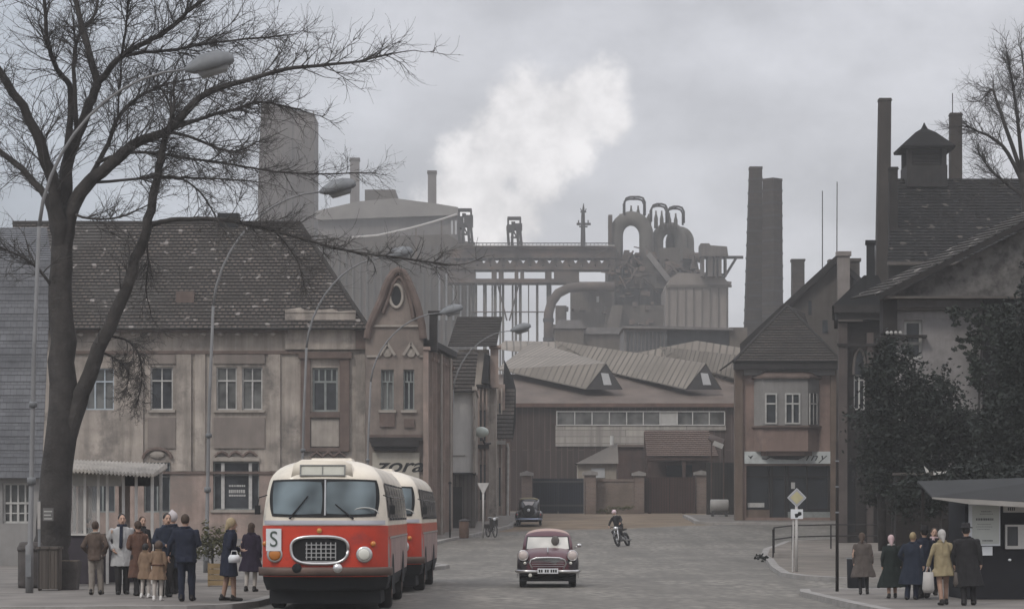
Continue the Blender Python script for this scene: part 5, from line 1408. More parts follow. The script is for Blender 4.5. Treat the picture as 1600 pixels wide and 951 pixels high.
for sg in (-1, 1):
    m = MB(); m.add([(sg * .655, 1.62, 1.0), (sg * .66, 2.9, 1.0), (sg * .63, 2.75, 1.34), (sg * .63, 1.85, 1.36)], [(0, 1, 2, 3)]); m.build('side_window', M_bglass, t)
    lm = MB().lathe([(.10, .25), (.145, .12), (.15, -.0), (.13, -.03)], (sg * .645, .02, .845), 22, axis='y').build('headlight', M_maroon, t, True)
    MB().lathe([(.125, -.02), (.12, -.045), (.06, -.07), (.004, -.075)], (sg * .645, .02, .845), 22, axis='y').build('lens', mat('milky_lens', (.5, .43, .40), .2, .1), lm, True)
    MB().torus((sg * .645, -.012, .845), .128, .016, 'y', 22, 6).build('rim', M_chrome, lm, True)
    MB().lathe([(.04, .03), (.04, -.03), (.004, -.045)], (sg * .60, -.0, .645), 12, axis='y').build('indicator', M_lamp, t, True)
    m = MB()
    m.tube([(sg * .20, -.07, .43), (sg * .55, -.05, .43), (sg * .76, .04, .43), (sg * .84, .3, .43)], [.035, .045, .045, .03], 8); m.build('bumper', M_chrome, t, True)
    for y in (.72, 3.2):
        wheel(t, sg * .66, y, .315, .17, sg)
        a = MB(); a.add([(sg * .806, y + .38 * math.cos(q), .33 + .36 * math.sin(q)) for q in [PI * k / 12 for k in range(13)]] + [(sg * .806, y - .38, .24), (sg * .806, y + .38, .24)], [tuple(range(13)) + (13, 14)]); a.build('wheel_arch', M_under, t)
m = MB(); gp_ = [(-.47, .70), (-.36, .775), (.36, .775), (.47, .70), (.40, .50)]
m.tube([(x, -.045 + abs(x) * .12, z) for x, z in [(-.40, .49), (-.48, .64), (-.44, .735), (-.3, .78), (0, .79), (.3, .78), (.44, .735), (.48, .64), (.40, .49)]], .022, 6)
g = m.build('grille', M_chrome, t, True)
m = MB(); m.add([(x, -.02 + abs(x) * .12, z) for x, z in [(-.40, .49), (-.47, .64), (-.43, .73), (-.3, .77), (0, .78), (.3, .77), (.43, .73), (.47, .64), (.40, .49)]], [tuple(range(9))]); m.build('mesh', mat('grille_grey', (.16, .17, .17), .5, .3, 8, metal=.4), g)
m = MB()
for z in (.56, .62, .68, .73): m.tube([(-.42, .015, z), (0, -.03, z), (.42, .015, z)], .009, 5)
m.build('bar', M_chrome, g)
m = MB(); m.box(-.27, -.115, .375, .27, -.10, .51); pl_ = m.build('number_plate', M_whiteb, t)
m = MB()
for x in (-.22, -.16, -.06, 0, .09, .15, .21): m.box(x - .02, -.119, .405, x + .022, -.1151, .48)
m.build('plate_marks', M_black, pl_)
MB().box(-.72, .12, .17, .72, 3.9, .27).build('underbody', M_under, t)
MB().lathe([(.05, .02), (.05, -.03), (.01, -.04)], (-.46, -.05, .33), 12, axis='y').build('fog_lamp', M_lamp, t)
m = MB(); m.tube([(.70, 1.5, 1.02), (.80, 1.42, 1.06)], .012, 5); m.ell((.84, 1.42, 1.09), (.07, .03, .05), 10, 6); m.build('mirror', M_chrome, t, True)
MB().tube([(0, .1, .93), (0, .6, 1.02), (0, 1.15, 1.05)], [.012, .02, .012], 6).build('bonnet_strip', M_chrome, t)

# ---- old black car, seen from behind
l = L(826, 144); t = thing('vintage_car', 'old black car parked with its rear towards the viewer by the gates', 'car', (l.x0, 144, G(l.x0, 144) + .05), -.03)
M_bk = mat('black_paint', (.014, .012, .012), .3, .2, 2, spec=.5, coat=.5)
st = [(0, (.40, .45, .62, .70)), (.08, (.52, .40, .72, .86)), (.4, (.60, .38, .84, 1.0)), (1.2, (.66, .36, .90, 1.02)), (2.6, (.62, .36, .9, 1.0)), (3.4, (.42, .4, .85, .98)), (3.9, (.34, .42, .8, .92))]
car_body(st, 'body', M_bk, t)
cab = [(.35, (.52, .85, .98, 1.0)), (.62, (.58, .85, 1.28, 1.34)), (.95, (.58, .85, 1.44, 1.52)), (1.7, (.58, .85, 1.46, 1.54)), (2.3, (.56, .85, 1.42, 1.5)), (2.55, (.55, .85, 1.0, 1.03))]
m = MB(); m.loft([[(x, y, z) for x, z in section(*a, 9, .04, .86, 1.05)] for y, a in cab]); m.build('cabin', M_bk, t, True)
m = MB(); m.tube([(-.50, .78, 1.46), (-.3, .72, 1.52), (0, .70, 1.53), (.3, .72, 1.52), (.50, .78, 1.46)], .055, 8); m.build('roof_rim', mat('yellowish_canvas', (.30, .26, .17), .8, .2), t, True)
m = MB(); m.add([(-.36, .60, 1.38), (.36, .60, 1.38), (.22, .40, 1.12), (-.22, .40, 1.12)], [(0, 1, 2, 3)]); wq = m.build('rear_window', M_rub, t); wq.location = (0, -.03, .0)
m = MB(); m.add([(-.33, .575, 1.36), (.33, .575, 1.36), (.2, .40, 1.14), (-.2, .40, 1.14)], [(0, 1, 2, 3)]); m.build('pane', mat('light_through_glass', (.36, .33, .32), .3, .1), wq).location = (0, -.035, 0)
m = MB(); m.lathe([(.10, -.05), (.32, -.06), (.35, 0), (.32, .08)], (0, -.02, .82), 24, axis='y'); sp = m.build('spare_wheel', M_rub, t, True)
MB().lathe([(.09, 0), (.08, -.03), (.01, -.04)], (0, -.08, .86), 14, axis='y').build('hub', M_whiteb, sp, True)
for sg in (-1, 1):
    MB().ell((sg * .63, .75, .50), (.17, .62, .33), 14, 10).build('fender', M_bk, t, True); MB().ell((sg * .58, 3.3, .50), (.16, .7, .33), 14, 10).build('fender', M_bk, t, True)
    wheel(t, sg * .64, .72, .33, .14, sg); wheel(t, sg * .60, 3.25, .33, .14, sg)
    MB().lathe([(.04, .03), (.04, -.02), (.01, -.03)], (sg * .66, .14, .62), 10, axis='y').build('tail_light', mat('red_lens', (.3, .02, .02), .3, .1), t)
m = MB(); m.tube([(-.74, .12, .36), (-.5, -.1, .36), (.5, -.1, .36), (.74, .12, .36)], .05, 8); m.build('bumper', mat('bluish_chrome', (.35, .40, .52), .3, .1, metal=.7), t, True)
MB().box(-.5, .2, .2, .5, 3.6, .4).build('underbody', M_under, t)

# ---- motorcycle leaning into the bend
l = L(974, 121); MOTO = Vector((l.x0, 121, G(l.x0, 121))); t = thing('motorcycle', 'small dark motorcycle leaning into the bend under its rider', 'motorcycle', MOTO, .5)
t.rotation_euler = (0, rad(-15), rad(-24))
for y, nm in ((-.62, 'front'), (.62, 'rear')):
    wq = MB().torus((0, y, .31), .26, .055, 'x', 26, 8).build('wheel', M_tyre, t, True)
    m = MB(); m.lathe([(.02, -.06), (.06, -.05), (.06, .05), (.02, .06)], (0, y, .31), 12, axis='x')
    for k in range(10): a = 2 * PI * k / 10; m.bar((0, y, .31), (0, y + .25 * math.cos(a), .31 + .25 * math.sin(a)), .012)
    m.build('hub', M_chrome, wq)
    m = MB(); m.tube([(0, y + .30 * math.cos(a), .31 + .33 * math.sin(a)) for a in [PI * .08 + PI * .84 * k / 8 for k in range(9)]], .06, 6); m.build('mudguard', M_bk, t, True)
m = MB(); m.tube([(-.08, -.62, .31), (-.08, -.38, .92)], .028, 6).tube([(.08, -.62, .31), (.08, -.38, .92)], .028, 6); m.build('fork', M_chrome, t)
m = MB(); m.tube([(-.34, -.22, .98), (-.25, -.30, 1.0), (0, -.38, .95), (.25, -.30, 1.0), (.34, -.22, .98)], .018, 6); m.build('handlebar', M_rub, t)
MB().lathe([(.03, .12), (.09, .06), (.105, 0), (.09, -.03)], (0, -.48, .86), 16, axis='y').build('headlight', M_chrome, t, True)
m = MB(); m.ell((0, -.12, .82), (.13, .28, .13), 14, 10); m.build('tank', M_bk, t, True)
m = MB(); m.loft([[(-.09, .12, .74), (.09, .12, .74), (.1, .12, .82), (-.1, .12, .82)], [(-.13, .4, .74), (.13, .4, .74), (.13, .4, .84), (-.13, .4, .84)], [(-.1, .72, .77), (.1, .72, .77), (.1, .72, .86), (-.1, .72, .86)]]); m.build('seat', M_seat, t)
m = MB(); m.tube([(0, -.38, .80), (0, -.3, .35), (0, .2, .3), (0, .62, .31)], .03, 6).tube([(0, -.3, .72), (0, .2, .7), (0, .62, .35)], .025, 6); m.build('frame', M_bk, t)
m = MB(); m.box(-.13, -.22, .26, .13, .2, .5); m.lathe([(.06, 0), (.09, .02), (.09, .2), (.06, .22)], (0, -.05, .48), 12); m.build('engine', mat('cast_alloy', (.16, .16, .16), .5, .2, metal=.5), t, bevel=.02)
MB().tube([(.14, -.2, .4), (.17, .0, .25), (.17, .75, .28)], [.025, .03, .045], 8).build('exhaust', M_chrome, t, True)

# ---- bicycle standing by the row houses
l = L(768, 128); t = thing('bicycle', 'dark bicycle with pale lamp standing by the white road sign', 'bicycle', (l.x0, 128, G(l.x0, 128) + .13), .35)
for y in (-.52, .52):
    wq = MB().torus((0, y, .34), .31, .03, 'x', 26, 6).build('wheel', M_tyre, t, True)
    m = MB()
    for k in range(12): a = 2 * PI * k / 12; m.bar((0, y, .34), (0, y + .3 * math.cos(a), .34 + .3 * math.sin(a)), .008)
    m.build('spokes', M_chrome, wq)
m = MB()
for p, q in (((0, -.52, .34), (0, -.36, .92)), ((0, -.38, .82), (0, .05, .30)), ((0, -.37, .86), (0, .12, .84)), ((0, .05, .30), (0, .16, .95)), ((0, .05, .30), (0, .52, .34)), ((0, .52, .34), (0, .13, .8))): m.bar(p, q, .045)
m.build('frame', M_bk, t)
MB().tube([(-.29, -.26, .98), (-.2, -.33, 1.0), (0, -.36, .96), (.2, -.33, 1.0), (.29, -.26, .98)], .018, 6).build('handlebar', M_chrome, t)
MB().ell((0, .2, .97), (.09, .15, .05), 10, 6).build('saddle', M_seat, t, True)
MB().lathe([(.02, .08), (.07, .02), (.075, -.02), (.02, -.04)], (0, -.44, .92), 12, axis='y').build('lamp', M_whiteb, t, True)
m = MB(); m.box(-.22, -.34, .55, .22, -.30, .9); m.box(-.16, .3, .45, .16, .7, .66); m.build('bag', M_seat, t)
m = MB(); m.tube([(0, .05, .3), (.12, .2, .02)], .015, 5); m.build('stand', M_chrome, t)
# ------------------------------------------------------------------ people
M_skin = mat('skin', (.42, .27, .20), .6, .08, 6)
def cloth(n, c, v=.18): return mat(n, c, .95, v, 5, bump=.3, bscale=45, spec=.15)
M_hairb = mat('brown_hair', (.045, .028, .018), .7, .3, 12); M_hairk = mat('black_hair', (.016, .014, .013), .6, .3, 12); M_hairl = mat('fair_hair', (.26, .20, .11), .7, .25, 12); M_hairg = mat('grey_hair', (.30, .28, .26), .8, .2, 12)
M_shoe = mat('black_shoes', (.015, .013, .012), .5, .2); M_shoew = mat('white_shoes', (.6, .58, .55), .6, .1); M_sock = mat('pale_stocking', (.42, .38, .34), .9, .1, 8)
M_nyl = mat('tan_stocking', (.30, .19, .14), .8, .1, 8)


def hand(m, w, d, side, cr=.35):
    """palm, four curled fingers and a thumb at wrist w, pointing along d"""
    d = Vector(d).normalized(); s_ = Vector((side, 0, 0)); f = Vector((0, -1, 0))
    f = (f - d * f.dot(d)).normalized(); s_ = (s_ - d * s_.dot(d) - f * s_.dot(f)).normalized()
    w = Vector(w)
    m.cap_tube(w - d * .01, w + d * .045, .026, .032, 8)
    m.cap_tube(w + d * .03 + f * .015, w + d * .075 + f * .012, .022, .022, 8); m.cap_tube(w + d * .03 - f * .015, w + d * .075 - f * .012, .022, .022, 8)
    for k, (o, L_) in enumerate(((.030, .062), (.011, .072), (-.010, .066), (-.029, .050))):
        a = w + d * .085 + f * o; b = a + d * L_ * .5 - s_ * .006; c = b + d * L_ * .42 - s_ * L_ * cr
        m.cap_tube(a, b, .0095, .009, 6); m.cap_tube(b, c, .009, .0075, 6)
    a = w + d * .02 + f * .03; b = a + d * .03 + f * .022 - s_ * .008; c = b + d * .028 + f * .004 - s_ * .012
    m.cap_tube(a, b, .012, .011, 6); m.cap_tube(b, c, .011, .009, 6)


def folds(o, a, seed):
    """hanging folds and creases pressed into the cloth"""
    from mathutils import noise
    me = o.data; s_ = seed * 1.7
    dat = [(v.co.copy(), v.normal.copy()) for v in me.vertices]; out = []
    for c, n in dat:
        q = noise.noise((c.x * 11 + s_, c.y * 11, c.z * 3.2)) + .5 * noise.noise((c.x * 18, c.y * 18 + s_, c.z * 9))
        out.extend(c + n * (a * (q - .15)))
    me.vertices.foreach_set('co', out); me.update()
    return o


def person(label, px, d, h, face=0, coat=None, coat_len=.50, legs='trousers', leg_m=None, shoe=M_shoe, hair=M_hairk, hat=None, hat_m=None, long_hair=False, arms=('down', 'down'), stride=.06, wide=1.0, scarf=None, fem=False, child=False, lean=0, belt=None, trousers_m=None, group=None, z=.13, collar=None, loc=None, rot=None):
    H = h / 1.75
    x = X(px, d); zb = G(x, d) + z
    t = thing('person', label, 'person', loc or (x, d, zb), rad(face), group)
    if rot: t.rotation_euler = rot
    else: t.rotation_euler = (0, rad(2.2 * math.sin(px * 1.3)), rad(face + 9 * math.sin(px * .7)))
    hs = 1.24 if child else 1.08                      # children have larger heads
    sw = (.165 if fem else .185) * wide * (.9 if child else 1)
    hip = .155 * wide; S = Matrix.Scale(H, 4)
    def mk():
        m = MB(); m.M = S; return m
    lz = lambda z: lean * max(0, z - .9) / .8
    P = lambda x_, y_, z_: (x_, y_ - lz(z_), z_)
    sit = arms == 'ride'
    hz_ = 1.60 if not child else 1.555
    # joints
    sh = [P(s * sw * .97, .01, 1.365) for s in (-1, 1)]
    J = []
    for s, a in zip((-1, 1), arms if not sit else ('ride', 'ride')):
        if a == 'down': e = P(s * (sw + .055), .035, 1.13); w = P(s * (sw + .05), -.05, .88)
        elif a == 'pocket': e = P(s * (sw + .10), .07, 1.14); w = P(s * (sw + .0), -.10, .96)
        elif a == 'front': e = P(s * (sw + .055), .0, 1.13); w = P(s * .08, -.25, 1.06)
        elif a == 'out': e = P(s * (sw + .09), .02, 1.15); w = P(s * (sw + .14), -.08, .90)
        elif a == 'raise': e = P(s * (sw + .08), -.10, 1.2); w = P(s * .12, -.22, 1.45)
        elif a == 'ride': e = P(s * (sw + .10), -.18, 1.18); w = P(s * .30, -.44, 1.02)
        else: e = P(s * (sw + .03), .13, 1.14); w = P(s * .05, .20, .98)
        J.append((e, w))
    if sit: feet = [(s * .16, -.18, .38) for s in (-1, 1)]; knees = [(s * .20, -.42, .70) for s in (-1, 1)]; hips = [(s * .11, .02, .84) for s in (-1, 1)]
    else:
        feet = [(-.09, -stride, .075), (.09, stride, .075)]; hips = [(-.095, 0, .90), (.095, 0, .90)]
        knees = [(-.092, -stride * .6 - .02, .49), (.092, stride * .4 - .02, .49)]
    # --- body: one continuous skin
    m = mk()
    hd = P(0, -.005, hz_)
    m.ell(hd, (.072 * hs, .092 * hs, .112 * hs), 16, 12)
    m.ell((hd[0], hd[1] - .022, hd[2] - .052 * hs), (.058 * hs, .07 * hs, .068 * hs), 14, 8)
    m.cap_tube((hd[0], hd[1] - .088 * hs, hd[2] + .012), (hd[0], hd[1] - .108 * hs, hd[2] - .030), .010, .016, 8)
    for s in (-1, 1): m.ell((hd[0] + s * .073 * hs, hd[1] + .008, hd[2] - .012), (.012, .022, .034), 8, 6)
    m.cap_tube(P(0, .012, 1.40), P(0, .005, hz_ - .08), .058, .052, 12)
    m.loft([[(math.cos(2 * PI * k / 14) * a, math.sin(2 * PI * k / 14) * b - lz(z_), z_) for k in range(14)] for a, b, z_ in ((hip * .9, .105, .82), (hip, .115, .92), (hip * .86, .10, 1.08), (sw * .86, .115, 1.26), (sw * .92, .10, 1.38), (.09, .07, 1.45))])
    for i in (0, 1):
        e, w = J[i]; m.cap_tube(sh[i], e, .052, .042, 10); m.cap_tube(e, w, .042, .029, 10)
        dv = Vector(w) - Vector(e); hand(m, w, dv, (-1, 1)[i])
        m.cap_tube(hips[i], knees[i], .082, .056, 12); m.cap_tube(knees[i], feet[i], .056, .038, 12)
        m.cap_tube((feet[i][0], feet[i][1] + .03, feet[i][2] - .03), (feet[i][0] * 1.15, feet[i][1] - .13, feet[i][2] - .045), .038, .028, 10)
    body = m.build('body', M_skin, t, True, remesh=.0085 * H, sm=3)
    # eyes, brows, mouth: small features set on the face
    m = mk()
    for s in (-1, 1): m.ell((hd[0] + s * .028 * hs, hd[1] - .083 * hs, hd[2] + .008), (.012, .008, .007), 8, 6)
    m.cap_tube((hd[0] - .022, hd[1] - .094 * hs, hd[2] - .063), (hd[0] + .022, hd[1] - .094 * hs, hd[2] - .063), .006, .006, 6)
    for s in (-1, 1): m.cap_tube((hd[0] + s * .014, hd[1] - .090 * hs, hd[2] + .030), (hd[0] + s * .044, hd[1] - .080 * hs, hd[2] + .028), .005, .004, 6)
    m.build('face_features', M_hairb, t, True)
    # --- legs
    if legs == 'trousers':
        m = mk()
        m.loft([[(math.cos(2 * PI * k / 14) * a, math.sin(2 * PI * k / 14) * b + (.02 if sit else 0), z_) for k in range(14)] for a, b, z_ in ((hip * .75, .10, .78), (hip * 1.08, .135, .86), (hip * 1.06, .125, .98), (hip, .115, 1.06))])
        for i in (0, 1):
            f_ = Vector(feet[i]); m.cap_tube(hips[i], knees[i], .105, .08, 12); m.cap_tube(knees[i], (f_.x, f_.y, f_.z - .02), .08, .07, 12)
        folds(m.build('trousers', leg_m, t, True, remesh=.015 * H, sm=3), .016 * H, len(label) + 3)
    elif legs == 'stockings':
        m = mk()
        for i in (0, 1): m.cap_tube(hips[i], knees[i], .088, .061, 12); m.cap_tube(knees[i], feet[i], .061, .043, 12)
        m.build('stockings', leg_m, t, True)
    m = mk()
    for i in (0, 1):
        q = feet[i]; dx = (-.02, .02)[i]; m.cap_tube((q[0], q[1] + .045, q[2] - .028), (q[0] + dx, q[1] - .15, q[2] - .040), .047, .036, 10); m.cap_tube((q[0], q[1] + .02, q[2] + .03), (q[0], q[1], q[2] - .02), .05, .05, 10)
        if legs == 'stockings': m.box(q[0] - .025, q[1] + .02, .002, q[0] + .025, q[1] + .085, q[2] - .02)
    m.build('shoes', shoe, t, True, remesh=.011 * H, sm=2)
    # --- coat or jacket with sleeves
    if coat:
        zb_ = coat_len; fl = (.23 if fem or child else .19) * wide; m = mk()
        prof = [(.075, .075, 1.475), (sw * .62, .10, 1.445), (sw * .96, .12, 1.40), (sw * 1.04, .135, 1.32), (sw * .98, .145, 1.2), (hip * 1.12, .14, 1.08), (hip * 1.22, .155, .95)]
        if zb_ < .9: prof += [(hip * 1.28, .16, .85), (fl * (.5 + .5 * (.9 - zb_) / .4) + hip * .35, .175, zb_ + .1), (fl * (.55 + .5 * (.9 - zb_) / .4) + hip * .35, .19, zb_)]
        else: prof += [(hip * 1.2, .15, zb_)]
        yo = (.01 if sit else 0)
        rings = []
        for q, (a, b, z_) in enumerate(prof):
            yy = yo * sstep(1.4, .9, z_) if sit else 0
            rings.append([(math.cos(2 * PI * k / 24) * (a + (.007 * math.sin(k * 2.9) if z_ < .9 else 0)), math.sin(2 * PI * k / 24) * (b + (.012 * math.sin(k * 2.1 + 1) if z_ < .9 else 0)) - lz(z_) + yy, z_) for k in range(24)])
        m.loft(rings)
        for i in (0, 1):
            e, w = J[i]; wv = Vector(w); ev = Vector(e); m.cap_tube(sh[i], e, .066, .058, 12); m.cap_tube(e, ev.lerp(wv, .93), .058, .047, 12)
        folds(m.build('coat', coat, t, True, remesh=.014 * H, sm=3), .020 * H, len(label))
        m = mk(); cc = P(0, .01, 1.46)
        m.torus((cc[0], cc[1], cc[2]), .082, .026, 'z', 16, 8); m.build('collar', collar or coat, t, True)
    if belt:
        m = mk(); m.loft([[(math.cos(2 * PI * k / 20) * hip * 1.24, math.sin(2 * PI * k / 20) * .165 - lz(1.03), z_) for k in range(20)] for z_ in (1.01, 1.05)]); m.build('belt', belt, t, True)
    if scarf:
        m = mk(); m.torus(P(0, .0, 1.475), .085, .028, 'z', 14, 8); m.cap_tube(P(-.03, -.12, 1.45), P(-.05, -.17, 1.02), .035, .04, 8); m.build('scarf', scarf, t, True)
    # --- hair, hats
    m = mk()
    if hat != 'headscarf':
        c_ = (hd[0], hd[1] + .018, hd[2] + .022)
        m.ell(c_, (.081 * hs, .094 * hs, .105 * hs), 16, 12)
        if long_hair: m.ell((hd[0], hd[1] + .045, hd[2] - .07), (.085 * hs, .06 * hs, .13 * hs), 14, 10)
        m.build('hair', hair, t, True, remesh=.011 * H, sm=2)
    if hat == 'headscarf':
        m.ell((hd[0], hd[1] + .016, hd[2] + .018), (.088 * hs, .102 * hs, .112 * hs), 16, 12); m.cap_tube((hd[0], hd[1] + .07, hd[2] - .05), (hd[0], hd[1] + .13, hd[2] - .16), .07, .02, 10)
        m.cap_tube((hd[0], hd[1] - .05, hd[2] - .125), (hd[0], hd[1] - .10, hd[2] - .15), .035, .02, 8)
        m.build('headscarf', hat_m, t, True, remesh=.012 * H, sm=2)
    elif hat == 'brim':
        m = mk(); m.lathe([(.02, .0), (.145, .0), (.15, .012), (.098, .03), (.092, .10), (.07, .125), (.01, .118)], (hd[0], hd[1] + .01, hd[2] + .055), 20); m.build('hat', hat_m, t, True)
    elif hat == 'cap':
        m = mk(); m.ell((hd[0], hd[1] + .01, hd[2] + .075), (.10, .115, .055), 16, 8); m.cap_tube((hd[0] - .04, hd[1] - .09, hd[2] + .06), (hd[0] + .04, hd[1] - .09, hd[2] + .06), .03, .03, 8); m.build('cap', hat_m, t, True, remesh=.012 * H, sm=2)
    elif hat == 'knit':
        m = mk(); m.ell((hd[0], hd[1] + .014, hd[2] + .035), (.10 * hs, .115 * hs, .115 * hs), 16, 12); m.ell((hd[0], hd[1], hd[2] + .16), (.035, .035, .03), 10, 6); m.build('knit_hat', hat_m, t, True, remesh=.012 * H, sm=2)
    elif hat == 'helmet':
        m = mk(); m.ell((hd[0], hd[1] + .012, hd[2] + .04), (.115, .135, .115), 18, 12); m.build('helmet', hat_m, t, True)
    return t, H, J


C_brn = cloth('brown_wool', (.085, .062, .05)); C_wht = cloth('off_white_gabardine', (.36, .355, .35), .08); C_rst = cloth('russet_wool', (.10, .055, .04)); C_tan = cloth('tan_loden', (.20, .135, .09), .12); C_nav = cloth('navy_suit', (.018, .021, .034)); C_blu = cloth('dark_blue_wool', (.020, .025, .038)); C_gry = cloth('light_trouser', (.21, .185, .16)); C_grn = cloth('dark_green_wool', (.018, .024, .022)); C_pur = cloth('plum_coat', (.024, .018, .030)); C_yel = cloth('mustard_raincoat', (.25, .205, .125), .12); C_chr = cloth('charcoal_wool', (.022, .021, .022)); C_drk = cloth('dark_trouser', (.028, .026, .026)); C_tau = cloth('taupe_coat', (.095, .08, .072)); C_pale = cloth('pale_scarf', (.36, .34, .32), .08); C_pnk = cloth('pinkish_scarf', (.45, .33, .33), .1); C_ylw = cloth('straw_scarf', (.30, .24, .15), .12)

GL, GR = 'people waiting at the kiosk', 'people walking past the poster stand'
person('person in short brown jacket and light trousers facing the kiosk, seen from behind', 150, 57.2, 1.66, 185, C_brn, .80, 'trousers', C_gry, hair=M_hairb, arms=('pocket', 'pocket'), stride=.10, group=GL, collar=C_gry)
person('person in long off white coat with dark hanging scarf, facing the street', 191, 57.4, 1.83, 8, C_wht, .60, 'trousers', C_drk, hair=M_hairk, scarf=C_nav, arms=('pocket', 'down'), wide=1.12, group=GL)
person('person in long russet coat partly hidden behind the two children in tan', 219, 56.6, 1.67, 200, C_rst, .42, 'trousers', C_drk, hair=M_hairb, arms=('down', 'front'), group=GL)
person('small child in flared tan coat and white shoes nearest the kerb', 246, 53.2, 1.26, 175, C_tan, .60, 'stockings', M_sock, M_shoew, M_hairb, child=True, fem=True, wide=1.05, belt=C_rst, hat='knit', hat_m=C_brn, arms=('down', 'front'), group=GL)
person('slightly further child in tan coat with pale stockings left of the other child', 227, 55.0, 1.20, 150, C_tan, .58, 'stockings', M_sock, M_shoew, M_hairk, child=True, fem=True, wide=1.0, arms=('front', 'down'), group=GL)
person('person with dark hair and blue jacket turned towards the white knitted hat', 257, 55.6, 1.84, 30, C_blu, .86, 'trousers', C_drk, hair=M_hairk, arms=('front', 'down'), wide=1.08, group=GL)
person('person in fluffy white knitted hat standing in the middle of the group', 271, 57.6, 1.86, 210, C_blu, .55, 'trousers', C_drk, hair=M_hairg, hat='knit', hat_m=mat('fluffy_white', (.42, .38, .38), .95, .1, 20), group=GL)
person('tall person in navy suit with brown hair, seen from behind at the kerb', 292, 53.0, 1.82, 178, C_nav, .76, 'trousers', C_nav, hair=M_hairb, arms=('front', 'out'), wide=1.16, stride=.09, group=GL)
tw, Hw, _ = person('person in navy jacket and dark skirt with straw coloured headscarf', 357, 53.0, 1.74, 115, C_nav, .52, 'stockings', M_nyl, M_shoe, M_hairl, hat='headscarf', hat_m=C_ylw, fem=True, wide=1.15, arms=('pocket', 'front'), stride=.10, lean=.06, group=GL)
person('person in plum coat with brown hair squeezed between the group and the bus', 391, 59.4, 1.62, 170, C_pur, .50, 'stockings', M_sock, M_shoe, M_hairb, fem=True, long_hair=True, wide=1.1, group=GL)
person('person with long dark brown hair standing under the kiosk roof', 219, 64.2, 1.76, 20, C_chr, .5, 'trousers', C_drk, hair=M_hairb, long_hair=True, fem=True, group=GL)
person('person in black jacket leaning on the kiosk counter inside the glass', 140, 66.6, 1.70, 60, C_chr, .7, 'trousers', C_drk, hair=M_hairk, arms=('front', 'front'), group=GL)
l = L(372, 53.0); t = thing('handbag', 'small white handbag hanging in front of the person in navy jacket', 'handbag', (X(366, 52.6), 52.6, .13 + .80 * 1.0))
m = MB(); m.loft([[(-.11, -.03, 0), (.11, -.03, 0), (.11, .03, 0), (-.11, .03, 0)], [(-.12, -.035, .1), (.12, -.035, .1), (.12, .035, .1), (-.12, .035, .1)], [(-.09, -.02, .16), (.09, -.02, .16), (.09, .02, .16), (-.09, .02, .16)]]); m.build('pouch', M_whiteb, t, True)
MB().tube([(-.07, 0, .15), (-.05, 0, .24), (.05, 0, .24), (.07, 0, .15)], .009, 6).build('handle', M_whiteb, t)

person('short person in taupe coat and tall boots furthest left by the kerb', 1350, 61.5, 1.50, 165, C_tau, .48, 'stockings', C_chr, M_shoe, M_hairb, hat='headscarf', hat_m=C_brn, fem=True, wide=1.2, group=GR, stride=.08)
person('person in long dark green coat with pale collar and pale headscarf', 1394, 58.6, 1.47, 170, C_grn, .30, 'stockings', M_nyl, M_shoe, M_hairg, hat='headscarf', hat_m=C_pnk, fem=True, wide=1.15, group=GR, collar=C_pale)
person('bulky person in navy overcoat with fair hair in the middle of the group', 1424, 57.8, 1.54, 160, C_blu, .38, 'trousers', C_nav, hair=M_hairl, wide=1.25, group=GR, arms=('down', 'pocket'))
person('dark hatted person close behind the navy overcoat', 1443, 58.8, 1.64, 185, C_nav, .34, 'trousers', C_chr, hair=M_hairk, hat='brim', hat_m=C_chr, wide=1.15, group=GR)
person('person facing the street with pinkish scarf, seen between the dark coats', 1456, 61.0, 1.62, -10, C_chr, .42, 'trousers', C_drk, hair=M_hairb, fem=True, scarf=C_pnk, group=GR)
person('person in mustard raincoat and pale headscarf carrying two bags', 1475, 54.3, 1.62, 180, C_yel, .66, 'stockings', M_nyl, M_shoe, M_hairb, hat='headscarf', hat_m=C_pale, fem=True, wide=1.12, arms=('out', 'out'), stride=.12, group=GR)
person('tall person in black overcoat and brimmed hat beside the poster stand', 1514, 54.2, 1.72, 172, C_chr, .40, 'trousers', C_chr, hair=M_hairk, hat='brim', hat_m=C_chr, wide=1.25, stride=.10, group=GR)
for px, lab, mm, hh in ((1449, 'pale shopping bag hanging from the left hand of the mustard raincoat', C_pale, .46), (1500, 'dim grey shopping bag hanging from the right hand of the mustard raincoat', C_tau, .34)):
    t = thing('shopping_bag', lab, 'bag', (X(px, 54.2) + (.02 if px < 1470 else -.02), 54.2, .0 + .70 - hh), group='shopping bags')
    m = MB(); m.loft([[(-.09, -.05, .02), (.09, -.05, .02), (.09, .05, .02), (-.09, .05, .02)], [(-.12, -.07, .1), (.12, -.07, .1), (.12, .07, .1), (-.12, .07, .1)], [(-.1, -.03, hh), (.1, -.03, hh), (.1, .03, hh), (-.1, .03, hh)]]); m.build('sack', mm, t, True)
    MB().tube([(-.06, 0, hh - .02), (-.03, 0, hh + .11), (.03, 0, hh + .11), (.06, 0, hh - .02)], .01, 6).build('handle', mm, t)
person('person in black jacket and pinkish white helmet riding the motorcycle', 974, 121, 1.72, 0, C_chr, .84, 'trousers', C_drk, hair=M_hairk, hat='helmet', hat_m=mat('pinkish_helmet', (.55, .42, .44), .4, .1), arms='ride', wide=1.15, lean=.14, scarf=None, loc=(MOTO.x + .0, MOTO.y + .17, MOTO.z + .06), rot=(0, rad(-15), rad(-24)), z=0, collar=C_pale)
# ------------------------------------------------------------------ trees
M_bark = mat('grey_brown_bark', (.048, .043, .04), .95, .45, 2.5, streak=.6, bump=1, bscale=14)
M_twig = mat('twig_bark', (.06, .055, .052), .95, .25, 2)


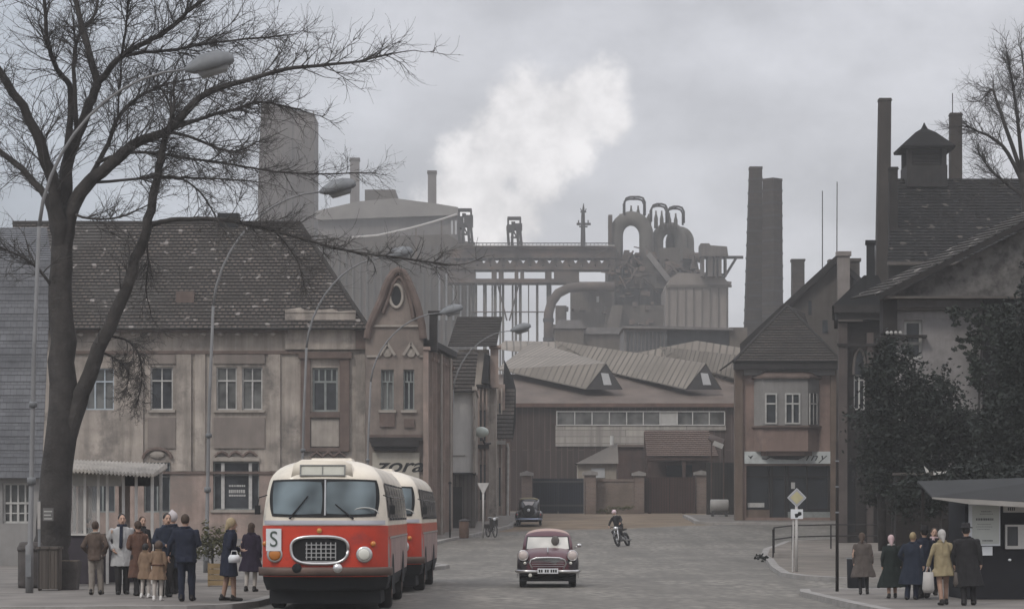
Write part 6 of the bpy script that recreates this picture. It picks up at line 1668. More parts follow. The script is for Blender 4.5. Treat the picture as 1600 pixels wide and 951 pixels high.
s6 = 1 / 62.5
class Tree:
    def __init__(s, cx, d, seed, zb=None): s.l = L(cx, d, zb); s.r = random.Random(seed); s.main = MB(); s.tw = [MB(), MB(), MB()]; s.n = 0; s.thin = True
    def limb(s, pts, r0, r1, y0=0, y1=0, kids=10, klen=1.6, lv=2, n=8, sm=3):
        """limb through photo columns/rows; y is its own depth so the crown has volume"""
        if 14 * s6 < r0 < 16 * s6 and s.thin: r0 *= .92; r1 *= .62
        elif r0 < 16 * s6 and s.thin: r0 *= .70; r1 *= .62
        elif s.thin: r0 *= .84; r1 *= .8
        P = []; N_ = len(pts)
        for i, (px, py) in enumerate(pts):
            yy = y0 + (y1 - y0) * i / (N_ - 1); k = (s.l.d + yy) / FOC
            P.append(Vector(((px - 800) * k - s.l.x0, yy, CZ + (HOR - py) * k - s.l.zb)))
        Q = []
        for i in range(N_ - 1):
            a, b = P[i], P[i + 1]; p0 = P[max(i - 1, 0)]; p3 = P[min(i + 2, N_ - 1)]
            for j in range(sm):
                t = j / sm
                Q.append(.5 * ((2 * a) + (b - p0) * t + (2 * p0 - 5 * a + 4 * b - p3) * t * t + (3 * a - p0 - 3 * b + p3) * t ** 3))
        Q.append(P[-1])
        for q in Q[1:-1]: q += Vector((s.r.uniform(-1, 1), s.r.uniform(-1, 1), s.r.uniform(-1, 1))) * min(r1 * .5, .05)
        M_ = len(Q); R = [r0 + (r1 - r0) * (i / (M_ - 1)) ** .8 for i in range(M_)]
        s.main.tube(Q, R, n)
        for k in range(int(kids * 2.5)):
            f = s.r.uniform(.25, 1); i = min(int(f * (M_ - 1)), M_ - 2); q = Q[i].lerp(Q[i + 1], f * (M_ - 1) - i)
            dirv = (Q[i + 1] - Q[i]).normalized()
            s.branch(q, dirv, klen * s.r.uniform(.5, 1.25) * (1.15 - .5 * f), min(R[i] * .5, .017), lv)
        if kids: s.branch(Q[-1], (Q[-1] - Q[-2]).normalized(), klen * .8, r1 * .9, lv, straight=True)
        return Q
    def branch(s, p, d, L_, r, lv, straight=False):
        rr = s.r
        if not straight:
            ax = Vector((rr.gauss(0, 1), rr.gauss(0, 1), rr.gauss(0, 1))).normalized()
            d = (d + ax * rr.uniform(.5, 1.1)).normalized()
        pts = [p]; dd = d.copy(); n = 4
        bend = Vector((rr.gauss(0, .12), rr.gauss(0, .12), rr.uniform(-.10, .16)))
        for k in range(n):
            dd = (dd + bend + Vector((rr.gauss(0, .13), rr.gauss(0, .13), rr.gauss(0, .13)))).normalized(); pts.append(pts[-1] + dd * L_ / n)
        r = max(r, .0042)
        s.tw[s.n % 3].tube(pts, [r, r * .8, r * .62, r * .48, max(.003, r * .35)], 4 if r < .02 else 5, cap=False); s.n += 1
        if lv > 0:
            for k in range(rr.randint(3, 5)):
                i = rr.randint(1, n); q = pts[i - 1].lerp(pts[i], rr.random())
                s.branch(q, (pts[i] - pts[i - 1]).normalized(), L_ * rr.uniform(.4, .75), r * .55, lv - 1)
    def done(s, label, name='bare_tree', cat='tree', group=None):
        t = thing(name, label, cat, s.l.loc, group=group)
        s.main.build('trunk', M_bark, t, True, fix=False)
        m = MB()
        for q in s.tw: o = len(m.v); m.v += q.v; m.f += [[i + o for i in f] for f in q.f]; m.m += q.m; m.uv += q.uv
        m.build('crown', M_twig, t, False, fix=False)
        return t


T = Tree(78, 64, 5)
T.limb([(74, 925), (80, 860), (86, 790), (92, 700), (96, 600), (97, 500), (97, 420), (100, 360), (104, 325)], 38 * s6, 17 * s6, 0, 0, 0, n=16)
T.limb([(74, 925), (60, 918), (48, 916)], 22 * s6, 6 * s6, 0, -.3, 0, n=8); T.limb([(78, 925), (94, 919), (108, 917)], 22 * s6, 6 * s6, 0, -.4, 0, n=8)
A = 1.0
T.limb([(97, 400), (92, 340), (82, 285), (66, 235), (45, 185), (8, 125), (-30, 70)], 15 * s6, 8 * s6, 0, -1.5, 16, 1.7)
T.limb([(92, 380), (72, 310), (45, 275), (10, 245), (-30, 215)], 11 * s6, 6 * s6, 0, 1.5, 12, 1.5)
T.limb([(99, 380), (101, 320), (102, 285), (104, 255), (122, 212), (138, 165), (151, 132), (141, 90), (132, 57), (117, 0), (108, -40)], 15 * s6, 5 * s6, 0, .6, 20, 1.6)
T.limb([(104, 250), (112, 150), (98, 120), (85, 100), (76, 72), (70, 20), (68, -30)], 8 * s6, 4 * s6, 0, -1.6, 16, 1.5)
T.limb([(120, 200), (117, 140), (116, 90), (124, 55), (150, 20), (155, -30)], 6 * s6, 3 * s6, .2, 1.9, 14, 1.4)
T.limb([(151, 132), (172, 108), (190, 88), (220, 70), (250, 55), (280, 32), (300, 12), (335, -12)], 8 * s6, 4 * s6, .4, -.8, 18, 1.5)
T.limb([(190, 88), (225, 82), (265, 79), (300, 72), (340, 66), (400, 60), (450, 55)], 4.5 * s6, 2 * s6, 0, 1.4, 20, 1.4)
T.limb([(190, 88), (196, 50), (199, 20), (202, -30)], 3.5 * s6, 2 * s6, 0, -1, 12, 1.3)
T.limb([(98, 400), (106, 350), (119, 312), (140, 283), (160, 268), (190, 242), (216, 222), (240, 213), (263, 203), (290, 175), (314, 151), (345, 137), (380, 127), (440, 110), (500, 102), (560, 96), (612, 84)], 15 * s6, 2.2 * s6, 0, -1.0, 34, 1.5)
T.limb([(263, 203), (300, 190), (330, 180), (365, 172), (400, 160), (430, 163), (470, 172)], 5.5 * s6, 2.2 * s6, 0, 1.2, 16, 1.3)
T.limb([(263, 205), (300, 215), (345, 233), (375, 235), (400, 222)], 4.2 * s6, 2 * s6, 0, -.9, 12, 1.2)
T.limb([(263, 200), (268, 180), (262, 158), (247, 132)], 4 * s6, 2 * s6, 0, .8, 9, 1.2)
T.limb([(137, 285), (150, 262), (168, 225), (184, 185), (205, 160), (232, 143), (262, 130)], 7 * s6, 3 * s6, 0, 1.6, 14, 1.4)
T.limb([(184, 185), (186, 140), (190, 95)], 3.2 * s6, 2 * s6, 1.4, 1.8, 10, 1.2)
T.limb([(150, 255), (185, 242), (230, 238), (290, 247), (350, 255), (430, 268), (500, 272), (565, 270)], 4.6 * s6, 1.6 * s6, 0, 1.6, 22, 1.1)
T.limb([(140, 285), (190, 282), (245, 276), (300, 278), (360, 280), (400, 284)], 3.8 * s6, 1.6 * s6, 0, -1.2, 16, 1.1)
T.limb([(112, 330), (130, 340), (170, 342), (200, 335), (235, 318)], 3.5 * s6, 1.6 * s6, 0, -1.5, 10, 1.0)
T.limb([(88, 800), (100, 715), (122, 630), (140, 585), (155, 545), (178, 495), (195, 455), (212, 405), (228, 360), (240, 310), (250, 262), (257, 225), (263, 205)], 19 * s6, 5.5 * s6, 0, -.6, 8, 1.1, n=12)
T.limb([(228, 358), (245, 348), (270, 344), (310, 342), (350, 343), (390, 350), (430, 360), (480, 374), (520, 387), (580, 397), (640, 405), (700, 414)], 6.5 * s6, 2.4 * s6, -.3, -1.8, 26, 1.1)
T.limb([(250, 278), (285, 280), (312, 300), (330, 325), (341, 348)], 3 * s6, 1.6 * s6, 0, -.6, 8, .9)
T.limb([(430, 360), (450, 385), (466, 410), (475, 445)], 2.8 * s6, 1.4 * s6, -1.2, -1.5, 8, .9)
T.limb([(228, 370), (232, 410), (228, 450), (236, 490)], 2.6 * s6, 1.2 * s6, -.2, .5, 8, .9)
T.limb([(165, 525), (195, 530), (215, 550), (222, 590), (214, 630)], 3 * s6, 1.2 * s6, 0, .5, 26, .55)
T.limb([(155, 548), (180, 560), (200, 580), (196, 615)], 3 * s6, 1.2 * s6, 0, -.4, 22, .5)
T.limb([(96, 470), (60, 420), (20, 395), (-20, 380)], 4 * s6, 2 * s6, 0, -.8, 10, 1.2)
tr = T.done('large bare tree with forking trunk growing beside the kiosk')
T = Tree(1612, 104, 9); T.thin = False; k_ = 104 / 4000
T.limb([(1616, 840), (1618, 600), (1612, 420), (1606, 330), (1600, 270)], 14 * k_, 8 * k_, 0, 0, 0)
T.limb([(1604, 300), (1575, 240), (1550, 215), (1528, 205), (1512, 198)], 4 * k_, 1 * k_, 0, -1, 12, 1.6)
T.limb([(1602, 290), (1572, 200), (1560, 165), (1550, 140), (1542, 148)], 4 * k_, 1 * k_, 0, 1, 12, 1.6)
T.limb([(1600, 285), (1592, 200), (1584, 140), (1576, 100)], 4 * k_, 1.2 * k_, 0, -1.5, 14, 1.7)
T.limb([(1602, 280), (1606, 200), (1602, 130), (1596, 80)], 4 * k_, 1.2 * k_, 0, 1.5, 14, 1.7)
T.limb([(1604, 310), (1570, 285), (1545, 262), (1530, 240)], 3.5 * k_, 1 * k_, 0, .5, 14, 1.4)
T.limb([(1606, 270), (1640, 200), (1660, 120)], 4 * k_, 1.2 * k_, 0, 0, 10, 1.8)
T.done('bare tree reaching into the upper right corner behind the villa')

M_leaf = mat('dark_evergreen_leaf', (.010, .0135, .0095), .7, .45, .9, spec=.3)
M_leaf2 = mat('olive_leaf', (.105, .10, .045), .8, .4, 1.2)
M_ivy = mat('dull_ivy_leaf', (.022, .028, .02), .75, .4, 1.1)
def leafy(name, label, cat, cx, d, lobes, n, size, m_, seed, stems=(), zb=None, group=None):
    """crown of many small leaf faces gathered in uneven clumps"""
    l = L(cx, d, zb); rr = random.Random(seed); t = thing(name, label, cat, l.loc, group=group); k = d / FOC
    mb = MB()
    tot = sum(a * b * c for _, _, a, b, c, _ in lobes)
    for px, py, rx_, rz_, ry_, yy in lobes:
        cnt = int(n * rx_ * rz_ * ry_ / tot); c0 = Vector(l.p(px, py, yy)); cl = []
        for q in range(max(6, cnt // 26)):
            v = Vector((rr.gauss(0, 1), rr.gauss(0, 1), rr.gauss(0, 1))).normalized() * rr.uniform(.35, 1.08)
            cl.append((c0 + Vector((v.x * rx_ * k, v.y * ry_, v.z * rz_ * k)), rr.uniform(.5, 1.3)))
        for q in range(cnt):
            c, sp = rr.choice(cl); e = min(rx_ * k, ry_, rz_ * k) * .22 * sp
            p = c + Vector((rr.gauss(0, e), rr.gauss(0, e), rr.gauss(0, e * .8)))
            s_ = size * rr.uniform(.6, 1.4)
            a = Vector((rr.gauss(0, 1), rr.gauss(0, 1), rr.gauss(0, .7))).normalized(); b = a.cross(Vector((rr.gauss(0, 1), rr.gauss(0, 1), rr.gauss(0, 1)))).normalized()
            mb.add([p - a * s_, p - b * s_ * .5, p + a * s_, p + b * s_ * .5], [(0, 1, 2, 3)])
    mb.build('crown', m_, t, False, fix=False)
    st_ = MB()
    for pts, r in stems: st_.tube([l.p(*p) for p in pts], [r * (1 - .5 * i / (len(pts) - 1)) for i in range(len(pts))], 8)
    if stems: st_.build('trunk', M_bark, t, True)
    return t
leafy('evergreen_shrub', 'large dark evergreen shrub covering the left half of the villa', 'shrub', 1430, 88,
      [(1440, 612, 52, 42, 1.5, 0), (1395, 660, 58, 62, 1.5, .2), (1470, 655, 52, 55, 1.5, -.2), (1425, 720, 75, 55, 1.6, 0), (1376, 590, 30, 60, 1.2, .4), (1500, 700, 45, 45, 1.4, 0), (1372, 740, 32, 55, 1.2, 0), (1500, 670, 34, 34, 1.4, -.2), (1530, 710, 45, 55, 1.4, .2), (1400, 565, 34, 34, 1.3, .2)], 24000, .08, M_leaf, 3,
      [([(1400, 860, 0), (1402, 760, .1), (1396, 640, .2)], .2), ([(1445, 860, .2), (1446, 740, 0), (1448, 600, 0)], .22), ([(1380, 860, .1), (1376, 720, .2), (1378, 560, .4)], .16)])
leafy('yew_tree', 'tall black green yew filling the right edge in front of the villa', 'tree', 1590, 82,
      [(1590, 545, 42, 75, 1.5, 0), (1600, 660, 60, 80, 1.7, 0), (1560, 690, 40, 60, 1.4, -.3), (1630, 600, 55, 110, 1.8, .3), (1608, 460, 18, 50, 1.0, 0)], 28000, .075, M_leaf, 8,
      [([(1590, 870, 0), (1592, 700, 0), (1596, 470, 0)], .28), ([(1600, 870, .2), (1610, 640, .2), (1625, 500, .3)], .2)])
leafy('ivy', 'sparse ivy and twigs hanging below the villa pediment', 'ivy', 1530, 93.6, [(1500, 492, 26, 14, .3, 0), (1540, 510, 30, 36, .3, 0), (1515, 540, 22, 26, .3, 0), (1570, 495, 40, 30, .3, 0), (1528, 590, 14, 50, .3, 0)], 3600, .09, M_ivy, 12, [([(1532, 830, .1), (1530, 640, .1), (1536, 510, .1)], .06)])
leafy('low_hedge', 'low dark hedge behind the poster stand on the right', 'hedge', 1500, 74, [(1440, 770, 50, 38, .8, 0), (1520, 765, 60, 42, .8, 0), (1590, 765, 60, 45, .8, 0), (1640, 760, 50, 50, .8, 0)], 12000, .07, M_leaf, 15, [([(1470, 880, 0), (1470, 780, 0)], .05), ([(1560, 880, 0), (1562, 770, 0)], .05)])
leafy('flowering_bush', 'yellow green bush behind the waiting people left of the bus', 'bush', 328, 70, [(316, 858, 20, 20, .5, 0), (338, 848, 20, 22, .5, .2), (356, 860, 18, 18, .5, 0), (322, 826, 9, 14, .3, .1)], 1500, .05, M_leaf2, 21, [([(332, 905, 0), (332, 840, 0)], .04)])
leafy('weeds', 'low weeds growing at the foot of the low gate wall', 'weeds', 965, 172.8, [(955, 796, 14, 5, .4, 0), (978, 793, 14, 5, .4, 0), (940, 799, 10, 4, .3, 0)], 900, .07, M_leaf2, 22)
leafy('weeds', 'clump of weeds on the earth slope before the last gate pier', 'weeds', 1072, 160, [(1072, 816, 24, 7, .8, 0), (1058, 821, 14, 5, .6, 0)], 1100, .08, M_leaf2, 23)
leafy('dry_tuft', 'dry tuft of weeds at the kerb corner below the railing', 'weeds', 1193, 99, [(1192, 872, 11, 5, .3, 0), (1186, 869, 7, 4, .3, 0)], 420, .05, M_leaf, 24)
# ------------------------------------------------------------------ street furniture
M_lpole = mat('galvanised_pole', (.17, .168, .168), .6, .15, 2, streak=.3)
M_lhead = mat('lamp_housing', (.16, .165, .17), .6, .2, 3)
def street_lamp(px, d, top, reach, label, zb=None, arm_px=None):
    l = L(px, d); t = thing('street_lamp', label, 'street lamp', l.loc, group='tall curved street lamps')
    H = l.z(top)
    MB().tube([(0, 0, -.1), (0, 0, 1.2), (.02, 0, 1.25), (.10, 0, H * .45), (.22, 0, H * .70)], [.09, .09, .06, .05, .044], 12).build('pole', M_lpole, t, True)
    pts = []
    for k in range(11):
        u = k / 10; pts.append((.22 + (reach - .22) * (u ** 1.55), 0, H * .70 + H * .295 * (1 - (1 - u) ** 1.75)))
    MB().tube(pts, [.044 - .02 * k / 10 for k in range(11)], 10).build('arm', M_lpole, t, True)
    e = Vector(pts[-1]); tilt = rad(14)
    hd = MB(); hd.M = Matrix.Translation(e + Vector((.05, 0, .0))) @ Matrix.Rotation(-tilt, 4, 'Y')
    sec = []
    for x, w, z0, z1 in ((-.05, .05, -.03, .05), (.12, .18, -.10, .14), (.4, .25, -.13, .25), (.75, .24, -.13, .25), (1.0, .16, -.10, .17), (1.1, .08, -.06, .08)):
        sec.append([(x, -w, z0), (x, -w * .95, (z0 + z1) / 2), (x, -w * .5, z1), (x, w * .5, z1), (x, w * .95, (z0 + z1) / 2), (x, w, z0)])
    hd.loft(sec); h_ = hd.build('lamp_head', M_lhead, t, True)
    gl = MB(); gl.M = hd.M
    gl.loft([[(.2, -.16, -.11), (.95, -.14, -.11), (.95, .14, -.11), (.2, .16, -.11)], [(.3, -.12, -.27), (.88, -.1, -.25), (.88, .1, -.25), (.3, .12, -.27)]]); gl.build('lens', mat('dusty_lens', (.22, .22, .22), .3, .15), h_, True)
    MB().lathe([(.10, 2.6), (.10, 2.75), (.09, 2.76)], (.045, 0, 0), 12).lathe([(.095, H * .36), (.095, H * .36 + .1), (.08, H * .36 + .12)], (.085, 0, 0), 12).build('collar', M_lhead, t, True)
    MB().box(-.06, -.15, .5, .06, -.12, 1.0).build('hatch', M_lhead, t)
    return t
street_lamp(46, 58.5, 105, 3.55, 'nearest curved street lamp in front of the tree trunk')
street_lamp(322, 79, 297, 3.5, 'curved street lamp rising before the tiled roof left of the bus')
street_lamp(470, 99, 400, 3.2, 'curved street lamp whose head hangs by the ogee gable top')
street_lamp(572, 122, 487, 3.5, 'curved street lamp whose arm crosses the gabled bay')
street_lamp(702, 138.5, 515, 3.3, 'furthest curved street lamp before the saw tooth shed roof')

# kiosk
l = L(168, 66); t = thing('kiosk', 'glazed kiosk with pale corrugated roof and dark lower panels', 'kiosk', (l.x0, 66, l.zb + .13)); zt = lambda py: l.z(py) - .13
M_kw = mat('kiosk_white_frame', (.52, .50, .47), .7, .15, 3); M_kp = mat('kiosk_dark_panel', (.05, .042, .05), .8, .25, 1, streak=.3); M_kf = mat('kiosk_fascia', (.38, .36, .33), .85, .15, 1, streak=.4)
xs = l.x
m = MB(); n_ = 26; rings = []
x0_, x1_ = xs(96), xs(246)
for k in range(n_ * 2 + 1):
    f = k / (n_ * 2); x = x0_ + (x1_ - x0_) * f; w_ = .03 * math.cos(k * PI)
    rings.append([(x, -.6, zt(735) + .05 + w_ - .15 * f), (x, 1.9, zt(716) + w_ - .1 * f), (x, 1.9, zt(716) + w_ - .14 - .1 * f), (x, -.6, zt(735) - .02 + w_ - .15 * f)])
m.loft(rings); m.build('roof', mat('asbestos_roof', (.42, .39, .35), .9, .2, 2, dirt=(.2, .18, .16), dscale=.8), t)
MB().box(xs(98), -.05, zt(759), xs(190), .0, zt(738)).build('fascia', M_kf, t)
m = MB(); m.box(xs(98), -.04, 0, xs(152), .01, zt(834)); m.build('lower_panel', M_kp, t); MB().box(xs(98), .02, 0, xs(101), 1.6, zt(834)).build('lower_panel', M_kp, t); MB().box(xs(98), 1.6, 0, xs(240), 1.66, zt(834)).build('lower_panel', M_kp, t)
for px in (95, 131, 152, 166, 191, 211, 236): MB().box(xs(px), -.07, 0 if px > 160 else zt(836), xs(px) + .07, -.0, zt(738)).build('post', M_kw, t)
for px in (98, 236): MB().box(xs(px), 1.55, 0, xs(px) + .07, 1.62, zt(722)).build('post', M_kw, t)
MB().box(xs(95), -.1, zt(836), xs(154), .02, zt(833)).build('sill', M_kw, t)
cg = clearglass('kiosk_glass', (.42, .42, .41), .34)
for a, b in ((97, 131), (132.5, 152)): MB().box(xs(a) + .07, -.03, zt(833), xs(b), -.02, zt(759)).build('pane', cg, t)
MB().box(xs(97), .05, zt(833), xs(97) + .01, 1.55, zt(740)).build('pane', cg, t)
MB().box(xs(100), .7, 0, xs(150), 1.0, 1.0).build('counter', M_kp, t)
MB().box(xs(106), 1.56, 1.0, xs(128), 1.6, zt(752)).box(xs(170), 1.67, .8, xs(188), 1.69, zt(752)).build('back_panel', mat('kiosk_back', (.26, .215, .19), .8, .2), t)
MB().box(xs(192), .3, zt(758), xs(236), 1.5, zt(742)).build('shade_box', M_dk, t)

# litter bins, planter, notice on the tree
l = L(48, 62.5); t = thing('stone_bin', 'large rounded dark stone bin at the foot of the lamp post', 'bin', (l.x0, l.d, .13))
M_bin = mat('dark_stone', (.07, .062, .058), .95, .3, 3, bump=.5, bscale=18)
MB().lathe([(.30, 0), (.31, .1), (.31, 1.0), (.27, 1.1), (.2, 1.12), (.19, 1.0)], (0, 0, 0), 20).build('shell', M_bin, t, True); MB().lathe([(.325, .9), (.33, .95), (.325, 1.0)], (0, 0, 0), 20).build('rim', M_bin, t, True)
l = L(78, 60.5); t = thing('wooden_bin', 'square weathered wooden bin between the tree and the stone bin', 'bin', (l.x0, l.d, .13))
for k in range(5):
    x = -.24 + k * .097; MB().box(x, -.22, .03, x + .088, -.19, .97).build('slat', M_lat, t); MB().box(x, .19, .03, x + .088, .22, .97).build('slat', M_lat, t)
MB().box(-.25, -.18, .0, -.22, .18, .97).box(.22, -.18, 0, .25, .18, .97).build('side', M_lat, t); MB().box(-.28, -.25, .972, .28, .25, 1.03).build('lid', M_lat, t)
l = L(108, 61); t = thing('low_planter', 'low grey concrete planter in front of the kiosk panel', 'planter', (l.x0, l.d, .13))
MB().loft([[(-.2, -.2, 0), (.2, -.2, 0), (.2, .2, 0), (-.2, .2, 0)], [(-.26, -.26, .68), (.26, -.26, .68), (.26, .26, .68), (-.26, .26, .68)]]).build('tub', M_bin, t); MB().box(-.22, -.22, .60, .22, .22, .69).build('soil', M_dirt, t)
l = L(72, 63); t = thing('notice', 'small pale notice fixed to the bare tree trunk', 'notice', (l.x0, 63.28, Z(812, 63.2)))
MB().box(-.13, -.02, -.02, .13, .01, .30).build('board', mat('grey_board', (.12, .115, .11), .8, .2), t)
m = MB()
for k in range(3): m.box(-.10, -.026, .02 + k * .09, .10 - .03 * (k == 1), -.021, .05 + k * .09)
m.build('lettering', M_wf, t)
M_post0 = mat('worn_white_plate', (.33, .31, .29), .7, .15, 3)
l = L(61, 62); t = thing('white_marker', 'narrow white marker plate beside the tree trunk', 'sign', (l.x0, l.d, .13)); MB().box(-.03, 0, .0, .03, .03, Z(790, 62)).build('post', M_lhead, t); MB().box(-.035, -.02, Z(826, 62) - .13, .035, -.003, Z(792, 62)).build('plate', M_post0, t)
l = L(346, 64); t = thing('wooden_crate', 'tan wooden crate standing behind the person in navy jacket', 'crate', (l.x0, l.d, .13))
M_crate = mat('tan_crate', (.24, .17, .09), .9, .25, 3)
for k in range(4):
    z = .02 + k * .14; MB().box(-.3, -.2, z, .3, -.18, z + .12).build('slat', M_crate, t); MB().box(-.3, .18, z, .3, .2, z + .12).build('slat', M_crate, t)
for x in (-.32, .3): MB().box(x, -.2, 0, x + .02, .2, .58).build('end_board', M_crate, t)

# signs
l = L(1245, 80); t = thing('priority_sign', 'yellow diamond priority road sign above a small arrow plate on a white post', 'road sign', (l.x0, l.d, G(l.x0, 80) + .13)); zz = lambda py: l.z(py) - .13
M_post = mat('white_post', (.46, .44, .42), .7, .15, 4, streak=.3)
MB().tube([(0, .04, -.05), (-.005, .04, zz(770))], .045, 10).build('post', M_post, t, True); MB().tube([(-.12, .10, -.05), (-.1, .06, zz(812))], .028, 8).build('brace', M_post, t)
def diamond(r, y0, y1, m_, nm): return MB().prism([(0, zz(777) - r), (r, zz(777)), (0, zz(777) + r), (-r, zz(777))], y0, y1).build(nm, m_, t)
diamond(.30, -.02, .0, M_whiteb, 'plate'); diamond(.285, -.024, -.021, mat('grey_edge', (.32, .32, .33), .6, .1), 'border'); diamond(.205, -.028, -.025, mat('dull_yellow', (.42, .38, .22), .6, .12, 3), 'field')
pl_ = MB().box(-.19, -.02, zz(810), .19, .0, zz(795)).build('arrow_plate', M_whiteb, t)
m = MB(); c = zz(802.5); m.prism([(-.05, c - .11), (.02, c - .11), (.03, c - .01), (.07, c + .03), (.05, c + .07), (.14, c + .06), (.15, c - .03), (.11, c - .005), (.06, c - .05), (-.0, c + .02), (-.07, c + .0)], -.026, -.021); m.build('arrow', M_black, pl_)
l = L(755, 128.5); t = thing('yield_sign', 'pale inverted triangle road sign by the row houses', 'road sign', (l.x0, l.d, G(l.x0, l.d) + .13)); zz2 = lambda py: l.z(py) - .13
MB().tube([(0, .03, -.05), (0, .03, zz2(757))], .05, 8).build('post', M_post, t, True); MB().prism([(-.30, zz2(754)), (.30, zz2(754)), (.03, zz2(771)), (-.03, zz2(771))], -.02, 0).build('plate', M_post, t)
l = L(1308, 64); t = thing('dark_post', 'tall thin dark post at the kerb left of the walking people', 'post', (l.x0, l.d, G(l.x0, 64) + .13)); zz3 = lambda py: l.z(py) - .13
MB().tube([(0, 0, -.05), (0, 0, zz3(760)), (0, 0, zz3(690))], [.042, .038, .03], 10).build('pole', M_dk, t, True)
m = MB()
for py in (800, 760, 720): m.lathe([(.045, -.02), (.052, 0), (.045, .02)], (0, 0, zz3(py)), 10)
m.build('pole_collar', M_lhead, t)
l = L(703, 128); t = thing('dark_post', 'short dark post standing before the white gable wall', 'post', (l.x0, l.d, G(l.x0, l.d) + .13)); MB().tube([(0, 0, -.05), (0, 0, l.z(760))], .05, 8).build('pole', M_steel, t, True); MB().ell((0, 0, l.z(758)), (.08, .08, .08), 10, 6).build('knob', M_steel, t, True)
l = L(725, 127); t = thing('rubbish_bin', 'rusty brown bin on the pavement by the row houses', 'bin', (l.x0, l.d, G(l.x0, l.d) + .13))
MB().lathe([(.21, 0), (.24, .05), (.25, .82), (.23, .84)], (0, 0, 0), 16).build('shell', mat('rusty_bin', (.09, .055, .04), .9, .3, 3), t, True); MB().lathe([(.27, .842), (.27, .88), (.1, .95), (.02, .96)], (0, 0, 0), 16).build('lid', M_steel, t, True)
# railing on the island
t = thing('railing', 'thin dark pipe railing around the corner pavement behind the diamond sign', 'railing', (12.2, 104, G(12.2, 104) + .13))
pp = [(10.35, 103.2), (11.4, 113), (12.15, 107.5), (13.4, 109), (15.1, 109), (17.2, 109), (19, 109)]
pp = [(10.3, 101), (11.0, 107.5), (12.3, 112.3), (14.2, 114), (16.4, 114.2), (18.4, 114.2)]
q = [(x - 12.2, y - 104, G(x, y) - G(12.2, 104)) for x, y in pp]
for x, y, z in q: MB().tube([(x, y, z - .05), (x, y, z + 1.08)], .035, 8).build('post', M_dk, t)
for h in (1.06, .56): MB().tube([(x, y, z + h) for x, y, z in q], .03, 8).build('rail', M_dk, t, True)
m = MB()
for k in range(9):
    f = (k + .5) / 9; a, b = q[0], q[1]; x, y, z = [a[i] + (b[i] - a[i]) * f for i in range(3)]; m.tube([(x, y, z + .05), (x, y, z + 1.04)], .018, 6)
m.build('bar', M_dk, t)

# poster stand / news kiosk at the right
l = L(1560, 58); t = thing('news_stand', 'black news stand with pale awning and white poster boards', 'kiosk', (l.x0, l.d, G(l.x0, 58) + .13)); z4 = lambda py: l.z(py) - .13; x4 = l.x
M_ns = mat('news_stand_black', (.008, .008, .011), .8, .3, 1)
MB().box(x4(1508), 0, 0, x4(1690), 2.2, z4(783)).build('body', M_ns, t)
m = MB(); m.add([(x4(1446), -.9, z4(776)), (x4(1700), -.9, z4(790)), (x4(1700), 1.2, z4(742)), (x4(1446), 1.2, z4(750)), (x4(1446), -.9, z4(778)), (x4(1700), -.9, z4(793)), (x4(1700), 1.2, z4(745)), (x4(1446), 1.2, z4(753))], [(0, 1, 2, 3), (4, 5, 6, 7), (0, 1, 5, 4), (1, 2, 6, 5), (2, 3, 7, 6), (3, 0, 4, 7)])
m.build('awning', mat('awning_grey', (.022, .022, .022), .85, .2, 1), t); MB().prism([(x4(1446), z4(779)), (x4(1500), z4(787)), (x4(1600), z4(793)), (x4(1700), z4(797)), (x4(1700), z4(790.5)), (x4(1446), z4(776.5))], -.95, -.905).build('valance', mat('valance_pale', (.27, .255, .235), .8, .15, 2), t)
MB().box(x4(1450), .9, 0, x4(1450) + .06, .96, z4(755)).build('post', M_dk, t)
p_ = MB().box(x4(1513), -.08, z4(852), x4(1562), -.002, z4(787)).build('poster_board', M_whiteb, t)
MB().box(x4(1518), -.086, z4(849), x4(1560), -.081, z4(789.5)).build('sheet', mat('poster_paper', (.50, .51, .47), .8, .06, 2), p_)
m = MB(); rr = random.Random(6)
for py, h_, a, b in ((798, 1.2, 1532, 1548), (802, .8, 1530, 1551), (809, 3.4, 1524, 1551), (818, .7, 1526, 1548), (822, .7, 1524, 1550), (826, .7, 1526, 1546), (843, 2, 1534, 1550)):
    px = a
    while px < b: w_ = rr.uniform(1.0, 2.6); m.box(x4(px), -.089, z4(py + h_), x4(min(px + w_, b)), -.0865, z4(py)); px += w_ + .7
m.build('printed_lines', mat('grey_ink', (.10, .10, .10), .8, .1), p_)
MB().box(x4(1534), -.06, z4(867), x4(1550), -.002, z4(852.5) - .01).build('notice', M_whiteb, t)
b_ = MB().box(x4(1567), -.06, z4(800), x4(1620), -.002, z4(789)).build('sign_strip', M_kw, t)
text_mesh('lettering', 'N', .01, M_black, b_, (x4(1595), -.07, z4(794))) if False else None
m = MB()
for px in (1574, 1577, 1580, 1583): m.box(x4(px), -.064, z4(797), x4(px + 1.8), -.0605, z4(792))
m.build('printed_marks', M_black, b_)
fr = MB()
for a, b, c, e in ((1570, 857, 1573, 819), (1590, 857, 1600, 819), (1573, 822, 1590, 819), (1573, 857, 1590, 852)): fr.box(x4(a), -.07, z4(b), x4(c), -.002, z4(e))
w_ = fr.build('display_case', M_kw, t); MB().box(x4(1573), -.03, z4(852), x4(1590), -.003, z4(822)).build('pane', M_gl, w_)
MB().ell((x4(1577), -.05, z4(874)), (.04, .03, .03), 8, 6).build('knob', M_whiteb, t, True)
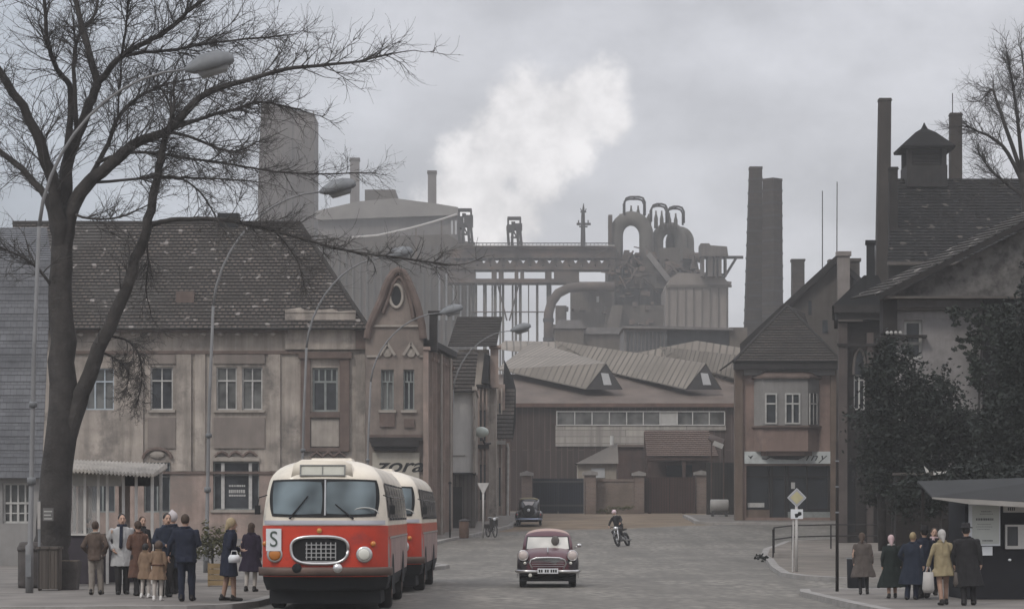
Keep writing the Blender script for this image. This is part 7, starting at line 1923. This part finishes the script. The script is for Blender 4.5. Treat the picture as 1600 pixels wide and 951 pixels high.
# garden wall and pale sheets behind the stand
l = L(1480, 78); t = thing('garden_wall', 'dark garden wall with pale coping between the shrub and the news stand', 'wall', l.loc)
MB().box(l.x(1400), 0, -.2, l.x(1700), .4, l.z(742)).build('wall', M_sbrick, t); MB().box(l.x(1398), -.08, l.z(742) + .002, l.x(1700), .48, l.z(738)).build('coping', M_gg, t)
for px, lab, pts in ((1447, 'pale folded sheet hanging on the left end of the garden wall', [(1444, 728), (1450, 734), (1453, 742), (1448, 740)]), (1468, 'small pale box lying on the garden wall coping', [(1459, 736), (1479, 737), (1479, 741.5), (1459, 741.5)])):
    l = L(px, 76.5); t = thing('pale_sheet' if px == 1447 else 'pale_box', lab, 'sheet' if px == 1447 else 'box', (l.x0, l.d, Z(742, 76.5)))
    MB().prism([(l.x(a), (742 - b) / l.s) for a, b in pts], -.05, .05).build('cloth' if px == 1447 else 'carton', M_kw, t)
t = L(1345, 66)
o = thing('rubbish_bin', 'dark litter bin against the narrow house behind the walking people', 'bin', (X(1338, 69), 69, G(14, 69) + .02)); MB().lathe([(.2, 0), (.24, .02), (.26, .8), (.22, .82)], (0, 0, 0), 16).build('shell', M_ns, o, True); MB().torus((0, 0, .8), .25, .02, 'z', 18, 6).build('rim', M_lhead, o, True)
# ------------------------------------------------------------------ every repeated piece becomes a part of its own
def split_loose(o, mx=100):
    bm = bmesh.new(); bm.from_mesh(o.data)
    seen = {}; isl = []
    bm.verts.ensure_lookup_table()
    for v in bm.verts:
        if v.index in seen: continue
        st_ = [v]; seen[v.index] = len(isl); cur = []
        while st_:
            a = st_.pop(); cur.append(a.index)
            for e in a.link_edges:
                b = e.other_vert(a)
                if b.index not in seen: seen[b.index] = len(isl); st_.append(b)
        isl.append(cur)
    bm.free()
    if len(isl) < 2 or len(isl) > mx: return
    me = o.data; par = o.parent
    pol = [[] for _ in isl]
    for p in me.polygons: pol[seen[p.vertices[0]]].append(p)
    base = o.name.split('.')[0]
    for k, vs_ in enumerate(isl):
        mp = {v: i for i, v in enumerate(vs_)}
        nm = bpy.data.meshes.new(base)
        nm.from_pydata([me.vertices[v].co[:] for v in vs_], [], [[mp[v] for v in p.vertices] for p in pol[k]])
        for m_ in me.materials: nm.materials.append(m_)
        nm.polygons.foreach_set('material_index', [p.material_index for p in pol[k]])
        nm.polygons.foreach_set('use_smooth', [p.use_smooth for p in pol[k]])
        if me.uv_layers:
            ly = nm.uv_layers.new(name='UVMap'); src = me.uv_layers[0].data; i = 0
            for p in pol[k]:
                for li in p.loop_indices: ly.data[i].uv = src[li].uv; i += 1
        if k == 0: o.data = nm
        else:
            n_ = bpy.data.objects.new(base, nm); COL.objects.link(n_); n_.parent = par; n_.matrix_local = o.matrix_local.copy()
SPLIT = set('pilaster panel pier leg rib support pane bracket post hood_mould window_hood side_pilaster downpipe finial roof_house valve_bell flange window lintel apron cornice bumper_bar wiper rail chimney pole bunker platform slat iron_band cladding_rib corner_strip frieze oriel_wall oriel_cornice pole_collar head_frame bag printed_lines plate_marks end_panel leaf_panel reveal bar_post gate_leaf furnace_body ridge_tiles hip_tiles stand mullion band brace gable_moulding opening boom'.split())
for o in [o for o in SC.objects if o.type == 'MESH' and o.parent]:
    b = o.name.split('.')[0]
    if b in SPLIT and not o.children:
        split_loose(o)
